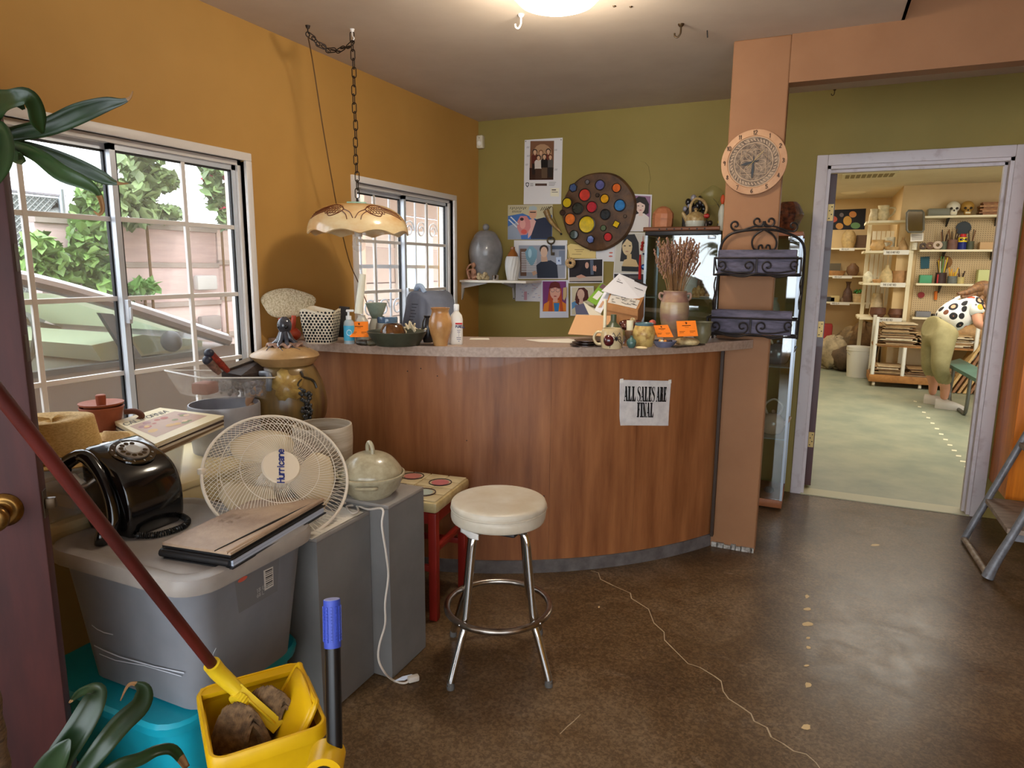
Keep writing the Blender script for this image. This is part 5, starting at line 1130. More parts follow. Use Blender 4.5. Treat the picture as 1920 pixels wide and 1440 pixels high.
# green bowl with pot and shell inside
gb = base_at(745, 640, 2.93); k = 2.93/FPX
tag(O('green_bowl', put(B().lathe([(0, 0), (40*k, 0), (41*k, .003), (50*k, .035), (55*k, .055), (56*k, .060), (54.5*k, .061), (50*k, .05), (41*k, .012), (0, .010)], 48), gb), [m('dark_green_glaze', (74, 76, 62), .3, c2=(52, 54, 42), vs=10)]), 'wide dark green glazed shallow bowl near the counter edge', 'bowl')
bp = gb+Vector((-.022, .0, .022)); t_ = T('brown_pot', 'small glossy brown rounded pot sitting in the green bowl', 'pot', bp)
O('body', B().lathe(spline2([(0, 0), (.036, 0), (.052, .014), (.056, .032), (.046, .055), (.038, .066), (.034, .068), (.032, .064), (.04, .03), (0, .01)], 3), 32), m('tortoise_glaze', (112, 70, 32), .12, c2=(58, 34, 18), vs=22, coat=.6), t_)
tag(O('pale_shell', put(B().sph((0, 0, .012), (.03, .02, .013), 16, 8, wob=lambda a, th: .1*math.sin(6*a)), gb+Vector((.062, -.012, .014))), m('shell_tan', (190, 170, 120), .5, c2=(110, 90, 50), vs=40)), 'tan shell lying in the green bowl right of the pot', 'shell')
# jar with blue lid, dripper on flask, crystal
jb = base_at(727, 634, 3.07); t_ = T('blue_lidded_jar', 'grey stoneware jar with a shiny blue lid behind the brown pot', 'jar', jb); k = 3.07/FPX
O('body', B().lathe(spline2([(0, 0), (.05, 0), (.056, .03), (.05, .075), (.044, .085), (0, .085)], 3), 32), m('grey_white_glaze'), t_)
O('lid', B().lathe([(.043, .083), (.046, .086), (.047, .104), (.044, .112), (0, .113)], 32), m('blue_lid_glaze', (96, 124, 150), .12, c2=(60, 84, 112), vs=12, coat=.6), t_)
db2 = base_at(707, 634, 3.2); t_ = T('pour_over_dripper', 'celadon conical coffee dripper standing on a pale flask', 'dripper', db2); k = 3.2/FPX; dz = lambda y: zrow(db2.x, db2.y, y)-TOP
O('flask', B().lathe(spline2([(0, 0), (.05, 0), (.052, .012), (.03, dz(602)), (.022, dz(597)), (0, dz(597))], 3), 28), m('pale_flask', (176, 172, 156), .4), t_)
O('cone', B().lathe([(8*k, dz(598)), (12*k, dz(590)), (19.5*k, dz(570)), (20*k, dz(568)), (18.5*k, dz(568)), (10*k, dz(590)), (0, dz(592))], 32), m('celadon_glaze', (146, 158, 142), .3, c2=(120, 132, 116), vs=14), t_)
cq = base_at(775, 625, 3.06, TOP+.012); b = B(); RR.seed(8)
for i in range(26):
    d = Vector((RR.uniform(-1, 1), RR.uniform(-.6, .6), RR.uniform(.25, 1))).normalized(); p = Vector((RR.uniform(-.035, .035), RR.uniform(-.02, .02), .01)); b.cyl(p, p+d*RR.uniform(.045, .09), .010, .004, n=6)
b.sph((0, 0, .025), (.05, .03, .026), 12, 8); tag(O('crystal_cluster', put(b, cq), m('milky_quartz', (222, 208, 176), .25), ang=15), 'milky quartz crystal cluster behind the green bowl', 'crystal')
# chair with grey shirt behind the counter
cx0 = PD(805, 575, 3.62); t_ = T('office_chair', 'dark chair standing behind the counter under the grey shirt', 'chair', (cx0.x, cx0.y, 0), rad(-25))
O('seat', B().cbox((0, .2, .45), (.44, .42, .05), .02), m('dark_fabric', (40, 40, 46), .8), t_)
O('backrest', B().cbox((0, -.02, .93), (.36, .035, .46), .016), m('dark_fabric'), t_)
for x in (-.17, .17):
    O('leg', B().cyl((x, 0, 0), (x, -.02, .93), .014), m('dark_steel'), t_); O('leg', B().cyl((x, .38, 0), (x, .38, .43), .014), m('dark_steel'), t_)
b = B()
def shirt(u, v):
    a = math.pi*(1-u); x = .13*math.cos(a)*(1+.5*v**1.4)+.0; fold = .010*math.sin(22*u+3*v)*v+.006*math.sin(41*u)*v
    z = 1.145+.15*math.sin(a)**.75-(.30*v)*(1-.25*math.sin(a)); y = -.06-.03*math.sin(a)-fold-.03*v
    return Vector((x, y, z))
b.grid(lambda u, v: shirt(u, v), 48, 14); b2_ = [Vector((p.x, -p.y-.03, p.z)) for p in b.v]; f2 = [[i for i in f] for f in b.f]
b.add([(p.x, -p.y+.01, p.z) for p in [v.copy() for v in b.v]], f2)
o0 = len(b.v)//2
for i in range(48): b.f.append([i*15, (i+1)*15, o0+(i+1)*15, o0+i*15]); b.mi.append(0)
t2 = T('grey_shirt', 'grey blue cotton shirt draped over the chair behind the counter', 'shirt', (cx0.x, cx0.y, .83), rad(-25))
b.v = [Vector((p.x, p.y, p.z-.83)) for p in b.v]
O('cloth', b, m('grey_blue_cotton', (124, 130, 146), .85, c2=(108, 114, 130), vs=9), t2, ang=180)
O('collar', B().tube(smoothpts([(-.035, -.06, .455), (0, -.075, .485), (.02, -.065, .49), (.04, -.055, .457)], 4), .014, 8), m('pale_collar', (166, 186, 214), .8), t2)
g = B()
for i in range(7): g.poly([Vector((.012+.006*(i % 2), -.118-.004*i, .40-.016*i)), Vector((.062-.008*(i % 3), -.112-.004*i, .40-.016*i)), Vector((.062-.008*(i % 3), -.112-.004*i, .395-.016*i)), Vector((.012+.006*(i % 2), -.118-.004*i, .395-.016*i))])
O('back_print', g, flat((80, 84, 96)), t2, smooth=False)
# vase, dark pot, sanitizer
pot('tan_vase', 'tan glazed stoneware vase with flared neck on the counter', 'vase', 826, 2.92, TOP, [(13, 640), (15, 630), (19.5, 616), (22, 602), (20.5, 590), (16.5, 580), (16, 575), (18.5, 569)], m('tan_shino', (192, 146, 92), .25, c2=(160, 108, 62), vs=9, coat=.5, lo=.3, hi=.6), inner=.005)
pot('dark_pot', 'small black pot half hidden behind the tan vase', 'pot', 803, 3.04, TOP, [(9, 634), (12, 622), (13, 608), (10, 594), (7, 588), (8, 584)], m('black_glaze', (30, 26, 26), .25))
sb = base_at(856, 636, 2.97); yaw_ = math.atan2(-sb.y, -sb.x)+math.pi/2; t_ = T('hand_sanitizer', 'white hand sanitizer bottle with flip cap at the counter window', 'bottle', sb, yaw_)
b = loft(B(), [(.026, .016, .012, 0), (.028, .017, .012, .004), (.028, .017, .012, .11), (.024, .015, .012, .128), (.012, .011, .010, .143), (.011, .010, .009, .15)]); O('body', b, hazem('frosted_white', (232, 226, 214), .85, .3), t_)
O('cap', B().lathe([(0, .148), (.0115, .148), (.012, .152), (.012, .172), (.010, .176), (0, .177)], 20), m('white_plastic'), t_)
O('red_band', B().cbox((.010, -.0172, .092), (.030, .0012, .0075), .003), flat((190, 40, 44)), t_)
g = B(); text(g, (-.004, -.0176, .074), (1, 0, 0), (0, 0, 1), .010, 'PURELL', .58, .24, .2); O('brand_print', g, flat((44, 44, 90)), t_, smooth=False)
g = B()
for i, w_ in enumerate((.016, .012, .004, .004, .020, .018, .006)): g.poly([Vector((.010-w_/2, -.0175, .062-i*.008)), Vector((.010+w_/2, -.0175, .062-i*.008)), Vector((.010+w_/2, -.0175, .0645-i*.008)), Vector((.010-w_/2, -.0175, .0645-i*.008))])
O('fine_print', g, flat((90, 90, 120)), t_, smooth=False)
# loose papers flat on the counter
for nm, lb, q in (('paper_strip', 'narrow white paper strip on the counter beside the sanitizer', ((882, 634), (916, 634), (918, 637), (880, 637))), ('paper_sheet', 'white sheets of paper lying flat on the middle of the counter', ((985, 637), (1066, 635), (1108, 644), (1010, 641)))):
    P = [PZ(x, y, TOP+.0006) for x, y in q]; tag(O(nm, B().prism(P, (0, 0, .0008)), m('paper_white'), smooth=False), lb, 'paper')
# tan cardboard folder leaning back, dark plates
P = [PD(1065, 626, 2.98), PD(1128, 630, 2.95), PD(1150, 592, 3.10), PD(1080, 590, 3.13)]
tag(O('cardboard_folder', B().prism(P, (0, .006, -.004)), m('tan_board', (196, 150, 106), .7), smooth=False), 'tan cardboard folder leaning behind the dark plates', 'folder')
for i, c in enumerate(((70, 44, 34), (54, 34, 28), (88, 56, 42))):
    p = base_at(1098+2*i, 640-5*i, 2.93, TOP+.0005+i*.0095); r_ = .066-.004*i
    tag(O('dark_plate', put(B().lathe([(0, 0), (r_*.7, 0), (r_, .006), (r_, .0088), (r_*.9, .0085), (0, .005)], 32, wob=lambda a, j: .03*math.sin(4*a+i)), p), m('plate_glaze_%d' % i, c, .25, c2=tuple(int(v*.6) for v in c), vs=20)), ('bottom', 'middle', 'top')[i]+' one of three dark brown plates beside the spider mug', 'plate', 'dark plates stacked on the counter')
# spider mug
mb = base_at(1147, 645, 2.86); t_ = T('spider_mug', 'cream mug with a black spider and a red glass dome', 'mug', mb); k = 2.86/FPX
m_cg = m('cream_glaze', (206, 186, 146), .25, c2=(180, 156, 112), vs=10, coat=.4)
O('body', B().lathe(spline2([(0, 0), (.038, 0), (.044, .012), (.049, .04), (.045, .07), (.040, .085), (.037, .0855), (.036, .08), (.042, .04), (0, .008)], 3), 36), m_cg, t_)
fr = Vector((-mb.x, -mb.y, 0)).normalized(); rt = Vector((-fr.y, fr.x, 0))
O('handle', B().tube(smoothpts([-rt*.040+Vector((0, 0, .068)), -rt*.064+Vector((0, 0, .068)), -rt*.076+Vector((0, 0, .043)), -rt*.064+Vector((0, 0, .02)), -rt*.045+Vector((0, 0, .018))], 5), .0062, 10), m_cg, t_)
O('glass_dome', B().sph(fr*.036-rt*.012+Vector((0, 0, .038)), (.024, .024, .026), 20, 12), m('dark_red_glass', (72, 14, 22), .06, coat=1), t_)
sc_ = fr*.046+rt*.018+Vector((0, 0, .05)); sp_ = O('spider', B().sph(sc_, .006, 10, 8).sph(sc_+Vector((0, 0, -.009)), .0045, 10, 8), m('spider_black', (20, 14, 14), .3), t_)
for s_ in (-1, 1):
    for q in range(4):
        d = rt*s_*(.012+.003*q)+Vector((0, 0, .020-.015*q)); O('spider_leg', B().tube(smoothpts([sc_, sc_+d*.6+fr*.003, sc_+d*1.05-fr*(.004 if s_ > 0 else .0), sc_+d*1.25+Vector((0, 0, -.012))-fr*(.006 if s_ > 0 else 0)], 3), .0013, 5), m('spider_black'), sp_)
# green bottle, taper candle, small vase, votive, flower sculpture, ash jar
pot('green_bottle', 'olive green stoneware bottle with short neck behind the mug', 'bottle', 1149, 3.0, TOP, [(16, 640), (19, 625), (18, 612), (13, 604), (6.5, 599), (5.2, 595), (5.5, 585), (5, 583)], m('olive_glaze', (86, 92, 66), .35, c2=(64, 70, 48), vs=12))
t_ = T('taper_candle', 'tall thin ivory taper candle standing by the green bottle', 'candle', base_at(1133, 636, 2.98)); O('wax', B().cyl((0, 0, .008), (0, 0, zrow(*base_at(1133, 636, 2.98)[:2], 561)-TOP), .0078, .0068, n=14), m('ivory_wax', (230, 220, 186), .45), t_); O('dish', B().lathe([(0, 0), (.024, 0), (.026, .008), (.01, .01), (0, .009)], 20), m('dark_bronze'), t_)
pot('teal_bud_vase', 'tiny teal green bud vase in front of the cream jar', 'vase', 1184, 2.89, TOP, [(5, 642), (8.5, 637), (9.5, 632), (8, 627), (3.5, 623.5), (2.5, 621), (3.3, 619)], m('teal_glaze', (72, 102, 96), .25, coat=.4))
vb_ = base_at(1180, 640, 2.97); t_ = T('votive_candle', 'short ivory votive candle on a brown ceramic stand', 'candle', vb_); zz = lambda y: zrow(vb_.x, vb_.y, y)-TOP
O('stand', B().lathe(spline2([(0, 0), (.026, 0), (.018, .012), (.016, .03), (.022, zz(620)), (0, zz(620))], 3), 24), m('brown_clay', (112, 80, 52), .5), t_); O('wax', B().cyl((0, 0, zz(620)), (0, 0, zz(601)), .0145, .0155, n=20), m('ivory_wax'), t_)
fb2 = base_at(1182, 636, 3.07); t_ = T('flower_sculpture', 'glossy brown ceramic flower sculpture behind the votive candle', 'sculpture', fb2); m_mr = m('maroon_glaze', (104, 54, 44), .2, c2=(70, 34, 30), vs=24, coat=.5); zz = lambda y: zrow(fb2.x, fb2.y, y)-TOP
O('stem', B().lathe([(0, 0), (.035, 0), (.03, .01), (.012, .03), (.012, zz(616)), (0, zz(616))], 20), m_mr, t_)
for q in range(9):
    a = q*2*math.pi/9; d = Vector((math.cos(a), math.sin(a), 0)); O('petal', B().sph(d*.030+Vector((0, 0, zz(612)+.012*(q % 2))), (.022, .018, .016), 12, 8, wob=lambda a, th: .15*math.sin(2*a)), m_mr, t_)
O('bloom', B().sph((.006, 0, zz(603)), (.014, .014, .016), 12, 8, wob=lambda a, th: .2*math.sin(3*a)), m('cream_glaze'), t_)
jb = base_at(1207, 640, 2.95); t_ = T('ash_glaze_jar', 'small cream ash glazed jar with a blue rim on the counter', 'jar', jb); k = 2.95/FPX; zz = lambda y: zrow(jb.x, jb.y, y)-TOP
O('body', B().lathe(spline2([(0, 0), (16*k, 0), (20*k, zz(632)), (21*k, zz(624)), (18*k, zz(613)), (16*k, zz(609))], 3)+[(0, zz(609))], 32), m('ash_crackle', (198, 168, 100), .35, c2=(146, 104, 50), vs=40, lo=.3, hi=.55), t_); O('rim', B().lathe([(15*k, zz(611)), (17*k, zz(610)), (17.5*k, zz(606)), (15*k, zz(605)), (13*k, zz(608))], 32), m('blue_rim_glaze', (84, 112, 120), .2), t_)
tag(O('pale_shell_piece', put(B().sph((0, 0, .005), (.026, .014, .006), 14, 6), base_at(1203, 643, 2.85)), m('shell_pale', (222, 196, 146), .5)), 'flat pale shell on the counter before the cream jar', 'shell')
# parcel, papers, magazine behind
P = [PD(1136, 570, 3.16), PD(1196, 582, 3.12), PD(1208, 556, 3.26), PD(1146, 543, 3.30)]
dn = Vector((.004, .01, -1)).normalized()*.095
t_ = T('cardboard_parcel', 'brown cardboard parcel with shipping labels propped on the counter', 'box', PD(1165, 610, 3.2))
m_cb = m('corrugated_brown', (176, 124, 76), .75, c2=(160, 110, 64), vs=16)
O('carton', B().prism(P, dn), m_cb, t_, **WF)
n_ = (P[1]-P[0]).cross(P[3]-P[0]).normalized(); n_ = n_ if n_.z > 0 else -n_
uv = lambda u, v, o=.0015: (P[0].lerp(P[1], u)).lerp(P[3].lerp(P[2], u), v)+n_*o
O('shipping_label', B().poly([uv(.04, .10), uv(.93, .06), uv(.93, .66), uv(.05, .70)]), flat((206, 200, 192)), t_, **WF)
O('small_label', B().poly([uv(.04, .78), uv(.36, .76), uv(.36, .97), uv(.05, .97)]), flat((190, 180, 166)), t_, **WF); O('small_label', B().poly([uv(.44, .76), uv(.70, .75), uv(.70, .95), uv(.44, .96)]), flat((190, 180, 166)), t_, **WF)
g = B(); RR.seed(2)
for i in range(26):
    u, v = RR.uniform(.1, .85), RR.uniform(.14, .6); w_, h_ = (RR.uniform(.03, .14), .03) if i % 3 else (.012, .12); g.poly([uv(u, v, .0025), uv(u+w_, v, .0025), uv(u+w_, v+h_, .0025), uv(u, v+h_, .0025)])
O('label_print', g, flat((70, 66, 66)), t_, **WF)
O('tape', B().poly([p+_F*-.002 for p in (P[0].lerp(P[1], .02)+dn*.28, P[0].lerp(P[1], .98)+dn*.28, P[0].lerp(P[1], .98)+dn*.36, P[0].lerp(P[1], .02)+dn*.36)]), flat((140, 94, 54)), t_, **WF)
def leaning(nm, lb, cat, q, ts, c, prn=None, grp=None):
    P = [PD(x, y, t) for (x, y), t in zip(q, ts)]; n = (P[1]-P[0]).cross(P[3]-P[0]).normalized()
    if n.dot(CP-P[0]) < 0: n = -n
    t_ = T(nm, lb, cat, (P[2]+P[3])/2, group=grp); O('sheet', B().prism([p-n*.003 for p in P], n*.003), flat(c), t_, **WF)
    if prn:
        for cc, poly_ in prn:
            O('print', B().poly([(P[3].lerp(P[2], u)).lerp(P[0].lerp(P[1], u), v)+n*.0006*(1+prn.index((cc, poly_))) for u, v in poly_]), flat(cc), t_, **WF)
    return t_
def bx_(u0, u1, v0, v1): return [(u0, v0), (u1, v0), (u1, v1), (u0, v1)]
leaning('clipboard', 'clipboard of white papers leaning behind the cardboard parcel', 'clipboard', ((1161, 513), (1214, 536), (1204, 566), (1128, 545)), (3.36, 3.34, 3.22, 3.24), (214, 212, 216), [((60, 60, 66), bx_(.10, .42, .84, .865)), ((60, 60, 66), bx_(.10, .5, .76, .785)), ((60, 60, 66), bx_(.10, .46, .70, .72)), ((30, 30, 34), bx_(.12, .92, .60, .63)), ((40, 30, 28), bx_(.55, 1.0, .93, 1.02))])
leaning('white_letter', 'white letter sheet slanting between magazine and parcel', 'paper', ((1132, 548), (1150, 545), (1124, 592), (1110, 590)), (3.3, 3.3, 3.18, 3.18), (218, 218, 224), [((190, 150, 120), [(.3, .3), (.7, .32), (.7, .55), (.4, .6)])])
leaning('green_magazine', 'green covered magazine slanting against the pictures on wall', 'magazine', ((1128, 530), (1146, 540), (1118, 572), (1101, 562)), (3.4, 3.4, 3.24, 3.24), (124, 168, 60), [((226, 226, 220), bx_(.25, .75, .2, .6)), ((120, 90, 100), bx_(.1, .9, .74, .97))])
leaning('printed_leaflet', 'black and white leaflet lying under the slanting papers', 'paper', ((1094, 566), (1122, 578), (1128, 592), (1106, 592)), (3.3, 3.3, 3.14, 3.14), (206, 200, 184), [((40, 40, 44), bx_(.55, .95, .1, .5))])
# lavender vase
lb_ = base_at(1262, 632, 3.12); t_ = T('lavender_vase', 'tall two handled stoneware vase on the counter holding dried lavender', 'vase', lb_); k = 3.12/FPX; zz = lambda y: zrow(lb_.x, lb_.y, y)-TOP
O('body', B().lathe([(0, 0)]+spline2([(17*k, 0), (20*k, zz(622)), (25*k, zz(600)), (26.5*k, zz(582)), (25*k, zz(566)), (21*k, zz(554)), (20.5*k, zz(550)), (21.5*k, zz(546)), (20*k, zz(545))], 3)+[(18.5*k, zz(548)), (18*k, zz(560)), (0, zz(575))], 36), m('beige_salt_glaze', (176, 158, 116), .35, c2=(134, 104, 92), vs=4, st=(1, 1, 3), coat=.3), t_)
O('plum_glaze', B().lathe([(25.4*k, zz(566)), (21.4*k, zz(554)), (20.9*k, zz(550)), (21.9*k, zz(546))], 36), m('plum_glaze_band', (124, 88, 84), .3, c2=(160, 128, 100), vs=14), t_)
frl = Vector((-lb_.x, -lb_.y, 0)).normalized(); rt = Vector((-frl.y, frl.x, 0))
for s_ in (-1, 1): O('handle', B().tube(smoothpts([rt*s_*20*k+Vector((0, 0, zz(552))), rt*s_*27*k+Vector((0, 0, zz(550))), rt*s_*28*k+Vector((0, 0, zz(558))), rt*s_*22*k+Vector((0, 0, zz(564)))], 4), .0055, 8), m('lavender_handle_glaze', (150, 120, 104), .35), t_)
bq = T('dried_lavender', 'bunch of dried lavender standing in the two handled vase', 'dried flowers', lb_+Vector((0, 0, zz(575)+.002)))
RR.seed(17); z0 = 0; H_ = zz(445)-zz(575)
b = B(); hd_ = B()
for i in range(120):
    a = RR.uniform(0, 2*math.pi); r0 = RR.random()**.5; base = Vector((math.cos(a)*.024*r0, math.sin(a)*.024*r0, .0)); h = H_*RR.uniform(.62, 1.0)
    top = Vector((math.cos(a)*.105*r0*RR.uniform(.8, 1.1), math.sin(a)*.105*r0, h)); mid = base.lerp(top, .5)*1+Vector((-top.x*.14, -top.y*.14, 0))
    pts = smoothpts([base, mid, top], 4); b.tube(pts, .0012, 4)
    d = (top-mid).normalized(); L_ = RR.uniform(.05, .11)
    for q in range(int(L_/.008)):
        p = top-d*(q*.008)+Vector((RR.uniform(-.004, .004), RR.uniform(-.004, .004), 0)); hd_.sph(p, (.0042, .0042, .0055), 5, 4)
O('stems', b, m('dry_stem', (156, 116, 74), .8, c2=(130, 92, 56), vs=30), bq, kind='stuff'); O('flower_spikes', hd_, m('dry_lavender', (150, 112, 82), .9, c2=(122, 90, 80), vs=40), bq, kind='stuff')
# blue bowl of beads with card, stone block with card, incense tray, jug
bb = base_at(1245, 640, 2.93); k = 2.93/FPX
tag(O('blue_dish', put(B().lathe([(0, 0), (14*k, 0), (20*k, .016), (23*k, .027), (22*k, .028), (17*k, .016), (0, .008)], 32, wob=lambda a, j: .07*math.sin(3*a)), bb), m('blue_purple_glaze', (116, 116, 140), .25, c2=(84, 96, 116), vs=14)), 'small blue purple dish of beads near the orange cards', 'dish')
for i, (dx, dy, c) in enumerate(((-.01, 0, (226, 206, 170)), (.006, -.004, (214, 140, 60)), (.018, .002, (60, 44, 40)), (-.018, .006, (226, 170, 90)), (.0, .012, (200, 190, 170)), (.028, .006, (44, 40, 50)), (.012, .014, (90, 60, 50)), (-.006, -.012, (236, 220, 190)))): tag(O('bead', put(B().sph((dx, dy, .017+.004*(i % 2)), .0075, 10, 8), bb+Vector((0, 0, .004))), flat(c, .25)), ('ivory', 'orange', 'dark brown', 'amber', 'grey white', 'blackish', 'chestnut', 'pale cream')[i]+' loose bead in the small blue purple dish', 'bead', 'beads in the blue dish')
orange_card('orange business card standing in the blue dish of beads', ((1225, 610), (1252, 609), (1263, 632), (1232, 632)), (3.0, 3.0, 2.95, 2.95))
sb_ = base_at(1288, 637, 2.98); tag(O('stone_block', put(B().sph((0, 0, .018), (.054, .03, .02), 20, 10, wob=lambda a, th: .06*math.sin(4*a)), sb_), m('cream_stone', (206, 184, 134), .6, c2=(140, 110, 66), vs=20)), 'cream stone block propping the larger orange card', 'stone')
orange_card('larger orange business card leaning on the cream stone block', ((1268, 602), (1304, 601), (1309, 630), (1271, 631)), (3.0, 3.0, 2.94, 2.94))
p0, p1 = base_at(1264, 640, 2.90), base_at(1318, 638, 3.02); d = (p1-p0).normalized(); sd = Vector((-d.y, d.x, 0))
tag(O('incense_tray', B().prism([p0-sd*.014, p1-sd*.014, p1+sd*.014, p0+sd*.014], (0, 0, .007)), m('carved_dark_tray', (78, 68, 54), .5, c2=(44, 38, 32), vs=60, bump=.6, bs=90), smooth=False), 'flat dark carved incense tray before the cream stone block', 'tray')
pot('green_jug', 'grey green stoneware jug with pinched rim beside the iron rack', 'jug', 1316, 3.1, TOP, [(10, 633), (15, 622), (17, 612), (15.5, 602), (16.5, 596), (18, 593)], m('grey_green_glaze', (128, 122, 92), .3, c2=(94, 90, 66), vs=12), inner=.005, wob=lambda a, j: .06*math.sin(3*a) if j > 4 else 0)
mu = base_at(1222, 634, 3.06); t_ = T('mushroom_figurine', 'tiny red capped ceramic mushroom figurine behind the blue dish', 'figurine', mu); zz = lambda y: zrow(mu.x, mu.y, y)-TOP
O('stalk', B().lathe([(0, 0), (.012, 0), (.009, .03), (.008, zz(606)), (0, zz(606))], 14), m('cream_glaze'), t_); O('cap', B().lathe(spline2([(.016, zz(608)), (.017, zz(605)), (.011, zz(601)), (0, zz(599))], 3)+[(0, zz(608))], 16), m('red_cap', (176, 84, 70), .35), t_)
# ================================================================ wrought iron planter rack on the column
m_ir = m('wrought_iron', (26, 22, 22), .45, .4, c2=(44, 36, 34), vs=40)
YB, YF = 3.44, 3.315
rk = T('iron_planter_rack', 'black wrought iron two tier planter rack against the tan column', 'rack', (PY(1410, 636, 3.38).x, 3.38, TOP+.001))
def bar(nm, pts, r=.005, sm=True, par=None): return O(nm, B().tube(smoothpts(pts, 5) if sm and len(pts) > 2 else pts, r, 8), m_ir, par or rk, **WT)
f_ = lambda x, y: PY(x, y, YF); g_ = lambda x, y: PY(x, y, YB)
bar('arch_frame', [g_(1350, 470), g_(1356, 452), g_(1372, 438), g_(1400, 432), g_(1432, 430), g_(1462, 433), g_(1492, 444), g_(1506, 458), g_(1509, 478)], .0062)
bar('upright', [g_(1349, 470), g_(1346, 520), g_(1340, 580), g_(1336, 634)], .0055); bar('upright', [g_(1509, 476), g_(1506, 520), g_(1500, 580), g_(1494, 636)], .0055)
for sx, (pts) in ((0, [(1384, 428), (1380, 420), (1374, 420), (1372, 428), (1380, 433), (1394, 429), (1410, 420), (1420, 408), (1430, 406), (1434, 414), (1430, 424), (1422, 424), (1420, 418)]), (1, [(1482, 430), (1486, 422), (1492, 420), (1494, 428), (1486, 434), (1470, 430), (1454, 422), (1444, 408), (1436, 405)])):
    pass
def spiral(c, r0, turns, a0, sg=1, n=22):
    return [(c[0]+r0*(1-.78*i/n)*math.cos(a0+sg*turns*2*math.pi*i/n), c[1]+r0*(1-.78*i/n)*math.sin(a0+sg*turns*2*math.pi*i/n)) for i in range(n+1)]
def scroll(nm, pts, plane, r=.0045): return bar(nm, [plane(*q) for q in pts], r)
for s_ in (-1, 1):
    cx = 1433
    inner = spiral((cx+s_*12, 415), 11, 1.1, math.pi*(0 if s_ < 0 else 1), -s_); outer = spiral((cx+s_*54, 422 if s_ < 0 else 424), 10, 1.05, math.pi*.5, -s_)
    scroll('finial_scroll', inner[::-1]+[(cx+s_*2, 424), (cx+s_*16, 424), (cx+s_*30, 428)]+[(cx+s_*42, 432)]+outer, g_)
    scroll('heart_scroll', [(cx, 430), (cx+s_*16, 440), (cx+s_*23, 453), (cx+s_*20, 466), (cx+s_*12, 468), (cx+s_*10, 461), (cx+s_*5, 460), (cx+s_*3, 466)], g_)
m_tr = m('weathered_trough', (98, 92, 110), .7, c2=(64, 60, 72), vs=12, st=(1, 4, 4), bump=.5, bs=40)
for tier, (yt, ym, yb, xl_, xr_) in enumerate(((468, 484, 516, 1340, 1503), (584, 598, 630, 1326, 1494))):
    zt_, zm_, zb_ = f_(1420, yt).z, f_(1420, ym).z, f_(1420, yb).z; xa, xb = f_(xl_, ym).x, f_(xr_, ym).x
    tr_ = T('planter_trough', ('upper', 'lower')[tier]+' grey purple wooden trough in the iron rack', 'planter', ((xa+xb)/2, (YF+YB)/2, zb_+.006), group='troughs in the iron rack')
    x0, x1, y0, y1 = xa+.016, xb-.022, YF+.012, YB-.012; w_ = .009
    for nm, a, c in (('front_board', (x0, y0, zb_+.006), (x1, y0+w_, zt_)), ('back_board', (x0, y1-w_, zb_+.006), (x1, y1, zt_)), ('end_board', (x0, y0+w_, zb_+.006), (x0+w_, y1-w_, zt_)), ('end_board', (x1-w_, y0+w_, zb_+.006), (x1, y1-w_, zt_)), ('bottom_board', (x0+w_, y0+w_, zb_+.006), (x1-w_, y1-w_, zb_+.016))): O(nm, B().box(a, c, .0015), m_tr, tr_, **WT)
    for z in (zm_, zb_): bar('basket_rail', [Vector((xa, YF, z)), Vector((xb, YF, z)), Vector((xb, YB, z)), Vector((xa, YB, z)), Vector((xa, YF, z))], .0045, False)
    for x in (xa, (xa+xb)/2, xb):
        bar('basket_rib', [Vector((x, YF, zm_)), Vector((x, YF, zb_)), Vector((x, YB, zb_))], .004, False)
    bar('wavy_rail', [Vector((xa+(xb-xa)*i/8, YF-.006, zb_+.008*math.sin(i*1.8))) for i in range(9)], .004)
    for s_ in (-1, 1):
        cxx = (xl_+xr_)/2+s_*42; cyy = (ym+yb)/2; hh = (yb-ym)/2
        a = spiral((cxx-s_*24, cyy-1), hh*.75, 1.15, math.pi/2, s_); c = spiral((cxx+s_*27, cyy-3), hh*.62, 1.1, math.pi/2, s_)
        scroll('basket_scroll', a[::-1]+[(cxx, cyy+hh*.7)]+c, lambda x, y: PY(x, y, YF-.004), .0035)
    for x in (xa, xb): bar('end_scroll', [Vector((x, YF+.01, zm_)), Vector((x, YF+.04, zm_-.02)), Vector((x, YF+.07, zm_-.045)), Vector((x, YF+.10, zb_+.02))], .0035)
for s_, x in ((0, 1342), (1, 1503)): bar('side_twist', [g_(x, 520), f_(x-3, 535), g_(x-2, 550), f_(x-5, 565), g_(x-5, 580)], .0035)
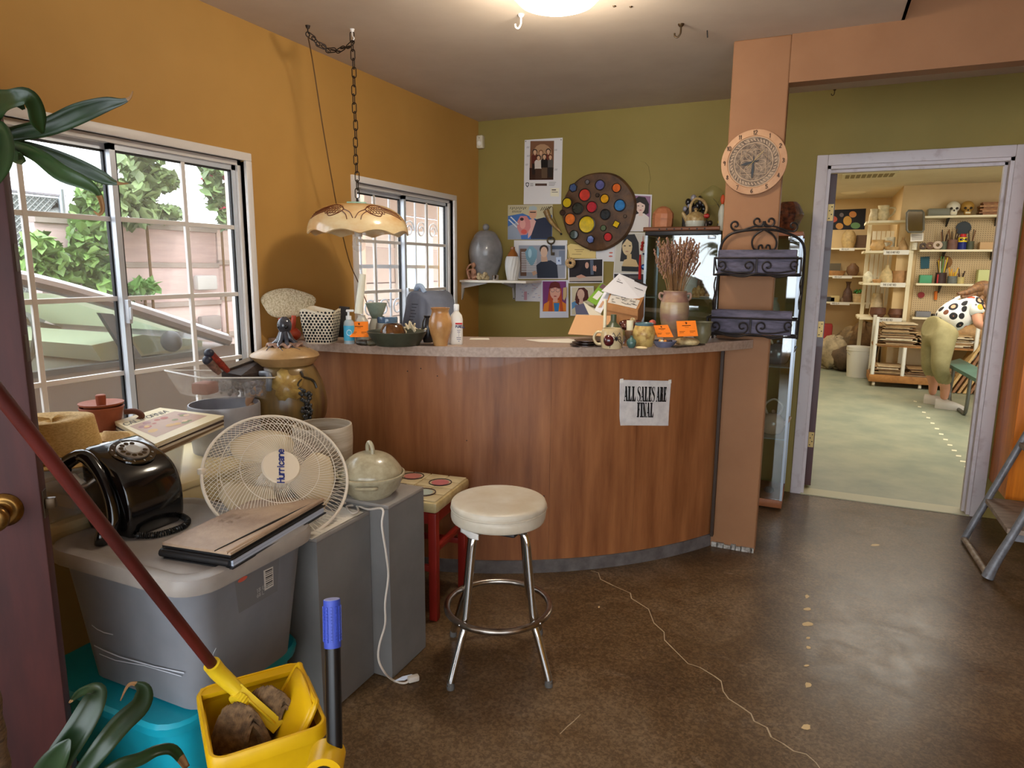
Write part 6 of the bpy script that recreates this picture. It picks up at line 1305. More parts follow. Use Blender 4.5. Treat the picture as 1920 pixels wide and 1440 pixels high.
# ================================================================ olive wall: shelf, detector, pictures, palette
sz = PX(857, 525, WX).z; SY = 4.27; sxr = PY(986, 531, SY).x
t_ = T('corner_shelf', 'white corner shelf on brackets between yellow and green walls', 'shelf', ((WX+sxr)/2, GY, sz-.016))
m_sh = m('white_shelf', (226, 218, 204), .45)
O('board', B().box((WX+.002, SY, sz-.016), (sxr, GY-.001, sz), .002), m_sh, t_, **WT)
for bx0, wall in ((Vector((WX, 4.31, 0)), 0), (Vector((PY(962, 545, GY-.02).x, GY, 0)), 1)):
    b = B(); z1 = sz-.017; n = Vector((1, 0, 0)) if wall == 0 else Vector((0, -1, 0)); sd = Vector((0, 1, 0)) if wall == 0 else Vector((1, 0, 0)); b0 = bx0
    b.prism([b0+sd*.008+Vector((0, 0, z1)), b0+sd*.008+n*.2+Vector((0, 0, z1)), b0+sd*.008+n*.2+Vector((0, 0, z1-.006)), b0+sd*.008+n*.02+Vector((0, 0, z1-.04)), b0+sd*.008+n*.004+Vector((0, 0, z1-.12)), b0+sd*.008+Vector((0, 0, z1-.125))], -sd*.016)
    br_ = O('bracket', b, m('bracket_grey', (188, 184, 178), .4), t_, **WT); O('bracket_screw', B().sph(b0+n*.004+Vector((0, 0, z1-.118)), .005, 8, 6), m('dark_bronze'), br_, **WT)
kk = 4.05
def spot(cx, y): p = PY(cx, 520, y); return p.x
ux_ = spot(911, 4.43); uz = lambda y: zrow(ux_, 4.43, y)-sz; k = depth((ux_, 4.43, 1.4))/FPX
t_ = T('grey_urn', 'tall grey glazed lidded urn on the corner shelf', 'urn', (ux_, 4.43, sz+.0005)); m_gu = m('grey_urn_glaze', (140, 138, 138), .3, c2=(112, 110, 112), vs=10, det=7, coat=.4, bump=.2, bs=30)
O('body', B().lathe([(0, 0)]+spline2([(18*k, 0), (22*k, uz(512)), (29*k, uz(492)), (31.5*k, uz(474)), (29*k, uz(458)), (24*k, uz(447)), (21*k, uz(443))], 4)+[(0, uz(443))], 40, wob=lambda a, j: .012*math.sin(2*a)), m_gu, t_)
O('lid', B().lathe([(23*k, uz(445)), (22*k, uz(442)), (17*k, uz(436)), (12*k, uz(433)), (6*k, uz(432)), (0, uz(432))], 32), m_gu, t_); O('knob', B().sph((0, 0, uz(426)), 6.3*k, 16, 12), m_gu, t_)
vx = spot(961, 4.42); uz = lambda y: zrow(vx, 4.42, y)-sz; k = depth((vx, 4.42, 1.4))/FPX
t_ = T('fluted_bottle', 'white spiral fluted bottle vase with brown neck on the shelf', 'vase', (vx, 4.42, sz+.0005))
b = B(); prof = spline2([(10*k, 0), (13*k, uz(508)), (14*k, uz(496)), (13*k, uz(485)), (11*k, uz(481))], 4); P_ = len(prof)
b.lathe([(0, 0)]+prof+[(0, uz(481))], 72, wob=lambda a, j: .035*math.sin(14*a-j*.55)); O('body', b, m('white_fluted', (206, 204, 200), .4), t_)
O('neck', B().lathe([(11*k, uz(482)), (9*k, uz(476)), (5*k, uz(470)), (4*k, uz(465)), (4.4*k, uz(463)), (0, uz(463))], 24), m('amber_glaze', (140, 84, 36), .2, coat=.5), t_)
# seated figurine (clay), coral, metal cup
fx = spot(887, 4.33); t_ = T('seated_figurine', 'small pinkish clay figurine of a seated person on the shelf', 'figurine', (fx, 4.33, sz+.0005)); m_fc = m('pink_clay_figure', (190, 142, 114), .55, c2=(150, 104, 80), vs=30)
k = depth((fx, 4.33, 1.35))/FPX
b = B(); b.tube(smoothpts([(0, 0, .012), (.002, .004, .045), (-.004, .002, .078)], 5), [.024-.0009*i for i in range(11)], 12)
b.tube(smoothpts([(-.004, .002, .078), (.004, -.004, .088)], 3), .008, 8); b.sph((.008, -.006, .104), (.016, .017, .019), 16, 12); b.sph((.012, -.022, .102), (.004, .005, .005), 8, 6)
b.tube(smoothpts([(-.016, 0, .074), (-.046, -.01, .066), (-.030, -.008, .098), (-.008, -.006, .112)], 4), [.0075-.0002*i for i in range(13)], 8)
b.tube(smoothpts([(.014, 0, .072), (.028, -.016, .05), (.016, -.03, .04)], 4), .006, 8)
b.tube(smoothpts([(-.014, -.006, .016), (-.026, -.034, .056), (-.004, -.05, .008)], 5), [.012-.0005*i for i in range(11)], 8); b.tube(smoothpts([(.012, -.004, .014), (.042, -.022, .026), (.02, -.052, .010)], 5), [.012-.0005*i for i in range(11)], 8)
b.box((-.045, -.06, 0), (.045, .03, .006), .002); O('body', b, m_fc, t_)
cx = spot(906, 4.32); RR.seed(31); b = B()
for i in range(16): b.sph((RR.uniform(-.03, .03), RR.uniform(-.018, .018), RR.uniform(.012, .042)), RR.uniform(.012, .02), 9, 7)
tag(O('coral_piece', put(b, (cx, 4.32, sz-.002)), m('beige_coral', (186, 168, 132), .8, c2=(146, 126, 92), vs=50, bump=.8, bs=80)), 'beige lumpy coral piece beside the seated figurine', 'coral')
cx = spot(929, 4.32); tag(O('metal_cup', put(B().lathe([(0, 0), (.02, 0), (.024, .034), (.0245, .036), (.022, .036), (.019, .006), (0, .005)], 24), (cx, 4.32, sz+.0005)), m('polished_metal', (190, 184, 178), .12, 1)), 'small polished metal cup on the shelf before the urn', 'cup')
# motion detector
p = PY(900, 266, GY-.03); t_ = T('motion_detector', 'small white motion detector in the corner of the green wall', 'sensor', (p.x, GY-.02, p.z-.045))
O('housing', B().cbox((p.x, GY-.022, p.z), (.052, .044, .092), .01), m('detector_white', (214, 204, 178), .4), t_, **WT)
O('lens', B().sph((p.x, GY-.044, p.z-.012), (.016, .008, .018), 14, 10), m('lens_white', (232, 228, 216), .3), t_, **WT); O('indicator', B().sph((p.x, GY-.0445, p.z+.026), .003, 8, 6), m_blk, t_, **WT)
# ---------------------------------------------------------------- pictures
def pz(zx, zy): return (860+zx/4, 240+zy/4)
def zq(l): return [pz(*q) for q in l]
_poff = [.001]
def picture(nm, label, cat, paper, prints, c=(224, 222, 222), grp='pictures pinned on the green wall', off=None, pins=True):
    """paper: px corners; prints: [(part name, colour, px polygon)] layered flat prints"""
    if off is None: _poff[0] += .0012; off = _poff[0]
    P = onwall(paper, off); t_ = T(nm, label, cat, sum(P, Vector())/len(P), group=grp)
    O('paper', B().prism(P, (0, .0008, 0)), flat(c, .5), t_, **WF)
    by = {}
    for i, (pn, cc, poly_) in enumerate(prints):
        by.setdefault(pn, []).append((i, cc, poly_))
    for pn, lst in by.items():
        cols = []; b = B()
        for i, cc, poly_ in lst:
            if cc not in cols: cols.append(cc)
            b.m = cols.index(cc); b.poly(onwall(poly_, off+.0002+i*.00006))
        O(pn, b, [flat(cc, .4) for cc in cols], t_, **WF)
    return t_
def el(cx, cy, rx, ry, n=14, a0=0): return [pz(cx+rx*math.cos(a0+2*math.pi*i/n), cy+ry*math.sin(a0+2*math.pi*i/n)) for i in range(n)]
def rc(x0, y0, x1, y1): return zq([(x0, y0), (x1, y0), (x1, y1), (x0, y1)])
def person(cx, top, h, hair, skin, shirt, w=None, legs=None, pn='photo'):
    """half or full figure as flat print: head, hair, torso"""
    r = h*.085; w = w or h*.16
    out = [(pn, shirt, zq([(cx-w*.6, top+2.3*r), (cx-w, top+3.2*r), (cx-w*.95, top+h*.58), (cx+w*.95, top+h*.58), (cx+w, top+3.2*r), (cx+w*.6, top+2.3*r)]))]
    if legs: out.append((pn, legs, zq([(cx-w*.85, top+h*.56), (cx-w*.8, top+h), (cx+w*.8, top+h), (cx+w*.85, top+h*.56)])))
    out += [(pn, hair, el(cx, top+r*1.15, r*1.15, r*1.35)), (pn, skin, el(cx, top+r*1.35, r*.8, r*1.05)), (pn, skin, zq([(cx-r*.35, top+2.1*r), (cx-r*.4, top+2.7*r), (cx+r*.4, top+2.7*r), (cx+r*.35, top+2.1*r)]))]
    return out
SK = (206, 164, 132); SK2 = (190, 146, 112); DK = (34, 26, 24)
# signed cast poster
pr = [('photo', (124, 86, 62), zq([(538, 98), (716, 96), (710, 388), (530, 390)])), ('photo', (176, 138, 104), el(628, 190, 70, 70)), ('photo', (58, 34, 24), zq([(531, 300), (712, 296), (710, 388), (530, 390)]))]
for a in ((572, 160, 190, DK, SK, (96, 44, 34), 26, (40, 30, 28)), (617, 166, 180, (120, 80, 50), SK, (150, 120, 96), 22, (60, 46, 36)), (672, 156, 190, DK, SK, (110, 50, 36), 24, (50, 36, 30)), (688, 200, 170, (90, 50, 30), SK, (84, 80, 76), 20, (40, 34, 32)), (599, 204, 180, DK, SK, (210, 200, 190), 30, (70, 48, 36)), (643, 196, 180, DK, SK, (26, 24, 24), 26, (96, 76, 58))): pr += person(*a)
pr += [('shield_logo', (60, 60, 70), zq([(502, 412), (515, 408), (528, 412), (526, 432), (515, 446), (504, 432)])), ('shield_logo', (224, 222, 222), zq([(507, 417), (515, 414), (523, 417), (521, 430), (515, 437), (509, 430)])), ('title_block', (86, 66, 56), rc(574, 416, 662, 434))]
for i in range(3): pr += [('credits', (150, 146, 146), rc(536, 414+i*9, 560, 418+i*9)), ('small_print', (150, 146, 146), rc(676, 406+i*11, 730-6*i, 410+i*11))]
pr += [('sticker', (236, 230, 206), zq([(690, 452), (754, 450), (752, 514), (688, 512)])), ('sticker', (90, 80, 76), rc(698, 460, 730, 468)), ('sticker', (130, 120, 116), rc(698, 478, 744, 483))]
for (x, y) in ((520, 145), (522, 210), (510, 275), (728, 165), (730, 312)):
    for j in range(3): pr.append(('signature', (120, 120, 130), zq([(x-10+7*j, y+6), (x-6+7*j, y-8), (x-4+7*j, y-7), (x-8+7*j, y+7)])))
for (x, y) in ((503, 100), (768, 88)): pr.append(('pin', (150, 146, 140), el(x, y, 5, 5)))
picture('signed_poster', 'tall white poster with a brown group photo and signatures', 'poster', zq([(495, 90), (780, 72), (768, 570), (487, 572)]), pr)
# man in cap with pink vase
pr = [('photo', (66, 110, 176), zq([(370, 640), (700, 640), (700, 835), (368, 835)])), ('photo', (196, 186, 150), zq([(370, 582), (705, 577), (703, 650), (600, 690), (480, 640), (370, 660)])), ('photo', (150, 160, 176), zq([(368, 740), (450, 700), (470, 835), (368, 835)])),
 ('photo', (40, 46, 66), zq([(560, 690), (640, 670), (700, 700), (698, 832), (540, 832), (548, 740)])), ('photo', (216, 168, 158), zq([(520, 690), (560, 680), (580, 700), (545, 800), (520, 830)])), ('photo', (210, 160, 130), el(556, 640, 30, 44)), ('photo', (170, 186, 190), zq([(524, 618), (530, 590), (560, 584), (586, 592), (588, 616)])), ('photo', (70, 50, 46), zq([(534, 628), (580, 628), (578, 636), (536, 636)])),
 ('photo', (204, 130, 128), zq([(462, 660), (510, 660), (536, 700), (540, 745), (510, 800), (465, 804), (438, 750), (440, 700)])), ('photo', (222, 160, 150), el(480, 720, 22, 36)), ('photo', (214, 90, 80), el(490, 778, 22, 18)), ('photo', (60, 36, 36), el(474, 684, 14, 12)), ('photo', (214, 220, 226), zq([(385, 668), (395, 664), (450, 720), (446, 726)])), ('photo', (214, 220, 226), zq([(372, 690), (380, 684), (440, 742), (434, 748)]))]
for j in range(9): pr.append(('signature', (30, 30, 36), zq([(384+14*j, 606+(j % 2)*6), (392+14*j, 590), (395+14*j, 591), (388+14*j, 608+(j % 2)*6)])))
for j in range(6): pr.append(('signature', (40, 36, 40), zq([(400+12*j, 634), (407+12*j, 618), (410+12*j, 619), (404+12*j, 635)])))
for j in range(5): pr.append(('signature', (60, 50, 20), zq([(612+16*j, 620-3*j), (628+16*j, 592-2*j), (632+16*j, 594-2*j), (616+16*j, 622-3*j)])))
picture('signed_photo', 'signed photo of a person in a cap beside a pink vase', 'photo', zq([(370, 580), (705, 575), (700, 835), (368, 836)]), pr)
# dark sweater holding blue vase
pr = [('photo', (150, 154, 166), zq([(450, 880), (800, 880), (798, 1126), (452, 1126)])), ('photo', (104, 74, 56), zq([(460, 905), (510, 905), (508, 1110), (462, 1110)]))]
pr += [('photo', (206, 206, 208), rc(470, 930+13*i, 585, 937+13*i)) for i in range(12)]
pr += [('photo', (40, 46, 62), zq([(590, 1126), (582, 1030), (620, 1000), (690, 992), (738, 1020), (746, 1126)])), ('photo', (196, 160, 136), zq([(616, 960), (660, 960), (668, 1000), (620, 1004)])), ('photo', (54, 44, 42), el(640, 910, 34, 34)), ('photo', (210, 176, 152), el(640, 930, 26, 40)), ('photo', (196, 160, 136), zq([(548, 1080), (575, 1070), (590, 1090), (560, 1110)])), ('photo', (120, 160, 180), zq([(530, 888), (556, 888), (588, 920), (586, 970), (560, 1026), (540, 1030), (506, 980), (498, 930)])), ('photo', (168, 204, 216), el(534, 940, 14, 34)), ('photo', (70, 84, 104), rc(700, 884, 796, 910)), ('photo', (120, 130, 150), rc(752, 920, 796, 1030)), ('photo', (190, 206, 230), zq([(730, 970), (768, 966), (770, 1022), (732, 1024)])), ('photo', (60, 90, 150), zq([(744, 1000), (752, 984), (760, 1002)]))]
picture('vase_photo', 'photo of a person in a dark sweater holding a blue vase', 'photo', zq([(415, 842), (815, 842), (806, 1132), (416, 1132)]), pr)
picture('yellow_card', 'pale yellow printed card under the round palette', 'card', zq([(815, 884), (838, 868), (1030, 890), (1026, 978), (822, 974)]), [('print', (160, 130, 80), rc(870, 910, 940, 915)), ('print', (160, 130, 80), rc(880, 924, 930, 928)), ('print', (150, 120, 80), rc(850, 945, 920, 949)), ('print', (140, 110, 80), el(990, 912, 10, 12))], (226, 200, 130))
picture('kiss_letter', 'white letter with two red lip prints beside the yellow card', 'letter', zq([(1030, 890), (1172, 878), (1166, 1002), (1085, 1000), (1030, 975)]), [('lip_print', (206, 120, 110), el(1142, 936, 15, 6)), ('lip_print', (206, 120, 110), el(1140, 962, 15, 6)), ('print', (160, 156, 156), rc(1060, 912, 1110, 915))])
pr = [('photo', (40, 34, 38), zq([(828, 990), (1078, 985), (1076, 1156), (830, 1156)])), ('photo', (190, 176, 164), zq([(830, 1120), (1076, 1110), (1076, 1146), (830, 1150)])), ('photo', (30, 28, 36), zq([(900, 1100), (930, 1030), (960, 1010), (1010, 1030), (1030, 1110)])), ('photo', (206, 160, 140), el(962, 1030, 14, 24)), ('photo', (90, 100, 120), zq([(985, 990), (1010, 990), (1012, 1100), (990, 1100)])), ('photo', (214, 160, 140), zq([(1008, 1070), (1006, 1040), (1012, 1028), (1020, 1038), (1028, 1028), (1034, 1046), (1030, 1076)])), ('photo', (206, 156, 134), zq([(880, 1112), (920, 1098), (960, 1118), (900, 1130)]))]
picture('desk_photo', 'dark photo of a person at a table raising one hand', 'photo', zq([(818, 984), (1086, 978), (1084, 1162), (822, 1164)]), pr)
pr = [('drawing', (128, 60, 120), zq([(630, 1150), (806, 1150), (806, 1376), (630, 1376)])), ('drawing', (176, 70, 40), zq([(680, 1200), (770, 1200), (782, 1376), (655, 1376)])), ('drawing', (222, 130, 40), zq([(632, 1376), (640, 1320), (690, 1290), (760, 1290), (806, 1320), (806, 1376)])), ('drawing', (60, 130, 190), zq([(712, 1312), (756, 1312), (748, 1376), (720, 1376)])), ('drawing', (190, 80, 44), zq([(684, 1260), (704, 1260), (706, 1376), (672, 1376)])), ('drawing', (190, 80, 44), zq([(752, 1260), (770, 1260), (786, 1376), (762, 1376)])), ('drawing', (226, 170, 150), el(724, 1228, 40, 58)), ('drawing', (226, 170, 150), rc(708, 1270, 742, 1306)), ('drawing', (104, 40, 38), zq([(676, 1206), (690, 1162), (724, 1150), (756, 1162), (766, 1206), (724, 1196)])), ('drawing', (120, 100, 110), el(704, 1216, 17, 15)), ('drawing', (226, 176, 156), el(704, 1216, 14, 12)), ('drawing', (120, 100, 110), el(744, 1216, 17, 15)), ('drawing', (226, 176, 156), el(744, 1216, 14, 12)), ('drawing', (170, 70, 70), el(724, 1262, 12, 4))]
picture('portrait_drawing', 'colour drawing of a red haired person in round glasses', 'drawing', zq([(612, 1142), (822, 1140), (824, 1422), (608, 1424)]), pr, (216, 218, 230))
pr = [('photo', (216, 206, 176), zq([(850, 1196), (1010, 1194), (1006, 1400), (850, 1400)])), ('photo', (84, 40, 36), zq([(880, 1240), (900, 1200), (940, 1196), (968, 1220), (976, 1290), (900, 1310), (872, 1290)])), ('photo', (216, 176, 156), el(916, 1248, 28, 40)), ('photo', (96, 150, 196), zq([(848, 1310), (880, 1296), (890, 1330), (850, 1360)])), ('photo', (120, 120, 146), zq([(870, 1330), (960, 1310), (990, 1350), (980, 1398), (880, 1398)])), ('photo', (216, 176, 156), rc(905, 1280, 932, 1316)), ('photo', (90, 44, 38), zq([(880, 1260), (894, 1260), (904, 1330), (876, 1310)]))]
picture('laughing_photo', 'photo of a smiling brown haired person in a blue top', 'photo', zq([(838, 1188), (1014, 1186), (1010, 1408), (838, 1408)]), pr)
RR.seed(12); pr = []
for i in range(26): x, y = RR.uniform(440, 600), RR.uniform(1160, 1285); pr.append(('crayon_marks', RR.choice([(200, 150, 160), (160, 160, 190), (130, 130, 150), (210, 170, 170)]), zq([(x, y), (x+RR.uniform(5, 22), y+RR.uniform(-3, 3)), (x+RR.uniform(5, 22), y+4), (x, y+3)])))
pr.append(('crayon_marks', (200, 150, 160), rc(490, 1226, 512, 1290)))
picture('crayon_drawing', 'pale childrens crayon drawing pinned below the shelf', 'drawing', zq([(428, 1150), (622, 1140), (618, 1302), (426, 1298)]), pr, (214, 210, 214))
pr = [('photo', (144, 104, 136), zq([(1308, 506), (1440, 512), (1430, 770), (1296, 770)])), ('photo', DK, zq([(1306, 620), (1316, 540), (1350, 512), (1400, 520), (1428, 570), (1424, 640), (1380, 660), (1320, 640)])), ('photo', (228, 200, 184), el(1364, 590, 34, 50)), ('photo', DK, zq([(1326, 570), (1334, 530), (1390, 528), (1404, 580), (1360, 556)])), ('photo', (226, 218, 210), zq([(1286, 770), (1310, 660), (1350, 640), (1390, 640), (1428, 670), (1424, 770)])), ('photo', (228, 200, 184), rc(1350, 625, 1380, 660)), ('photo', (60, 40, 40), el(1348, 584, 7, 3)), ('photo', (60, 40, 40), el(1380, 586, 7, 3)), ('photo', (190, 110, 110), el(1364, 616, 11, 4))]
picture('purple_portrait', 'portrait photo of a dark curly haired person against purple', 'photo', zq([(1290, 494), (1450, 500), (1440, 776), (1280, 776)]), pr, (220, 216, 218))
pr = [('photo', (206, 200, 186), zq([(1190, 790), (1392, 790), (1390, 1085), (1166, 1085)])), ('photo', (44, 44, 46), zq([(1210, 1000), (1226, 860), (1260, 800), (1320, 796), (1350, 860), (1362, 1060), (1300, 1010), (1240, 1000)])), ('photo', (214, 190, 146), el(1264, 890, 38, 66)), ('photo', (44, 44, 46), zq([(1226, 880), (1240, 824), (1300, 812), (1320, 900), (1312, 950), (1300, 860), (1262, 832)])), ('photo', (206, 178, 130), zq([(1224, 1040), (1240, 990), (1280, 976), (1330, 990), (1350, 1040)])), ('photo', (40, 40, 42), zq([(1222, 1036), (1352, 1042), (1352, 1078), (1222, 1074)])), ('photo', (50, 44, 40), el(1246, 884, 9, 4)), ('photo', (50, 44, 40), el(1284, 884, 9, 4)), ('photo', (170, 120, 100), el(1262, 926, 13, 4)), ('photo', (206, 178, 130), rc(1262, 945, 1296, 985))]
picture('long_hair_portrait', 'portrait photo of a long haired person glancing over a bare shoulder', 'photo', zq([(1180, 780), (1398, 784), (1394, 1092), (1160, 1090)]), pr, (220, 216, 208))
picture('dark_print', 'dark landscape print pinned low beside the glass cabinet', 'photo', zq([(1160, 1088), (1392, 1090), (1390, 1180), (1160, 1170)]), [('photo', (56, 52, 56), zq([(1166, 1094), (1386, 1096), (1384, 1170), (1166, 1162)])), ('photo', (90, 84, 84), rc(1280, 1110, 1370, 1130))])
# ---------------------------------------------------------------- glazed palette disc
pc = PY(1120, 396, GY-.05); R_ = .262
pa = T('palette_plaque', 'round brown ceramic plaque set with colourful glaze cups', 'plaque', (pc.x, GY, pc.z-R_))
FP = Matrix.Translation((pc.x, GY-.004, pc.z)) @ Matrix.Rotation(rad(90), 4, 'X')
O('disc', B().lathe([(0, 0), (R_*.97, 0), (R_, .012), (R_*.985, .034), (R_*.95, .042), (0, .046)], 56, FP, wob=lambda a, j: .012*math.sin(3*a)+.008*math.sin(7*a)), m('bronze_crust', (104, 72, 44), .5, c2=(60, 40, 28), vs=16, det=8, bump=.8, bs=50, lo=.3, hi=.65), pa, **WT)
for (zx, zy, r, c, n) in ((205, 312, 48, (50, 84, 130), 6), (507, 280, 55, (98, 102, 160), 18), (693, 313, 50, (236, 112, 40), 18), (335, 393, 68, (222, 60, 52), 20), (560, 435, 50, (240, 172, 20), 18), (137, 480, 54, (220, 190, 24), 18), (255, 545, 64, (36, 52, 48), 18), (415, 528, 62, (196, 40, 60), 20), (730, 510, 65, (30, 128, 196), 20), (567, 612, 58, (30, 46, 56), 18), (170, 665, 64, (234, 120, 44), 20), (357, 725, 96, (232, 200, 16), 26), (690, 722, 46, (236, 196, 20), 4), (545, 765, 33, (84, 104, 70), 12), (215, 840, 50, (34, 58, 46), 16), (400, 893, 46, (84, 104, 170), 6), (597, 865, 48, (206, 36, 44), 18), (365, 247, 26, (110, 108, 112), 12), (478, 395, 22, (60, 48, 44), 12), (85, 592, 30, (52, 34, 34), 12), (790, 632, 18, (90, 76, 66), 10)):
    q = PY(1040+zx/6, 300+zy/6, GY-.06); r_ = r/6*depth(q)/FPX; M_ = Matrix.Translation((q.x, GY-.046, q.z)) @ Matrix.Rotation(rad(90), 4, 'X') @ Matrix.Rotation(.3, 4, 'Z')
    cu = O('glaze_cup', B().lathe([(0, 0), (r_*1.06, 0), (r_*1.08, .014), (r_*.98, .016), (r_*.9, .009), (0, .009)], n, M_), m('cup_clay', (50, 38, 32), .4, c2=(120, 112, 100), vs=60, lo=.28, hi=.34), pa, world=True, ang=30)
    O('glaze_pool', B().lathe([(0, .0125), (r_*.86, .0125), (r_*.92, .010)], n, M_), m('pool_%d_%d_%d' % c, c, .15, c2=tuple(int(v*.82) for v in c), vs=30, coat=.6), cu, world=True, ang=30)
# hanging horn, iron key, ring, charms
def wl(zx, zy, off=.03): return PY(*pz(zx, zy), GY-off)
t_ = T('horn', 'curved polished horn hung over the signed photo', 'horn', wl(700, 700)); k4 = 1/4*depth(wl(700, 700))/FPX
O('horn_body', B().tube(smoothpts([wl(655, 620), wl(680, 680), wl(715, 730), wl(755, 768), wl(768, 790)], 6), [24*k4*(1-.85*i/24) for i in range(25)], 14), m('polished_horn', (176, 142, 84), .3, c2=(92, 66, 36), vs=14), t_, **WT)
O('horn_tip', B().sph(wl(769, 795), 8*k4, 10, 8), m('dark_steel'), t_, **WT); O('hanging_cord', B().tube(smoothpts([wl(640, 620, .02), wl(700, 590, .01), wl(712, 660, .02), wl(755, 765, .03)], 4), .0015, 6), m('brown_cord'), t_, **WT)
t_ = T('iron_key', 'large old iron key hung beside the vase photo', 'key', wl(697, 950)); m_ik = m('old_iron', (92, 80, 60), .5, .7, c2=(60, 52, 42), vs=40)
O('bow', B().tube([wl(692+26*math.cos(a), 845+24*math.sin(a), .02) for a in [i*math.pi/12 for i in range(24)]], 7*k4, 8, closed=True), m_ik, t_, **WT); O('shank', B().tube([wl(693, 866, .02), wl(697, 955, .02)], 6*k4, 8), m_ik, t_, **WT); O('bit', B().cbox(wl(708, 944, .02), (22*k4, .006, 22*k4)), m_ik, t_, **WF)
b = B(); c_ = wl(838, 1012, .03); RR.seed(6)
t_ = T('pierced_ring', 'pierced tan ceramic ring hanging by the desk photo', 'ring', c_-Vector((0, 0, .04)))
pts = [wl(838+25*math.cos(a), 1012+25*math.sin(a), .03) for a in [i*math.pi/16 for i in range(32)]]; O('ring_body', B().tube(pts, 15*k4, 12, closed=True), m('pierced_tan', (204, 168, 118), .6, c2=(40, 28, 20), vs=130, kind='voronoi', lo=.30, hi=.36), t_, **WT); O('cord', B().tube([wl(832, 985, .02), wl(815, 900, .004), wl(812, 870, .004)], .0014, 5), m('brown_cord'), t_, **WT)
t_ = T('evil_eye_charm', 'red tassel charm with blue evil eye beads by the cabinet', 'charm', wl(1372, 1130)); O('cord', B().tube([wl(1384, 800, .012), wl(1382, 880, .02), wl(1378, 960, .02)], .002, 6), m('red_cord', (176, 40, 30), .6), t_, **WT)
for (x, y) in ((1380, 862), (1376, 884), (1372, 908)): O('knot', B().sph(wl(x, y, .02), 11*k4, 10, 8, wob=lambda a, th: .2*math.sin(4*a)), m('red_cord'), t_, **WT)
O('tassel', B().tube([wl(1362, 950, .02), wl(1360, 1040, .02), wl(1358, 1136, .02)], [6*k4, 10*k4, 11*k4], 10), m('red_tassel', (196, 32, 30), .8), t_, **WT)
for (x, y, r, c) in ((1388, 944, 16, (230, 230, 226)), (1388, 1042, 20, (28, 60, 120))):
    e_ = O('bead', B().sph(wl(x, y, .025), (r*k4, r*k4*.5, r*k4), 14, 10), flat(c, .15), t_, **WT); O('pupil', B().sph(wl(x, y, .025)+Vector((0, -r*k4*.45, 0)), (r*k4*.5, r*k4*.2, r*k4*.5), 12, 8), flat((120, 170, 210) if r > 18 else (40, 50, 80), .15), e_, **WT)
t_ = T('wooden_pendant', 'slim pale wooden pendant hanging over the portrait drawing', 'pendant', wl(797, 1290)); O('blade', B().prism([wl(786, 1198, .02), wl(812, 1194, .02), wl(810, 1260, .02), wl(794, 1294, .02), wl(784, 1280, .02)], (0, -.006, 0)), m('pale_wood', (206, 176, 126), .5), t_, **WF); O('string', B().tube([wl(800, 1195, .016), wl(802, 1130, .006)], .001, 5), m('brown_cord'), t_, **WT)
# crack in the wall paint
b = B(); pts = [(1200, 302), (1210, 305), (1216, 312), (1218, 324), (1220, 336), (1217, 345), (1217, 365)]; P = onwall(pts, .0006)
for i in range(len(P)-1): d = Vector((.0012, 0, 0)); b.poly([P[i]-d, P[i]+d, P[i+1]+d, P[i+1]-d])
O('paint_crack', b, flat((92, 82, 36)), bpy.data.objects['wall_back'], **WF)
# ================================================================ clock on the column
cc = PY(1413, 304, CY-.02); R_ = .147; ck = T('ceramic_clock', 'round carved clay wall clock on the tan column', 'clock', (cc.x, CY, cc.z-R_))
tilt_ = rad(0); FC = Matrix.Translation((cc.x, CY-.002, cc.z)) @ Matrix.Rotation(rad(90), 4, 'X')
m_ck = m('pink_clay_ring', (196, 152, 114), .6, c2=(176, 130, 94), vs=12)
O('body', B().lathe([(0, 0), (R_*.96, 0), (R_, .008), (R_*.99, .020), (R_*.80, .026), (R_*.78, .022), (0, .020)], 56, FC), m_ck, ck, **WT)
m_rl = m('carved_grey_clay', (150, 128, 106), .7, c2=(84, 68, 56), vs=70, bump=1.5, bs=80, det=3)
dl = O('carved_dial', B().lathe([(0, .0225), (R_*.77, .0225)], 56, FC), m_rl, ck, **WT)
m_lt = m('raised_clay_line', (186, 158, 130), .6)
def ring_(r, w): O('carved_ring', B().tube([FC @ Vector((r*math.cos(a), r*math.sin(a), .0235)) for a in [i*math.pi/28 for i in range(56)]], w, 6, closed=True), m_lt, dl, **WT)
ring_(R_*.58, .0022); ring_(R_*.76, .0018)
for a0 in (0, math.pi/4): O('carved_square', B().tube([FC @ Vector((R_*.53*math.cos(a0+i*math.pi/2), R_*.53*math.sin(a0+i*math.pi/2), .0238)) for i in range(4)], .0018, 6, closed=True), m_lt, dl, **WT)
for i in range(8): a = i*math.pi/4; O('carved_petal', B().tube(smoothpts([FC @ Vector((0, 0, .0238)), FC @ Vector((R_*.25*math.cos(a-.25), R_*.25*math.sin(a-.25), .0238)), FC @ Vector((R_*.36*math.cos(a), R_*.36*math.sin(a), .0238)), FC @ Vector((R_*.25*math.cos(a+.25), R_*.25*math.sin(a+.25), .0238)), FC @ Vector((0, 0, .0238))], 4), .0012, 5), m_lt, dl, **WT)
b = B()
for i in range(44): a = i*2*math.pi/44; b.cbox(FC @ Vector((R_*.67*math.cos(a), R_*.67*math.sin(a), .0235)), (.014, .003, .0045), .001, xf=(FC.to_3x3() @ Matrix.Rotation(a+.6, 3, 'Z') @ Matrix.Rotation(rad(90), 3, 'X')).to_4x4())
O('carved_border', b, m_lt, dl, world=True, kind='stuff')
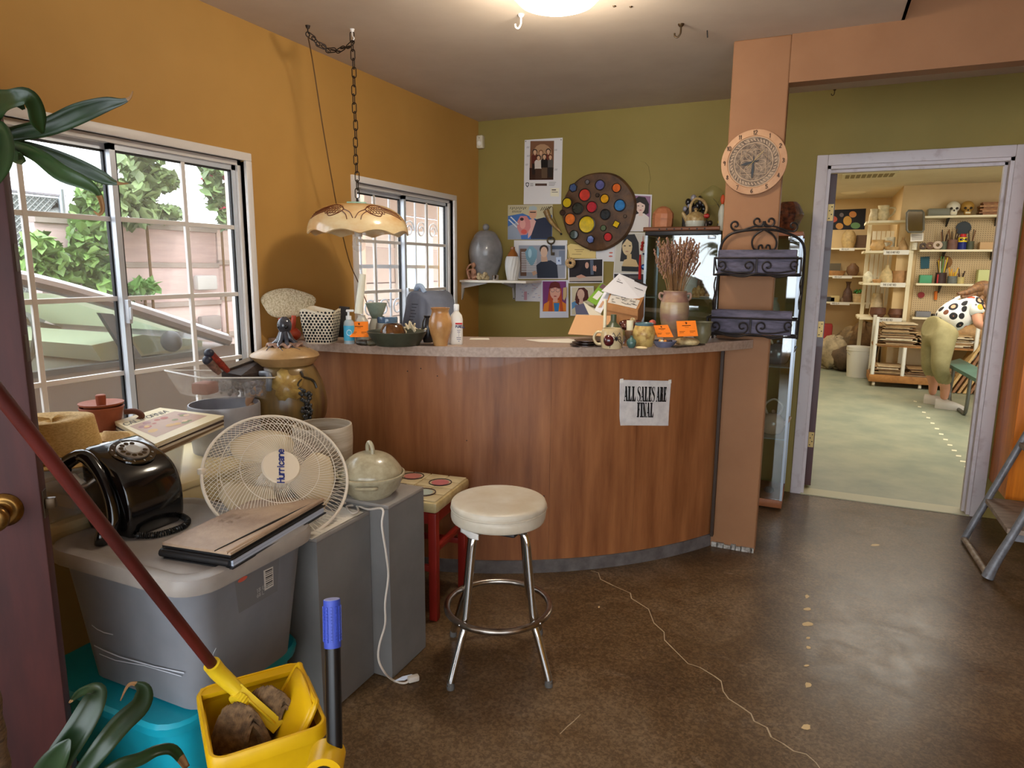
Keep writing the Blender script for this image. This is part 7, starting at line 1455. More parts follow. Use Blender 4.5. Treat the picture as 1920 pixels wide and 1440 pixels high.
for i in range(12):
    s_ = str(i if i else 12); a = math.pi/2-i*math.pi/6; h = .018; g = B(); w_ = textw(s_, h, .5); c0 = FC @ Vector((R_*.885*math.cos(a)-w_/2, R_*.885*math.sin(a)-h/2, .0272)); text(g, c0, FC.to_3x3() @ Vector((1, 0, 0)), FC.to_3x3() @ Vector((0, 1, 0)), h, s_, .5, .15); O('numeral', g, flat((44, 30, 24)), ck, **WF)
for nm, a, L_, w_ in (('hour_hand', rad(193), .062, .006), ('minute_hand', rad(268), .082, .006)):
    d = Vector((math.cos(a), math.sin(a), 0)); n = Vector((-d.y, d.x, 0)); z = Vector((0, 0, .030))
    O(nm, B().prism([FC @ (z-d*.025-n*.0015), FC @ (z+d*L_*.55-n*w_), FC @ (z+d*L_), FC @ (z+d*L_*.55+n*w_), FC @ (z-d*.025+n*.0015)], (0, -.0012, 0)), m('hand_black', (20, 22, 24), .4), ck, **WF)
a = rad(48); d = Vector((math.cos(a), math.sin(a), 0)); O('second_hand', B().tube([FC @ (Vector((0, 0, .033))-d*.035), FC @ (Vector((0, 0, .033))+d*.065)], .0011, 6), m('pale_brass', (214, 190, 130), .3, .6), ck, **WT)
# ================================================================ glass display cabinets
m_cg2 = glassm('cabinet_glass', (.93, .97, .95), .09, .03); m_af = m('aluminium_edge', (176, 184, 192), .3, .8); m_bk = m('cabinet_black', (34, 34, 38), .4)
def cabinet(x0, x1, y0, y1, zt, lb, topm, shelves):
    t_ = T('display_cabinet', lb, 'cabinet', ((x0+x1)/2, (y0+y1)/2, 0), group='glass display cabinets')
    O('base', B().box((x0, y0, .012), (x1, y1, .06), .003), m('cabinet_wood', (168, 104, 62), .45, c2=(150, 90, 52), vs=10), t_, **WT)
    for x in (x0+.04, x1-.06):
        for y in (y0+.04, y1-.06): O('foot', B().box((x, y, 0), (x+.03, y+.03, .012)), m_blk, t_, **WF)
    O('top', B().box((x0, y0, zt-.024), (x1, y1, zt), .003), topm, t_, **WT)
    for x in (x0, x1-.014):
        for y in (y0, y1-.014): O('corner_post', B().box((x, y, .06), (x+.014, y+.014, zt-.024)), m_af, t_, **WF)
    O('front_pane', B().box((x0+.015, y0+.004, .062), (x1-.015, y0+.008, zt-.026)), m_cg2, t_, **WF)
    O('side_pane', B().box((x0+.004, y0+.015, .062), (x0+.008, y1-.015, zt-.026)), m_cg2, t_, **WF); O('side_pane', B().box((x1-.008, y0+.015, .062), (x1-.004, y1-.015, zt-.026)), m_cg2, t_, **WF)
    O('lock', B().box((x1-.075, y0-.004, zt-.048), (x1-.03, y0+.004, zt-.028), .002), m_af, t_, **WT)
    for z in shelves: O('shelf', B().box((x0+.012, y0+.02, z-.004), (x1-.012, y1-.012, z+.002)), hazem('glass_shelf', (196, 214, 206), .45, .1), t_, **WF)
    return t_
ZA = PY(1280, 433, 4.2).z
cabinet(-1.003, -.553, 4.2, GY-.02, ZA, 'glass display cabinet with black top behind the lavender vase', m_bk, (.45, .85, 1.245))
cabinet(-.405, -.108, 4.17, GY-.02, 1.632, 'glass display cabinet with wooden top right of the column', m('cabinet_wood'), (.43, .86, 1.15, 1.42))
def inpot(nm, lb, cat, cx, y, z, prof, mat, **k_):
    p = PY(cx, prof[0][1], y); return pot(nm, lb, cat, cx, 1, z, prof, mat, xy=(p.x, y), **k_)
# inside left cabinet, shelf at 1.245
zs1 = 1.2475
t_ = T('crescent_sculpture', 'brown crescent topped clay sculpture inside the glass cabinet', 'sculpture', (PY(1318, 555, 4.40).x, 4.40, zs1)); q = PY(1318, 555, 4.40); k = depth(q)/FPX
m_br2 = m('brown_clay'); O('crescent', B().tube(smoothpts([(-.062, 0, .155), (-.05, 0, .135), (-.02, 0, .115), (.02, 0, .115), (.055, 0, .125)], 5), [.006+.010*math.sin(math.pi*i/20) for i in range(21)], 10), m_br2, t_)
for x in (-.03, .018): O('leg', B().tube([(x, 0, .0), (x*.8, 0, .115)], [.016, .013], 10), m_br2, t_)
O('crossbar', B().tube([(-.03, 0, .08), (.018, 0, .08)], .010, 8), m_br2, t_)
for i, (cx, h) in enumerate(((1302, .062), (1309, .075), (1316, .058), (1326, .03))): x = PY(cx, 560, 4.30).x; tag(O('ivory_carving', put(B().lathe(spline2([(0, 0), (.015, 0), (.014, h*.3), (.017, h*.6), (.009, h*.9), (0, h)], 3), 14, wob=lambda a, j: .1*math.sin(3*a+j)), (x, 4.30, zs1)), m('ivory_carving', (218, 184, 126), .5, c2=(160, 110, 60), vs=60)), ('leftmost', 'tallest', 'third', 'smallest right')[i]+' ivory coloured carving on the cabinet shelf', 'carving', 'ivory carvings in the cabinet')
inpot('white_plate_stack', 'white oval dish inside the cabinet behind the lavender', 'dish', 1290, 4.45, zs1, [(12, 560), (18, 540), (16, 520), (8, 506), (2, 503)], m('white_plastic'))
tag(O('saucer', put(B().lathe([(0, 0), (.02, 0), (.036, .006), (.034, .008), (0, .004)], 24), (PY(1322, 563, 4.26).x, 4.26, zs1)), m('white_plastic')), 'small white saucer on the cabinet shelf by the carvings', 'saucer')
RR.seed(9)
for i, (x, y, z, c, nm) in enumerate(((-.93, 4.38, .852, (70, 60, 52), 'dark'), (-.80, 4.40, .852, (120, 92, 70), 'tan'), (-.66, 4.38, .852, (90, 96, 90), 'grey'), (-.85, 4.36, .452, (100, 80, 60), 'brown'), (-.68, 4.36, .452, (140, 120, 100), 'cream'))):
    tag(O('cabinet_jar', put(B().lathe(spline2([(0, 0), (.04, 0), (.055, .05), (.045, .10), (.025, .125), (.03, .14), (0, .14)], 3), 24), (x, y, z+.0005)), flat(c, .3)), '%s glazed jar on the %s cabinet shelf behind the counter' % (nm, 'middle' if z > .6 else 'lower'), 'jar', 'jars in the left cabinet')
# inside right cabinet
inpot('celadon_ewer', 'celadon ewer inside the right cabinet below the upper trough', 'ewer', 1453, 4.40, 1.1525, [(6, 560), (10, 552), (9, 542), (4, 534), (5, 528)], m('celadon_glaze'))
for i, (y, c) in enumerate(((.8625, (120, 124, 128)), (.4325, (186, 160, 132)))):
    x = -.2; t_ = T('cabinet_teapot', ('silver grey teapot on the upper shelf of the right cabinet', 'round tan teapot on the lower shelf of the right cabinet')[i], 'teapot', (x, 4.34, y)); mm = m('teapot_glaze_%d' % i, c, .2, .3 if i == 0 else 0, coat=.4)
    O('body', B().lathe(spline2([(0, 0), (.05, 0), (.068, .04), (.062, .09), (.03, .12), (0, .122)], 3), 28), mm, t_); O('knob', B().sph((0, 0, .133), .012, 12, 8), mm, t_); O('spout', B().tube(smoothpts([(.05, 0, .05), (.085, 0, .08), (.10, 0, .11)], 4), [.014, .013, .012, .011, .010, .009, .008, .008, .008], 10), mm, t_); O('handle', B().tube(smoothpts([(-.03, 0, .11), (-.05, 0, .17), (0, 0, .21), (.05, 0, .17), (.03, 0, .11)], 4), .006, 8), m('pale_handle', (206, 196, 170), .4), t_)
tag(O('dark_stone', put(B().sph((0, 0, .02), (.03, .025, .02), 14, 8), (-.19, 4.3, .0605)), flat((70, 56, 46))), 'small dark stone on the floor of the right cabinet', 'stone')
# on top of the left cabinet
ZA2 = ZA+.0005
fl_ = T('bamboo_flute', 'brown bamboo flute lying along the cabinet top edge', 'flute', (-.78, 4.225, ZA2)); O('tube', B().cyl((-1.02, 4.222, ZA2+.0135), (-.565, 4.222, ZA2+.0135), .013, n=16), m('brown_bamboo', (142, 90, 62), .45, c2=(110, 66, 44), vs=14, st=(.3, 4, 4)), fl_, **WT)
for i in range(7): O('finger_hole', B().cyl((-.92+i*.045, 4.2095, ZA2+.012), (-.92+i*.045, 4.2085, ZA2+.012), .005, n=10), m_blk, fl_, **WT)
hu = PY(1242, 428, 4.36); t_ = T('peach_lidded_vessel', 'peach coloured faceted lidded vessel on the cabinet top', 'vessel', (hu.x, 4.36, ZA2)); k = depth(hu)/FPX; m_pe = m('peach_clay', (206, 138, 96), .5, c2=(186, 114, 76), vs=8)
zz = lambda y: zrow(hu.x, 4.36, y)-ZA2; z0 = zz(430)
O('body', B().lathe([(0, 0), (17*k, 0), (19*k, zz(420)), (19.5*k, zz(410)), (0, zz(409))], 10, Matrix.Rotation(.3, 4, 'Z')), m_pe, t_, ang=20); O('lid', B().lathe([(19.8*k, zz(409)), (19*k, zz(400)), (12*k, zz(391)), (4*k, zz(387)), (0, zz(387))], 10, Matrix.Rotation(.3, 4, 'Z') @ Matrix.Rotation(rad(6), 4, 'X')), m_pe, t_, ang=20)
inpot('small_dark_cup', 'tiny dark flared cup between the peach vessel and teapot', 'cup', 1272, 4.36, ZA2, [(5, 428), (6, 422), (4.5, 419), (7, 418)], flat((70, 56, 48), .4))
tx = PY(1303, 428, 4.34); t_ = T('stoneware_teapot', 'cream and white stoneware teapot with hoop handle on cabinet top', 'teapot', (tx.x, 4.34, ZA2)); k = depth(tx)/FPX; zz = lambda y: zrow(tx.x, 4.34, y)-ZA2
O('body', B().lathe([(0, 0)]+spline2([(14*k, 0), (18*k, zz(421)), (18.5*k, zz(414)), (17*k, zz(408))], 3)+[(0, zz(408))], 32), m('white_dip', (206, 206, 190), .3), t_)
O('shoulder', B().lathe(spline2([(18.6*k, zz(414.5)), (17.5*k, zz(407)), (12*k, zz(400)), (5*k, zz(397)), (0, zz(396.5))], 3), 32), m('tan_speckle', (196, 172, 120), .35, c2=(160, 126, 78), vs=40), t_)
O('lid_knob', B().lathe([(2.5*k, zz(397)), (2*k, zz(394)), (4.5*k, zz(392)), (0, zz(389.5))], 16), m('tan_speckle'), t_)
rt = Vector((_R.x, _R.y, 0)).normalized()
O('spout', B().tube(smoothpts([-rt*14*k+Vector((0, 0, zz(415))), -rt*20*k+Vector((0, 0, zz(406))), -rt*25*k+Vector((0, 0, zz(398)))], 4), [.018-.0012*i for i in range(9)], 10), m('tan_speckle'), t_)
O('hoop_handle', B().tube(smoothpts([-rt*10*k+Vector((0, 0, zz(400))), -rt*10*k+Vector((0, 0, zz(385))), -rt*2*k+Vector((0, 0, zz(373))), rt*12*k+Vector((0, 0, zz(376))), rt*20*k+Vector((0, 0, zz(390))), rt*17*k+Vector((0, 0, zz(402)))], 5), .0085, 10), m('tan_speckle'), t_)
ex = PY(1296, 428, 4.46); t_ = T('egg_cluster_sculpture', 'black sculpture of clustered glossy pods behind the teapot', 'sculpture', (ex.x, 4.46, ZA2)); zz = lambda y: zrow(ex.x, 4.46, y)-ZA2; k = depth(ex)/FPX
O('stem', B().tube([-rt*13*k, -rt*14*k+Vector((0, 0, zz(405))), Vector((0, 0, zz(392)))], [.016, .014, .03], 10), m('charcoal_clay', (52, 48, 46), .6), t_)
for (x, y, r, c) in ((-13, 392, 4, 1), (-8, 379, 5.5, 0), (-6, 386, 3, 1), (2, 372, 5.5, 1), (14, 373, 5, 0), (15, 380, 5, 2), (5, 394, 6, 2), (22, 392, 6, 0), (18, 400, 6, 0), (-2, 385, 6, 0), (10, 386, 6, 0), (-6, 396, 6, 0), (20, 384, 5, 0)): O('pod', B().sph(rt*x*k+Vector((0, -.01 if c else 0, zz(y))), (r*k, r*k, r*k*1.25), 14, 10), m(('pod_black', 'pod_silver', 'pod_plum')[c], ((30, 30, 32), (150, 148, 160), (60, 54, 62))[c], .15, coat=.5), t_)
rx = PY(1324, 428, 4.30); t_ = T('red_flower_figurine', 'dark metal figurine with a red flower beside the teapot', 'figurine', (rx.x, 4.30, ZA2)); zz = lambda y: zrow(rx.x, 4.30, y)-ZA2; k = depth(rx)/FPX
O('body', B().lathe([(0, 0), (.022, 0), (.01, .012), (.012, .03), (.007, zz(415)), (0, zz(412))], 14).sph(rt*7*k+Vector((0, 0, zz(418))), .016, 12, 8), m('dark_pewter', (66, 58, 56), .3, .6), t_); O('flower', B().sph(Vector((0, -.006, zz(405))), (.019, .014, .013), 14, 8, wob=lambda a, th: .1*math.sin(5*a)), m('red_flower', (178, 36, 28), .4), t_)
gx = PY(1334, 428, 4.47); t_ = T('glass_flower', 'large pale glass flower dish on a thin stem above cabinet', 'ornament', (gx.x, 4.47, ZA2)); zz = lambda y: zrow(gx.x, 4.47, y)-ZA2; k = depth(gx)/FPX
O('dish', B().lathe(spline2([(0, 0), (8*k, .004), (16*k, .016), (20*k, .034)], 3), 28, Matrix.Translation(Vector((0, 0, zz(372)))+rt*0) @ frame_of((-.2, -1, .35)).to_4x4(), wob=lambda a, j: .06*math.sin(5*a)), hazem('olive_glass', (150, 144, 84), .45, .3), t_); O('stem', B().tube(smoothpts([rt*0+Vector((0, 0, zz(372))), rt*10*k+Vector((0, 0, zz(384))), rt*14*k+Vector((0, .01, zz(400))), rt*8*k+Vector((0, .0, 0))], 4), .002, 6), m('dark_steel'), t_)
tx2 = PY(1352, 428, 4.36); t_ = T('painted_rooster', 'white ceramic bird with red comb half hidden by the column', 'figurine', (tx2.x, 4.36, ZA2)); zz = lambda y: zrow(tx2.x, 4.36, y)-ZA2; k = depth(tx2)/FPX
O('body', B().lathe(spline2([(0, 0), (5*k, 0), (6*k, zz(412)), (7*k, zz(400)), (4*k, zz(386)), (0, zz(382))], 3), 18), m('white_dip'), t_); O('comb', B().sph((0, 0, zz(374)), (4*k, 3*k, 9*k), 12, 8), m('orange_comb', (214, 84, 40), .5), t_); O('beak', B().sph(-rt*4*k+Vector((0, 0, zz(416))), (3*k, 2*k, 4*k), 10, 6), m('yellow_beak', (214, 184, 70), .5), t_)
# brown bowl on top of right cabinet
bxp = PY(1478, 428, 4.36); zz = lambda y: zrow(bxp.x, 4.36, y)-1.6325; k = depth(bxp)/FPX
t_ = T('brown_basket_bowl', 'brown textured ceramic bowl on the wooden topped cabinet', 'bowl', (-.2, 4.36, 1.6325)); O('bowl', B().lathe([(0, 0), (10*k, 0), (18*k, .03), (27*k, zz(403)), (26*k, zz(400)), (18*k, zz(384)), (13*k, zz(379)), (0, zz(379))], 12, wob=lambda a, j: .05*math.sin(4*a)), m('woven_brown_glaze', (112, 62, 38), .3, c2=(44, 24, 18), vs=40, bump=.8, bs=60), t_, ang=25)
# ================================================================ workshop seen through the doorway
m_ws = m('cream_shelf_paint', (226, 214, 180), .5)
def clay(c): return m('clay_%d_%d_%d' % c, c, .6, c2=tuple(int(v*.85) for v in c), vs=20)
t_ = T('ceiling_vent', 'long grilled air vent in the workshop ceiling', 'vent', (.42, 8.75, 2.46)); O('frame', B().box((.13, 8.56, 2.462), (.68, 8.98, 2.4695)), m('vent_cream', (206, 196, 160), .5), t_, **WF)
for i in range(9): O('grille', B().box((.165+i*.055, 8.62, 2.459), (.207+i*.055, 8.92, 2.4615)), flat((130, 116, 80)), t_, **WF)
for i, (x, y) in enumerate(((1632, 317), (1600, 361))): tag(O('ceiling_fixture', B().lathe([(0, 0), (.16, 0), (.13, -.012), (0, -.016)], 20, Matrix.Translation(PZ(x, y, 2.4695))), m_ws), ('near', 'far')[i]+' flat round disc on the workshop ceiling', 'fixture', 'discs on the workshop ceiling')
# far wall: print, three boards, vessels
Z3 = [PY(1600, r, 11.28).z for r in (465, 517, 567)]
for i, z in enumerate(Z3):
    t_ = T('wall_shelf', ('highest', 'middle', 'lowest')[i]+' cream board shelf on the far workshop wall', 'shelf', (.4, 11.4, z-.02), group='shelves on the far workshop wall')
    O('board', B().box((-.25, 11.24, z-.022), (.85, 11.499, z)), m_ws, t_, **WF)
    O('label_strip', B().box((.16+.06*(i == 0), 11.233, z-.04), (.42, 11.239, z+.0)), flat((226, 222, 210)), t_, **WF)
    g = B(); text(g, (.19+.06*(i == 0), 11.2325, z-.03), (1, 0, 0), (0, 0, 1), .02, 'RED CLAY', .5); O('label_text', g, flat((60, 56, 50)), t_, **WF)
    for x in (.05, .62): O('bracket', B().prism([(x, 11.498, z-.022), (x, 11.26, z-.022), (x, 11.498, z-.2)], (.02, 0, 0)), m_ws, t_, **WF)
pp = [PY(x, y, 11.495) for x, y in ((1553, 394), (1624, 391), (1621, 430), (1553, 431))]; t_ = T('pottery_print', 'black print of colourful pots on the far workshop wall', 'poster', pp[2]); O('sheet', B().prism(pp, (0, .003, 0)), flat((34, 34, 40)), t_, **WF)
for (x, y, rx, ry, c) in ((1562, 411, 8, 6, (190, 90, 70)), (1574, 424, 7, 6, (196, 140, 76)), (1589, 414, 8, 9, (206, 160, 80)), (1599, 402, 7, 6, (206, 140, 80)), (1604, 423, 9, 6, (110, 150, 100)), (1578, 403, 4, 4, (120, 110, 110))): O('printed_pot', B().poly([PY(x+rx*math.cos(a), y+ry*math.sin(a), 11.491) for a in [i*math.pi/8 for i in range(16)]]), flat(c), t_, **WF)
def wp(nm, lb, cat, cx, y, z, prof, c, grp=None, **k_): return inpot(nm, lb, cat, cx, y, z+.0005, prof, clay(c), n=20, group=grp, **k_)
G1 = 'vessels on the far workshop shelves'
wp('tall_jar', 'tall pale ribbed jar on the highest far shelf', 'jar', 1590, 11.36, Z3[0], [(9, 464), (12, 452), (12, 442), (9, 434), (6, 431)], (206, 176, 120), G1)
tag(O('barred_box', B().box((.44, 11.40, Z3[0]+.001), (.60, 11.47, Z3[0]+.19)).box((.455, 11.394, Z3[0]+.05), (.585, 11.40, Z3[0]+.17)), flat((110, 86, 66)), smooth=False), 'brown latticed box on the highest far shelf', 'box')
wp('wide_bowl', 'wide tan bowl on the middle far shelf', 'bowl', 1568, 11.36, Z3[1], [(12, 515), (15, 510), (16, 506)], (190, 140, 92), G1); wp('round_jar', 'round dark brown jar with small neck on the middle far shelf', 'jar', 1598, 11.36, Z3[1], [(7, 515), (11, 507), (10, 499), (5, 494), (4, 492)], (122, 88, 60), G1)
tag(O('grey_box', B().box((.05, 11.39, Z3[1]+.062), (.26, 11.49, Z3[1]+.18)), flat((96, 88, 70)), smooth=False), 'grey box behind the wide bowl on the far shelf', 'box')
wp('ringed_bottle', 'dark ringed bottle vase on the lowest far shelf', 'vase', 1588, 11.36, Z3[2], [(7, 565), (8.5, 556), (7, 545), (3, 538), (3, 532), (5, 527)], (96, 70, 58), G1)
t_ = T('potted_plant', 'small green plant in a pale clay pot on lowest shelf', 'plant', (PY(1609, 565, 11.36).x, 11.36, Z3[2]+.0005)); O('pot', B().lathe([(0, 0), (.07, 0), (.09, .12), (.08, .125), (0, .11)], 20), clay((214, 184, 136)), t_)
for i in range(9): a = i*.7; O('leaf', B().sph((.05*math.cos(a), .04*math.sin(a), .15+.01*(i % 3)), (.035, .02, .012), 8, 6, xf=Matrix.Rotation(a, 3, 'Z') @ Matrix.Rotation(.7, 3, 'Y')), m('plant_green', (50, 110, 40), .5), t_)
for i, (x, h, c) in enumerate(((.10, .03, (60, 60, 60)), (.16, .05, (190, 170, 120)), (.30, .02, (120, 100, 80)))): tag(O('shelf_clutter', B().box((x, 11.33, Z3[2]+.001), (x+.12, 11.45, Z3[2]+h+.04), .006), flat(c)), ('dark', 'yellowish', 'brown')[i]+' packet left of the ringed bottle on the far shelf', 'packet', 'packets on the lowest far shelf')
# bags, buckets under the far shelves
RR.seed(14)
for i, (x, y, z, r, c, d) in enumerate(((1605, 610, .0, (.26, .2, .30), (150, 124, 86), 'upright brown'), (1622, 600, 0, (.2, .2, .34), (132, 100, 62), 'tall dark'), (1566, 620, 0, (.22, .2, .24), (196, 176, 140), 'pale'), (1595, 640, 0, (.26, .18, .18), (104, 84, 62), 'low dark'), (1618, 650, 0, (.18, .14, .15), (186, 116, 70), 'orange tan'))):
    p = PY(x, y, 11.05-.12*i); b = B().sph((p.x, p.y, r[2]), r, 20, 12, wob=lambda a, th: .10*math.sin(4*a+3*th+i)+.05*math.sin(9*a-5*th)); tag(O('clay_bag', b, m('bag_%d' % i, c, .8, c2=tuple(int(v*.7) for v in c), vs=9)), d+' crumpled clay bag under the far shelves', 'bag', 'clay bags under the far shelves')
for i, (x, y, r) in enumerate(((1556, 690, .17), (1607, 708, .15))):
    p = PZ(x, y, .0); t_ = T('plastic_bucket', ('larger white plastic bucket by the dark red door', 'smaller white plastic bucket beside the cardboard cart')[i], 'bucket', (p.x, p.y+.1, 0), group='white workshop buckets'); O('tub', B().lathe([(0, 0), (r*.85, 0), (r, .38), (r*1.04, .38), (r*1.04, .36), (r*1.01, .355)], 28), m('bucket_white', (222, 220, 208), .45), t_); O('lid', B().lathe([(r*1.02, .375), (r*1.05, .385), (r*1.03, .41), (0, .412)], 28), m('bucket_white'), t_); O('wire_handle', B().tube(arc((0, 0, .36), r*1.05, math.pi*1.1, math.pi*1.9, 14, ay=(0, .8, .5)), .005, 6), m_af, t_)
tag(O('red_crate', B().box((-.05, 11.1, .0), (.22, 11.4, .62), .02), flat((150, 48, 44))), 'dark red crate under the lowest far shelf', 'crate')
# shelf unit on the corner
UZ = [PY(1690, r, 9.9).z for r in (413, 470, 531, 597)]
un = T('corner_shelf_unit', 'cream open shelving unit at the workshop wall corner', 'shelf', (.72, 10.2, 0))
for i, z in enumerate(UZ):
    O('shelf_board', B().box((.50, 9.86, z-.028), (1.03, 10.6 if i else 10.3, z)).box((.48, 10.0, z-.028), (.50, 10.5, z)), m_ws, un, **WF)
    if i: O('label_strip', B().box((.70, 9.852, z-.05), (.98, 9.858, z+.006)), flat((228, 224, 212)), un, **WF); g = B(); text(g, (.73, 9.8515, z-.034), (1, 0, 0), (0, 0, 1), .024, 'THIS IS NOT RED', .38); O('label_text', g, flat((70, 64, 56)), un, **WF)
for x, y in ((.985, 9.87), (.53, 10.48), (.985, 10.5)): O('upright', B().box((x, y, 0), (x+.045, y+.045, 2.12)), m_ws, un, **WF)
for i in range(5): O('back_slat', B().box((.60+.055*i, 10.62, .9), (.645+.055*i, 10.635, 1.95)), m('pale_slat', (232, 226, 206), .6), un, **WF)
G2 = 'vessels on the corner shelving unit'
def pitcher(nm, lb, cx, z, c, hw, rows):
    p = PY(cx, rows[0], 9.98); t_ = T(nm, lb, 'pitcher', (p.x, 9.98, z+.0005), group=G2); k = depth(p)/FPX; h = (rows[0]-rows[1])*k
    O('body', B().lathe([(0, 0)]+spline2([(hw*.7*k, 0), (hw*k, h*.35), (hw*.8*k, h*.75), (hw*.9*k, h)], 3)+[(0, h*.9)], 20), clay(c), t_); O('handle', B().tube(smoothpts([(hw*.7*k, 0, h*.85), (hw*1.7*k, 0, h*.8), (hw*1.5*k, 0, h*.45), (hw*.8*k, 0, h*.25)], 4), .012, 8), clay(c), t_)
pitcher('clay_pitcher', 'large cream clay pitcher on the top corner shelf', 1655, UZ[0], (214, 196, 152), 11, (410, 382)); pitcher('clay_pitcher', 'smaller cream jug behind the large pitcher on top shelf', 1638, UZ[0], (206, 188, 148), 8, (410, 388))
pitcher('handled_basket', 'tan looped handle basket pot on the second corner shelf', 1645, UZ[1], (206, 166, 108), 13, (468, 448)); wp('white_cylinder', 'tall white cylinder on the second corner shelf', 'vase', 1667, 10.1, UZ[1], [(9, 466), (9, 440)], (232, 226, 196), G2); wp('tan_bottle', 'tan bottle with narrow neck on the second corner shelf', 'bottle', 1692, 9.98, UZ[1], [(9, 468), (9, 460), (4, 450), (2, 447), (2.5, 443)], (198, 160, 108), G2); wp('low_tray', 'low tan tray on the second corner shelf', 'tray', 1672, 9.93, UZ[1], [(10, 469), (13, 463), (13, 462)], (200, 164, 112), G2)
wp('white_covered_dish', 'white covered dish on the third corner shelf', 'dish', 1627, 10.05, UZ[2], [(8, 528), (9, 520), (7, 512), (2, 507)], (230, 222, 190), G2); wp('bottle_vase', 'pale bulbous bottle vase on the third corner shelf', 'vase', 1661, 9.98, UZ[2], [(10, 530), (12, 521), (8, 508), (3, 502), (3, 497)], (216, 192, 140), G2); wp('small_tan_bowl', 'small tan bowl before the bottle vase', 'bowl', 1644, 9.92, UZ[2], [(6, 530), (8, 525), (7, 523)], (196, 150, 96), G2); wp('banded_jar', 'brown banded jar on the third corner shelf', 'jar', 1684, 9.98, UZ[2], [(10, 530), (12, 522), (11, 514), (12, 507)], (186, 140, 92), G2)
wp('dark_bowl', 'left dark brown bowl on the lowest corner shelf', 'bowl', 1645, 9.98, UZ[3], [(9, 593), (14, 586), (13, 575)], (104, 66, 48), G2); wp('dark_bowl', 'right dark brown bowl on the lowest corner shelf', 'bowl', 1679, 9.98, UZ[3], [(9, 594), (13.5, 587), (11, 577)], (112, 72, 50), G2); wp('pale_tapered_vase', 'pale tapered vase standing behind the left dark bowl', 'vase', 1642, 10.3, UZ[3], [(12, 592), (11, 575), (8, 550)], (220, 200, 160), G2)
# pegboard wall with four shelves
PZs = [PY(1790, r, 9.74).z for r in (404, 468, 532, 597)]
pg = T('pegboard', 'tan pegboard panel covering the workshop wall', 'pegboard', (1.6, 9.97, PZs[3])); O('panel', B().box((1.08, 9.962, PZs[3]+.005), (2.3, 9.977, PZs[0]-.03)), m('pegboard_tan', (196, 170, 128), .7), pg, **WF)
b = B()
for i in range(48):
    for j in range(50):
        x, z = 1.1+i*.025, PZs[3]+.02+j*.025
        if z < PZs[0]-.05: b.poly([(x-.005, 9.9612, z), (x, 9.9612, z-.005), (x+.005, 9.9612, z), (x, 9.9612, z+.005)])
O('peg_holes', b, flat((74, 56, 40)), pg, world=True, smooth=False, kind='stuff')
for i, z in enumerate(PZs):
    t_ = T('tool_shelf', ('topmost', 'second', 'third', 'lowest')[i]+' cream tool shelf across the pegboard wall', 'shelf', (1.6, 9.85, z-.024), group='tool shelves on the pegboard'); O('board', B().box((1.08, 9.72, z-.024), (2.3, 9.96, z)), m_ws, t_, **WF)
    for x in (1.35, 1.85): O('bracket', B().prism([(x, 9.96, z-.024), (x, 9.78, z-.024), (x, 9.96, z-.12)], (.015, 0, 0)), m_bk, t_, **WF)
tag(O('metal_case', B().box((1.13, 9.78, PZs[0]+.001), (1.36, 9.93, PZs[0]+.09), .01), flat((124, 122, 104), .4)), 'flat grey metal case on the topmost tool shelf', 'case')
for i, (cx, c) in enumerate(((1786, (222, 216, 196)), (1812, (176, 134, 60)))):
    p = PY(cx, 404, 9.84); t_ = T('skull', ('white', 'gold')[i]+' model skull on the topmost tool shelf', 'skull', (p.x, 9.84, PZs[0]+.0005), group='model skulls'); mm = m('bone_%d' % i, c, .5)
    O('cranium', B().sph((0, .01, .105), (.072, .085, .07), 20, 12), mm, t_); O('jaw', B().cbox((0, -.04, .035), (.075, .07, .065), .02), mm, t_)
    for s_ in (-1, 1): O('eye_socket', B().sph((s_*.028, -.066, .085), (.016, .01, .015), 10, 8), flat((50, 40, 30)), t_)
    O('nose_hole', B().sph((0, -.078, .06), (.008, .006, .012), 8, 6), flat((50, 40, 30)), t_); O('teeth', B().cbox((0, -.076, .03), (.05, .006, .018), .002), m('tooth_ivory', (226, 214, 180), .5), t_)
RR.seed(15)
for i in range(8): z = PZs[0]+.0008+i*.0185; a = RR.uniform(-.02, .02); tag(O('wood_slab', B().box((1.67+a, 9.76, z), (1.90+a, 9.93, z+.0175)), clay(((170, 116, 70), (150, 98, 58), (190, 140, 92))[i % 3]), smooth=False), 'wooden slab %s in the pile at the right of the top tool shelf' % ('lowest', 'second lowest', 'third from below', 'fourth from below', 'fourth from top', 'third from top', 'second from top', 'topmost')[i], 'board', 'wooden slabs on the top tool shelf')
mq = [PY(1716+16*sx, 415+20*sy, 9.6) for sx, sy in ((-1, .8), (-.8, 1), (.8, 1), (1, .8), (1, -.8), (.8, -1), (-.8, -1), (-1, -.8))]; t_ = T('wall_mirror', 'rounded square mirror on an arm before the tool shelves', 'mirror', mq[1]); O('glass', B().prism(mq, (0, .01, 0)), m('mirror_glass', (190, 178, 160), .08, 1), t_, **WF); O('rim', B().tube(mq, .012, 8, closed=True), m('rim_grey', (110, 108, 98), .4, .5), t_, **WT); O('arm', B().tube([mq[4].lerp(mq[3], .5), Vector((1.12, 9.96, mq[4].z-.1))], .012, 8), m_bk, t_, **WT)
nt_ = [PY(x, y, 9.74) for x, y in ((1707, 438), (1732, 437), (1731, 452), (1707, 453))]; t_ = T('shelf_note', 'typed white note taped under the mirror', 'note', nt_[3]); O('paper', B().prism(nt_, (0, .002, 0)), m('paper_white'), t_, **WF)
for i in range(5): O('text_line', B().poly([nt_[0].lerp(nt_[3], .15+.16*i).lerp(nt_[1].lerp(nt_[2], .15+.16*i), f)+Vector((0, -.002, dz)) for f, dz in ((.1, 0), (.9, 0), (.9, .006), (.1, .006))]), flat((120, 112, 110)), t_, **WF)
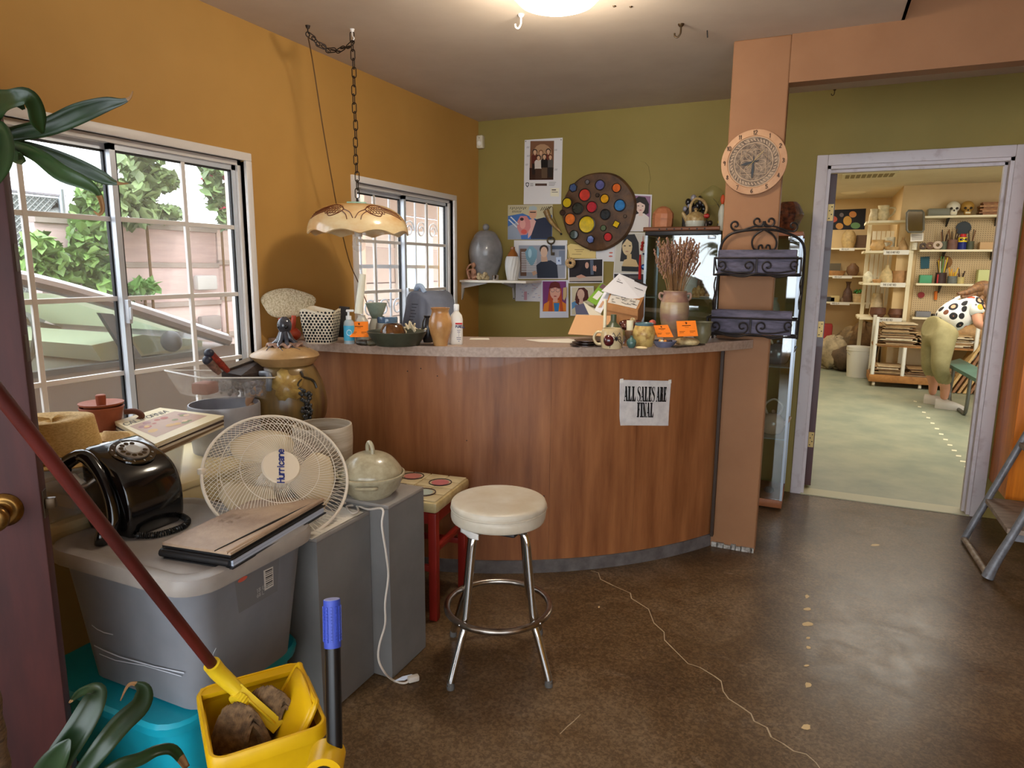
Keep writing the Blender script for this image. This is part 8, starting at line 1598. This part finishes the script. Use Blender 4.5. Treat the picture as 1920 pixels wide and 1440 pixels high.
wp('white_tube', 'white cardboard tube standing under the typed note', 'tube', 1714, 9.84, PZs[1], [(5, 467), (5, 453)], (230, 222, 196))
def tools(nm, lb, cx, zi, hw, h, c, n, cols, lens):
    p = PY(cx, 467, 9.83); k = depth(p)/FPX; t_ = T(nm, lb, 'jar', (p.x, 9.83, PZs[zi]+.0005), group='tool jars on the pegboard shelves'); O('jar', B().lathe([(0, 0), (hw*k, 0), (hw*k, h), (hw*k*.85, h), (hw*k*.8, .01), (0, .01)], 18), clay(c), t_)
    for i in range(n): a = i*2.4; r_ = hw*k*.5; L_ = lens*RR.uniform(.7, 1.1); O('tool_handle', B().cyl((r_*math.cos(a)*.4, r_*math.sin(a)*.4, .012), (r_*1.9*math.cos(a), r_*math.sin(a), L_), .007, .006, n=6), flat(cols[i % len(cols)]), t_)
WD = ((120, 84, 54), (60, 50, 44), (176, 150, 110), (90, 70, 50))
tools('brush_jar', 'green jar of brushes on the second tool shelf', 1768, 1, 6, .10, (96, 100, 80), 6, WD, .22); tools('brush_jar', 'brown jar of brushes on the second tool shelf', 1785, 1, 9, .12, (120, 84, 70), 9, WD, .24); tools('brush_jar', 'dark green jar with a wooden spoon on second shelf', 1818, 1, 6, .10, (84, 88, 66), 4, WD, .26)
tools('tool_pot', 'shiny dark brown pot of tools on the third tool shelf', 1770, 2, 9, .13, (62, 40, 36), 8, ((60, 50, 44), (220, 180, 50), (90, 140, 80), (200, 190, 170)), .30); tools('pencil_bowl', 'grey bowl of yellow pencils on the third tool shelf', 1792, 2, 8, .09, (110, 114, 108), 8, ((226, 160, 40), (230, 190, 70)), .18); tools('pencil_mug', 'cream mug of pencils on the third tool shelf', 1808, 2, 6, .08, (206, 186, 120), 6, WD, .17)
p = PY(1803, 467, 9.80); t_ = T('oil_can', 'blue and yellow spray oil can on the second tool shelf', 'can', (p.x, 9.80, PZs[1]+.0005)); O('can', B().cyl((0, 0, 0), (0, 0, .15), .045, n=20), flat((30, 40, 110), .3), t_); O('yellow_band', B().cyl((0, 0, .09), (0, 0, .145), .0456, n=20), flat((236, 206, 30), .3), t_); O('red_cap', B().cyl((0, 0, .15), (0, 0, .185), .036, .03, n=16), flat((190, 40, 40), .3), t_); g = B(); text(g, (-.036, -.0465, .108), (1, 0, 0), (0, 0, 1), .024, 'WD-40', .5, .24); O('lettering', g, flat((20, 30, 90)), t_, smooth=False)
for i, (x, z, r, c) in enumerate(((1743, 1, .045, (110, 80, 60)), (1757, 1, .05, (190, 170, 150)), (1730, 1, .04, (80, 66, 56)))): p = PY(x, 466, 9.80); tag(O('tape_roll', B().lathe([(r*.4, 0), (r, 0), (r, .03), (r*.4, .03), (r*.4, 0)], 20, Matrix.Translation((p.x, 9.80, PZs[z]+r+.001)) @ Matrix.Rotation(rad(80), 4, 'X')), flat(c)), ('brown', 'pale', 'dark')[i]+' tape roll on the second tool shelf', 'tape', 'tape rolls')
for i, (x0, x1, z, h, c, d) in enumerate(((1.70, 1.92, 1, .09, (196, 160, 116), 'pine wooden box on the second tool shelf'), (1.72, 1.90, 2, .17, (196, 200, 140), 'green topped tan box on the third tool shelf'), (1.12, 1.25, 2, .10, (80, 150, 110), 'mint green tin on the third tool shelf'), (1.30, 1.36, 2, .11, (170, 50, 50), 'red tin beside the mint green tin'), (1.12, 1.28, 3, .07, (120, 120, 124), 'grey metal box on the lowest tool shelf'), (1.30, 1.5, 3, .04, (60, 56, 54), 'dark flat tool on the lowest tool shelf'))): tag(O('shelf_box', B().box((x0, 9.78, PZs[z]+.001), (x1, 9.92, PZs[z]+h), .006), flat(c)), d, 'box', 'boxes on the tool shelves')
for i, (x0, x1, z0, z1, c, d) in enumerate(((1735, 1742, 0, 0, 0, 0),)): pass
q = [PY(x, y, 9.952) for x, y in ((1726, 482), (1743, 481), (1742, 503), (1726, 504))]; tag(O('teal_card', B().prism(q, (0, -.008, 0)), flat((40, 80, 92)), smooth=False), 'teal square panel hung on the pegboard', 'panel')
for i, (x, y, r, c, d) in enumerate(((1806, 428, 13, (60, 66, 70), 'dark round saw blade'), (1771, 492, 13, (130, 90, 44), 'coil of brown cord'), (1727, 553, 6, (140, 50, 50), 'red flower shaped tool'))): tag(O('hung_tool', B().lathe([(0, 0), (r*.0062, 0), (r*.0062, .02), (r*.003, .022), (0, .02)], 22, Matrix.Translation(PY(x, y, 9.955)) @ Matrix.Rotation(rad(90), 4, 'X')), flat(c)), d+' hung on the pegboard', 'tool', 'tools hung on the pegboard')
tag(O('hung_tool', B().cyl(PY(1755, 546, 9.94), PY(1754, 562, 9.94), .018, n=10), flat((206, 110, 40))), 'orange handled tool hung on the lower pegboard', 'tool', 'tools hung on the pegboard')
# cardboard cart
ca_ = T('cardboard_cart', 'white framed wooden cart for cardboard sheets on casters', 'cart', (1.0, 9.6, 0)); y0, y1 = 9.38, 9.84
O('base', B().box((.64, y0, .06), (1.75, y1, .15), .005), m('cart_wood', (176, 122, 62), .6, c2=(140, 92, 44), vs=10), ca_, **WT); O('deck', B().box((.66, y0+.02, .50), (1.75, y1, .52)), m('cart_wood'), ca_, **WF)
for x, y in ((.655, y0), (.655, y1-.05), (1.70, y0), (.98, y0)): O('post', B().cyl((x+.02, y+.02, .15), (x+.02, y+.02, .86 if x != .98 else .50), .022, n=12), m('bucket_white'), ca_, **WT)
for x in (.70, 1.2, 1.68):
    for y in (y0+.05, y1-.05): O('caster', B().cyl((x-.015, y, .03), (x+.015, y, .03), .03, n=14), m('cream_foot'), ca_, **WT)
RR.seed(22); cs = [(190, 158, 112), (168, 132, 88), (206, 180, 138), (140, 104, 68), (222, 204, 170)]
def sheets(x0, x1, z0, n, pos):
    z = z0
    for i in range(n):
        a = RR.uniform(-.06, .06); b = B(); b.cbox(((x0+x1)/2+RR.uniform(-.03, .03), 9.60+RR.uniform(-.04, .02), z+.006), (x1-x0+RR.uniform(-.10, .06), .36, .009), rz=a, xf=Matrix.Rotation(a, 4, 'Z'))
        tag(O('cardboard_sheet', b, clay(cs[RR.randrange(5)]), smooth=False), 'cardboard sheet in the pile on the '+pos, 'cardboard', 'cardboard on the '+pos); z += .0105+.004*RR.random()
sheets(.72, 1.10, .521, 22, 'upper cart deck left'); sheets(1.14, 1.66, .521, 12, 'upper cart deck right'); sheets(.70, 1.0, .151, 9, 'lower cart deck left'); sheets(1.05, 1.66, .151, 8, 'lower cart deck right')
# leaning boards, bench, storage frame on the right
for i in range(9):
    x = 1.46+.055*i; b = B().prism([Vector((x, 9.28, .005)), Vector((x+.03, 9.28, .005)), Vector((x+.33, 9.34, .60)), Vector((x+.30, 9.34, .60))], (0, .3, .02)); tag(O('leaning_board', b, clay(((206, 170, 110), (150, 104, 66), (186, 146, 96))[i % 3]), smooth=False), ('leftmost' if i == 0 else 'rightmost' if i == 8 else 'inner')+' board of the row leaning behind the green bench', 'board', 'boards leaning behind the bench')
t_ = T('paper_roll', 'large tan paper bundle above the leaning boards', 'paper', (1.75, 9.75, .6)); O('bundle', B().cyl((1.50, 9.8, .68), (2.2, 9.8, .70), .10, n=18), clay((186, 146, 96)), t_, **WT); O('rack', B().box((1.47, 9.65, .0), (1.50, 9.68, .95)).box((1.47, 9.65, .56), (2.2, 9.95, .58)), m('bucket_white'), t_, **WF)
bn2 = [PD(1773, 677, 6.72), PD(1800, 672, 6.95), PD(1850, 700, 7.0), PD(1850, 732, 6.6)]; zt_ = .47
bn2 = [Vector((p.x, p.y, zt_)) for p in (PZ(1773, 679, zt_), PZ(1800, 672, zt_), PZ(1856, 700, zt_), PZ(1842, 716, zt_))]; t_ = T('green_bench', 'green topped low bench with a bent steel tube frame', 'bench', (bn2[0]+bn2[2])/2*1); t_.location.z = 0
O('top', B().prism(bn2, (0, 0, -.035)), m('green_bench_top', (66, 104, 92), .4, c2=(50, 84, 76), vs=9), t_, **WF)
f0 = bn2[0].lerp(bn2[1], .5); d_ = (bn2[3]-bn2[0]).normalized(); f0 = f0+d_*.08; O('leg_frame', B().tube(smoothpts([f0+Vector((0, 0, -.035)), f0+d_*-.02+Vector((0, 0, -.2)), f0+d_*-.05+Vector((0, 0, -.36)), f0+d_*.02+Vector((0, 0, -.44)), f0+d_*.15+Vector((0, 0, -.452)), f0+d_*.5+Vector((0, 0, -.452)), f0+d_*.62+Vector((0, 0, -.44)), f0+d_*.66+Vector((0, 0, -.3)), f0+d_*.66+Vector((0, 0, -.035))], 5), .018, 10), m('bench_steel', (110, 110, 104), .4, .6), t_, **WT)
# dashes on the workshop floor
for i in range(16):
    f = i/15; x, y = 1716+(1838-1716)*f, 752+(905-752)*f; w_ = 3+3*f; O('floor_dash', B().poly([PZ(x-w_, y-1, .0005), PZ(x+w_, y, .0005), PZ(x+w_, y+2+f, .0005), PZ(x-w_, y+1+f, .0005)]), m('cream_dash', (222, 216, 186), .6), bpy.data.objects['floor_workshop'], **WF)
# ================================================================ person leaning over the bench
def skin(nm, joints, edges, mat, par, root=0, sub=2):
    bm = bmesh.new(); ly = bm.verts.layers.skin.verify(); Mi = wmat(par).inverted(); vs = []
    for i, (p, r) in enumerate(joints):
        v = bm.verts.new(Mi @ Vector(p)); v[ly].radius = r if isinstance(r, tuple) else (r, r); v[ly].use_root = i == root; vs.append(v)
    for a, b_ in edges: bm.edges.new((vs[a], vs[b_]))
    me = bpy.data.meshes.new(nm); bm.to_mesh(me); bm.free(); me.materials.append(mat); o = bpy.data.objects.new(nm, me); COL.objects.link(o); o.parent = par
    md = o.modifiers.new('skin', 'SKIN'); md.use_smooth_shade = True; md = o.modifiers.new('sub', 'SUBSURF'); md.levels = sub; md.render_levels = sub; return o
tp_ = 7.0
J = lambda x, y, dt=0: PD(x, y, tp_+dt)
gA, gB = PZ(1746, 757, .0), PZ(1768, 766, .0)
pe = T('person', 'person in patterned white shirt and khaki trousers bending over the workbench', 'person', (gA+gB)/2)
aL, aR = Vector((gA.x, gA.y, .09)), Vector((gB.x, gB.y, .09))
hipL, hipR = J(1748, 634, .10), J(1768, 636, -.10); pel = J(1757, 618); kL, kR = J(1742, 690, .12), J(1762, 694, -.12)
wst = J(1775, 604); chs = J(1806, 580); nek = J(1831, 562); hd0 = J(1846, 552); shR = J(1830, 575, -.13); shL = J(1828, 566, .16); elR = J(1834, 610, -.16); haR = J(1860, 616, -.10); elL = J(1850, 600, .14); haL = J(1872, 612, .10)
m_sk = m('skin_tone', (206, 148, 118), .55)
def fingers(h, e):
    out = []; d = (h-e).normalized(); s = d.cross(Vector((0, 0, 1))).normalized()
    for i in range(5): f = (i-2)*.018; L_ = (.045, .075, .085, .08, .065)[i]; out.append((h+d*.03+s*f, h+d*(.05+L_*.5)+s*f*(1.3 if i else 2.2), h+d*(.04+L_)+s*f*(1.35 if i else 2.5)-Vector((0, 0, .025))))
    return out
js = [(pel, .08), (wst, .06), (chs, .10), (nek, .055), (hd0, (.09, .10)), (J(1858, 552), (.065, .08)), (hipL, .07), (kL, .06), (aL+Vector((0, 0, .14)), .05), (aL, .036), (hipR, .07), (kR, .06), (aR+Vector((0, 0, .14)), .052), (aR, .038), (shR, .06), (elR, .044), (haR, .03), (shL, .06), (elL, .042), (haL, .03)]
ed = [(0, 1), (1, 2), (2, 3), (3, 4), (4, 5), (0, 6), (6, 7), (7, 8), (8, 9), (0, 10), (10, 11), (11, 12), (12, 13), (2, 14), (14, 15), (15, 16), (2, 17), (17, 18), (18, 19)]
for hi, e_, h_ in ((16, elR, haR), (19, elL, haL)):
    for ch in fingers(h_, e_):
        pr_ = hi
        for p in ch: js.append((p, .009)); ed.append((pr_, len(js)-1)); pr_ = len(js)-1
skin('body', js, ed, m_sk, pe)
m_kh = m('khaki_twill', (150, 140, 98), .8, c2=(136, 126, 86), vs=12)
skin('trousers', [(pel+Vector((0, 0, -.0)), (.17, .185)), (J(1772, 604), (.15, .14)), (hipL, .125), (kL, .078), (aL+Vector((0, 0, .20)), .068), (hipR, .13), (kR, .082), (aR+Vector((0, 0, .18)), .072), (J(1740, 616), (.12, .13))], [(0, 1), (0, 2), (2, 3), (3, 4), (0, 5), (5, 6), (6, 7), (0, 8)], m_kh, pe)
m_sh2 = m('white_print_shirt', (226, 224, 216), .8)
st_ = skin('shirt', [(J(1765, 611), (.165, .15)), (J(1790, 590), (.17, .165)), (J(1812, 578), (.16, .165)), (J(1826, 568), (.12, .12)), (shR, .085), (J(1836, 592, -.17), .078), (shL, .085), (J(1842, 582, .17), .07)], [(0, 1), (1, 2), (2, 3), (2, 4), (4, 5), (2, 6), (6, 7)], m_sh2, pe)
def motif_mat():
    mt = m('white_print_shirt'); N = mt.node_tree.nodes; L = mt.node_tree.links; tc = N.new('ShaderNodeTexCoord'); v = N.new('ShaderNodeTexVoronoi'); v.inputs['Scale'].default_value = 10; v.inputs['Randomness'].default_value = .8; L.new(tc.outputs['Object'], v.inputs['Vector'])
    r = N.new('ShaderNodeValToRGB'); r.color_ramp.interpolation = 'CONSTANT'; e = r.color_ramp.elements; e[0].color = lin((28, 26, 28))+(1,); e[1].position = .85; e[1].color = lin((206, 70, 44))+(1,)
    for p_, c in ((.35, (112, 66, 42)), (.55, (24, 22, 24)), (.72, (226, 156, 44))): x = e.new(p_); x.color = lin(c)+(1,)
    sp = N.new('ShaderNodeSeparateColor'); L.new(v.outputs['Color'], sp.inputs[0]); L.new(sp.outputs[0], r.inputs[0])
    def mixc(lo, hi, A, B_): q = N.new('ShaderNodeMapRange'); q.inputs['From Min'].default_value = lo; q.inputs['From Max'].default_value = hi; L.new(v.outputs['Distance'], q.inputs[0]); x = N.new('ShaderNodeMix'); x.data_type = 'RGBA'; L.new(q.outputs[0], x.inputs['Factor']); (L.new(A, x.inputs['A']) if not isinstance(A, tuple) else setattr(x.inputs['A'], 'default_value', A)); (L.new(B_, x.inputs['B']) if not isinstance(B_, tuple) else setattr(x.inputs['B'], 'default_value', B_)); return x.outputs['Result']
    inner = mixc(.20, .24, lin((206, 150, 116))+(1,), r.outputs[0]); L.new(mixc(.43, .46, inner, lin((226, 224, 216))+(1,)), N['Principled BSDF'].inputs['Base Color'])
motif_mat()
m_hr = m('brown_hair', (118, 82, 46), .6, c2=(72, 46, 28), vs=14, st=(3, 3, 1))
hb_ = B().sph(J(1843, 547, -.01), (.115, .11, .115), 20, 14)
for (p0, p1, p2, p3, r_) in (((1842, 540), (1828, 543), (1812, 549), (1795, 551), .07), ((1842, 548), (1826, 552), (1814, 557), (1802, 556), .06), ((1850, 550), (1852, 562), (1851, 574), (1848, 584), .055), ((1840, 552), (1838, 562), (1843, 572), (1846, 578), .05)): hb_.tube(smoothpts([J(*p0, -.03), J(*p1, -.07), J(*p2, -.10), J(*p3, -.11)], 4), [r_*(1-.8*i/12) for i in range(13)], 10)
O('hair', hb_, m_hr, pe, **WT)
for g0 in (gA, gB):
    d = Vector((.95, -.3, 0)).normalized(); O('shoe', B().grid(lambda u, v: Vector((g0.x, g0.y, 0))+d*(-.07+.26*u)+Vector((-d.y, d.x, 0))*(.052*math.sin(math.pi*min(.97, .2+u*.77))**.6*math.cos(2*math.pi*v))+Vector((0, 0, max(0, .045+.055*(1-u**2.5)*math.sin(2*math.pi*v)-.05*(1 if math.sin(2*math.pi*v) < 0 else 0)))), 10, 16), m('pale_sneaker', (206, 198, 186), .6), pe, **WT)
# ================================================================ outside the windows
S('ground_outside', B().box((-14, -8, -.14), (WX-.125, 16, -.10)), m('asphalt', (120, 116, 110), .9, c2=(100, 98, 94), vs=30), smooth=False)
def facade(nm, lb, pts_fn): pass
gw = T('garden_wall', 'low pink plank wall across the driveway outside', 'wall', (-5.6, 6.0, -.1))
m_pk = [m('pink_plank_%d' % i, c, .8, c2=tuple(int(v*.93) for v in c), vs=8, st=(1, .3, 3)) for i, c in enumerate(((226, 200, 196), (216, 190, 186), (230, 208, 202)))]
RR.seed(40); zc = -.1; hts = [.42, .40, .36, .36, .34]
for r, h in enumerate(hts):
    for c, (ya, yb) in enumerate(((3.3, 5.02), (5.02, 9.5))):
        dz = .03*(c == 1)
        O('plank', B().box((-5.62+.012*((r+c) % 2), ya+.003, zc+dz), (-5.5+.012*((r+c) % 2), yb-.003, zc+h-.045+dz), .004), m_pk[(r+c) % 3], gw, **WT); O('cap_rail', B().box((-5.62, ya, zc+h-.045+dz), (-5.475, yb, zc+h+dz)), m('cap_grey', (170, 156, 148), .8), gw, **WF)
    zc += h
for i, (x, y) in enumerate(((382, 530), (390, 605))): p = PX(x, y, -5.46); tag(O('wall_lamp', B().box((-5.47, p.y-.12, p.z-.07), (-5.40, p.y+.12, p.z+.07), .02), flat((206, 204, 200) if i == 0 else (150, 140, 136))), ('pale upper', 'grey lower')[i]+' box light fixed on the pink plank wall', 'light', 'box lights on the pink wall')
t_ = T('mesh_fence', 'grey chain link fence panel behind the parked car', 'fence', (-6.3, 3.2, -.1)); O('screen', B().box((-6.3, 1.0, -.1), (-6.29, 4.02, 2.0)), m('grey_screen', (126, 134, 132), .8), t_, **WF)
b = B()
for i in range(60):
    for s_ in (-1, 1): y = 1.0+i*.05; b.tube([(-6.28, y if s_ > 0 else y+1.0, 1.0), (-6.28, min(4.02, y+1.0) if s_ > 0 else y, 2.0)], .004, 3, cap=False)
O('mesh', b, flat((176, 182, 180)), t_, world=True, smooth=False, kind='stuff')
for y in (2.0, 3.0, 4.02): O('post', B().cyl((-6.26, y, -.1), (-6.26, y, 2.08), .03, n=10), m_af, t_, **WT)
for z in (1.5, 2.03): O('rail', B().cyl((-6.26, 1.0, z), (-6.26, 4.05, z), .022, n=8), m_af, t_, **WT)
# climbing plants
def vine(lb, boxes, xr, n, c, fl=0, seed=1):
    RR.seed(seed); b = B(); c0 = PX(boxes[0][0], boxes[0][1], xr[0]); t_ = T('climbing_shrub', lb, 'shrub', (xr[0], c0.y, -.1), group='shrubs outside the window')
    for k in range(n):
        (cx, cy, rx, ry) = boxes[k % len(boxes)]; a = RR.uniform(0, 2*math.pi); f = RR.random()**.6; x = RR.uniform(*xr)
        p = PX(cx+rx*f*math.cos(a), cy+ry*f*math.sin(a), x); s_ = RR.uniform(.035, .075); M_ = Matrix.Translation(p) @ Matrix.Rotation(RR.uniform(0, 6.3), 4, 'Z') @ Matrix.Rotation(RR.uniform(-1.2, 1.2), 4, 'X') @ Matrix.Rotation(RR.uniform(-1, 1), 4, 'Y')
        b.m = 2 if fl and k % fl == 0 else k % 2; b.add([(0, -s_, 0), (s_*.6, -s_*.2, .01), (s_*.5, s_*.5, 0), (0, s_, -.012), (-s_*.5, s_*.5, 0), (-s_*.6, -s_*.2, .01)], [(0, 1, 2, 3), (0, 3, 4, 5)], M_)
    O('foliage', b, [m('leaf_a_%s' % seed, c, .5), m('leaf_b_%s' % seed, tuple(int(v*.75) for v in c), .5), m('bloom_pink', (226, 60, 100), .6)], t_, world=True, smooth=False, kind='stuff')
    for i, bx in enumerate(boxes[:1]): q = PX(bx[0], bx[1], xr[0]); O('stem', B().tube(smoothpts([Vector((xr[0], c0.y, -.1)), Vector((xr[0], (c0.y+q.y)/2, q.z*.5)), q], 5), .012, 6), m('vine_stem', (120, 92, 60), .8), t_, **WT)
vine('leafy green vine with yellowish tips beside the chain link fence', [(165, 440, 38, 70), (180, 370, 34, 40), (120, 500, 60, 34), (190, 520, 30, 36), (70, 480, 40, 40)], (-5.4, -4.95), 1500, (122, 158, 84), 0, 41)
vine('tall loose tree hanging over the pink plank wall', [(265, 300, 44, 34), (250, 390, 40, 36), (300, 400, 40, 12), (262, 350, 34, 40), (310, 340, 22, 14)], (-5.4, -4.9), 1100, (128, 150, 98), 0, 42)
vine('bougainvillea with pink flowers at the window right side', [(410, 350, 28, 50), (400, 320, 22, 24), (425, 400, 16, 30)], (-5.4, -5.0), 500, (120, 146, 92), 22, 43)
vine('small green shrub growing before the pink plank wall', [(270, 538, 24, 12), (248, 548, 16, 10)], (-5.4, -5.2), 130, (120, 170, 90), 0, 44)
# parked car seen from its side
cr_ = T('parked_car', 'grey car parked close outside the left window', 'car', (-4.2, 1.2, -.1)); XN, XF = -3.36, -5.05
m_car = m('car_paint_grey', (112, 102, 100), .3, .3, coat=.4); m_cgl = glassm('car_glass', (.80, .93, .88), .05)
low = [(-1.6, .12), (-1.65, .55), (-1.5, .84), (2.55, .90), (3.15, .93), (3.9, .80), (4.35, .62), (4.4, .15)]
O('body', B().prism([Vector((XN, y, z)) for y, z in low], (XF-XN, 0, 0)), m_car, cr_, **WF)
roof = smoothpts([(0, -1.1, .92), (0, -.5, 1.26), (0, .3, 1.40), (0, 1.1, 1.42), (0, 1.75, 1.385), (0, 2.25, 1.27), (0, 3.12, .95)], 5)
O('roof_panel', B().grid(lambda u, v: Vector((XN-.10*max(0, (p_ := roof[round(u*(len(roof)-1))]).z-.92)/.5+(XF-XN+.2*max(0, p_.z-.92)/.5)*v, p_.y, p_.z)) if .22 < u < .70 else Vector((XN-.1, 1.75, 1.385))+Vector(((XF-XN)*v, 0, 0)), len(roof)-1, 4), m_car, cr_, world=True, sol=.03)
for s_, x in ((1, XN), (-1, XF)):
    def sd(p, o=0): return Vector((x-s_*(.10*max(0, p[1]-.92)/.5+o), p[0], p[1]))
    rail = [(p.y, p.z) for p in roof]; O('side_rail', B().tube([sd(q) for q in rail], .034, 8), m_car, cr_, **WT); O('chrome_trim', B().tube([sd((y, z+.035)) for y, z in rail[12:]], .010, 6), m('chrome'), cr_, **WT)
    O('pillar', B().prism([sd(q) for q in ((.82, .90), (.96, .90), (.98, 1.38), (.86, 1.38))], (-s_*.04, 0, 0)), m('pillar_dark', (60, 58, 58), .5), cr_, **WF); O('pillar', B().prism([sd(q) for q in ((2.44, .90), (2.52, .90), (2.40, 1.16), (2.33, 1.17))], (-s_*.03, 0, 0)), m('pillar_dark'), cr_, **WF)
    O('side_window', B().poly([sd(q, .012) for q in ((.96, .92), (2.46, .92), (2.36, 1.17), (2.1, 1.27), (1.75, 1.345), (.98, 1.38))]), m_cgl, cr_, **WF); O('side_window', B().poly([sd(q, .012) for q in ((-.9, .92), (.82, .92), (.86, 1.38), (.2, 1.36), (-.4, 1.22))]), m_cgl, cr_, **WF); O('quarter_window', B().poly([sd(q, .012) for q in ((2.53, .93), (2.95, .96), (2.43, 1.15))]), m_cgl, cr_, **WF)
    O('sill_trim', B().box((x-s_*.012, -.9, .885), (x+s_*.012, 2.95, .915)), m('pillar_dark'), cr_, **WF)
    O('mirror', B().sph((x+s_*.09, 2.63, 1.0), (.07, .045, .06), 16, 10), m('pillar_dark'), cr_, **WT); O('door_handle', B().cbox((x+s_*.02, 1.42, .745), (.03, .24, .05), .012), m_car, cr_, **WT)
    O('door_line', B().box((x+s_*.0006, 2.42, .2), (x-s_*.01, 2.428, .88)), m_blk, cr_, **WF)
    for y in (-.75, 3.35): wv = O('wheel', B().lathe([(0, 0), (.30, 0), (.32, .03), (.32, .17), (.30, .2), (0, .2)], 28, Matrix.Translation((x-s_*(-.012 if s_ > 0 else .012)-(.2 if s_ > 0 else 0)+.0, y, .22)) @ Matrix.Rotation(rad(90), 4, 'Y')), m_blk, cr_, **WT)
O('windscreen', B().poly([Vector((XN-.09, 2.2, 1.27)), Vector((XF+.09, 2.2, 1.27)), Vector((XF+.04, 3.1, .95)), Vector((XN-.04, 3.1, .95))]), m_cgl, cr_, **WF)
O('dashboard', B().prism([Vector((XN-.1, y, z)) for y, z in ((2.35, .91), (2.30, 1.0), (2.6, 1.03), (3.0, .96), (3.0, .91))], (XF-XN+.2, 0, 0)), m('dash_tan', (170, 164, 140), .7), cr_, **WF)
O('steering_wheel', B().tube([Vector((XN-.45+.17*math.cos(a), 2.12+.06*math.sin(a), 1.0+.16*math.sin(a))) for a in [i*math.pi/12 for i in range(24)]], .016, 8, closed=True), m('pillar_dark'), cr_, **WT)
for x in (XN-.45, XF+.45): O('seat', B().cbox((x, 1.25, 1.0), (.46, .16, .62), .06), m('seat_grey', (150, 148, 138), .8), cr_, **WT)
# porch and scroll grille outside the second window
gr = T('window_grille', 'white iron scroll security grille outside the second window', 'grille', (-2.62, 3.9, -.1)); xg = -2.64; m_gw = m('grille_white', (196, 200, 208), .4)
for i in range(11): y = 3.05+i*.16; O('bar', B().cyl((xg, y, .85 if i not in (0, 10) else -.1), (xg, y, 2.0), .009, n=6), m_gw, gr, **WT)
for z in (.9, 1.42, 1.95): O('cross_bar', B().box((xg-.006, 3.0, z-.012), (xg+.006, 4.75, z+.012)), m_gw, gr, **WF)
for i in range(10):
    for z in (1.15, 1.68): cy = 3.13+i*.16; O('scroll', B().tube([Vector((xg, cy+(.062*(1-.7*j/18))*math.cos(j*.5), z+(.062*(1-.7*j/18))*math.sin(j*.5))) for j in range(19)], .006, 5), m_gw, gr, **WT)
hs_ = T('neighbour_house', 'pale timber clad house beyond the second window', 'house', (-5.2, 7.5, -.1))
RR.seed(50)
for i in range(13): O('clapboard', B().box((-5.2, 5.6, -.1+i*.22), (-5.14+.01*(i % 2), 11.5, .105+i*.22)), m('clapboard_%d' % (i % 3), ((206, 186, 176), (196, 176, 166), (212, 196, 186))[i % 3], .8), hs_, **WF)
for y in (6.0, 7.6): w_ = O('house_window', B().box((-5.13, y, 1.0), (-5.09, y+.9, 1.9)), m_vinyl, hs_, **WF); O('pane', B().box((-5.09, y+.06, 1.06), (-5.085, y+.84, 1.84)), flat((206, 226, 216), .1), w_, **WF)
for y in (5.1, 6.9): O('porch_post', B().box((-4.0, y, -.1), (-3.86, y+.14, 2.6)), m('porch_wood', (190, 160, 140), .7), hs_, **WF)
O('porch_beam', B().box((-5.2, 4.9, 2.35), (-3.7, 11.5, 2.6)), m('porch_wood'), hs_, **WF)
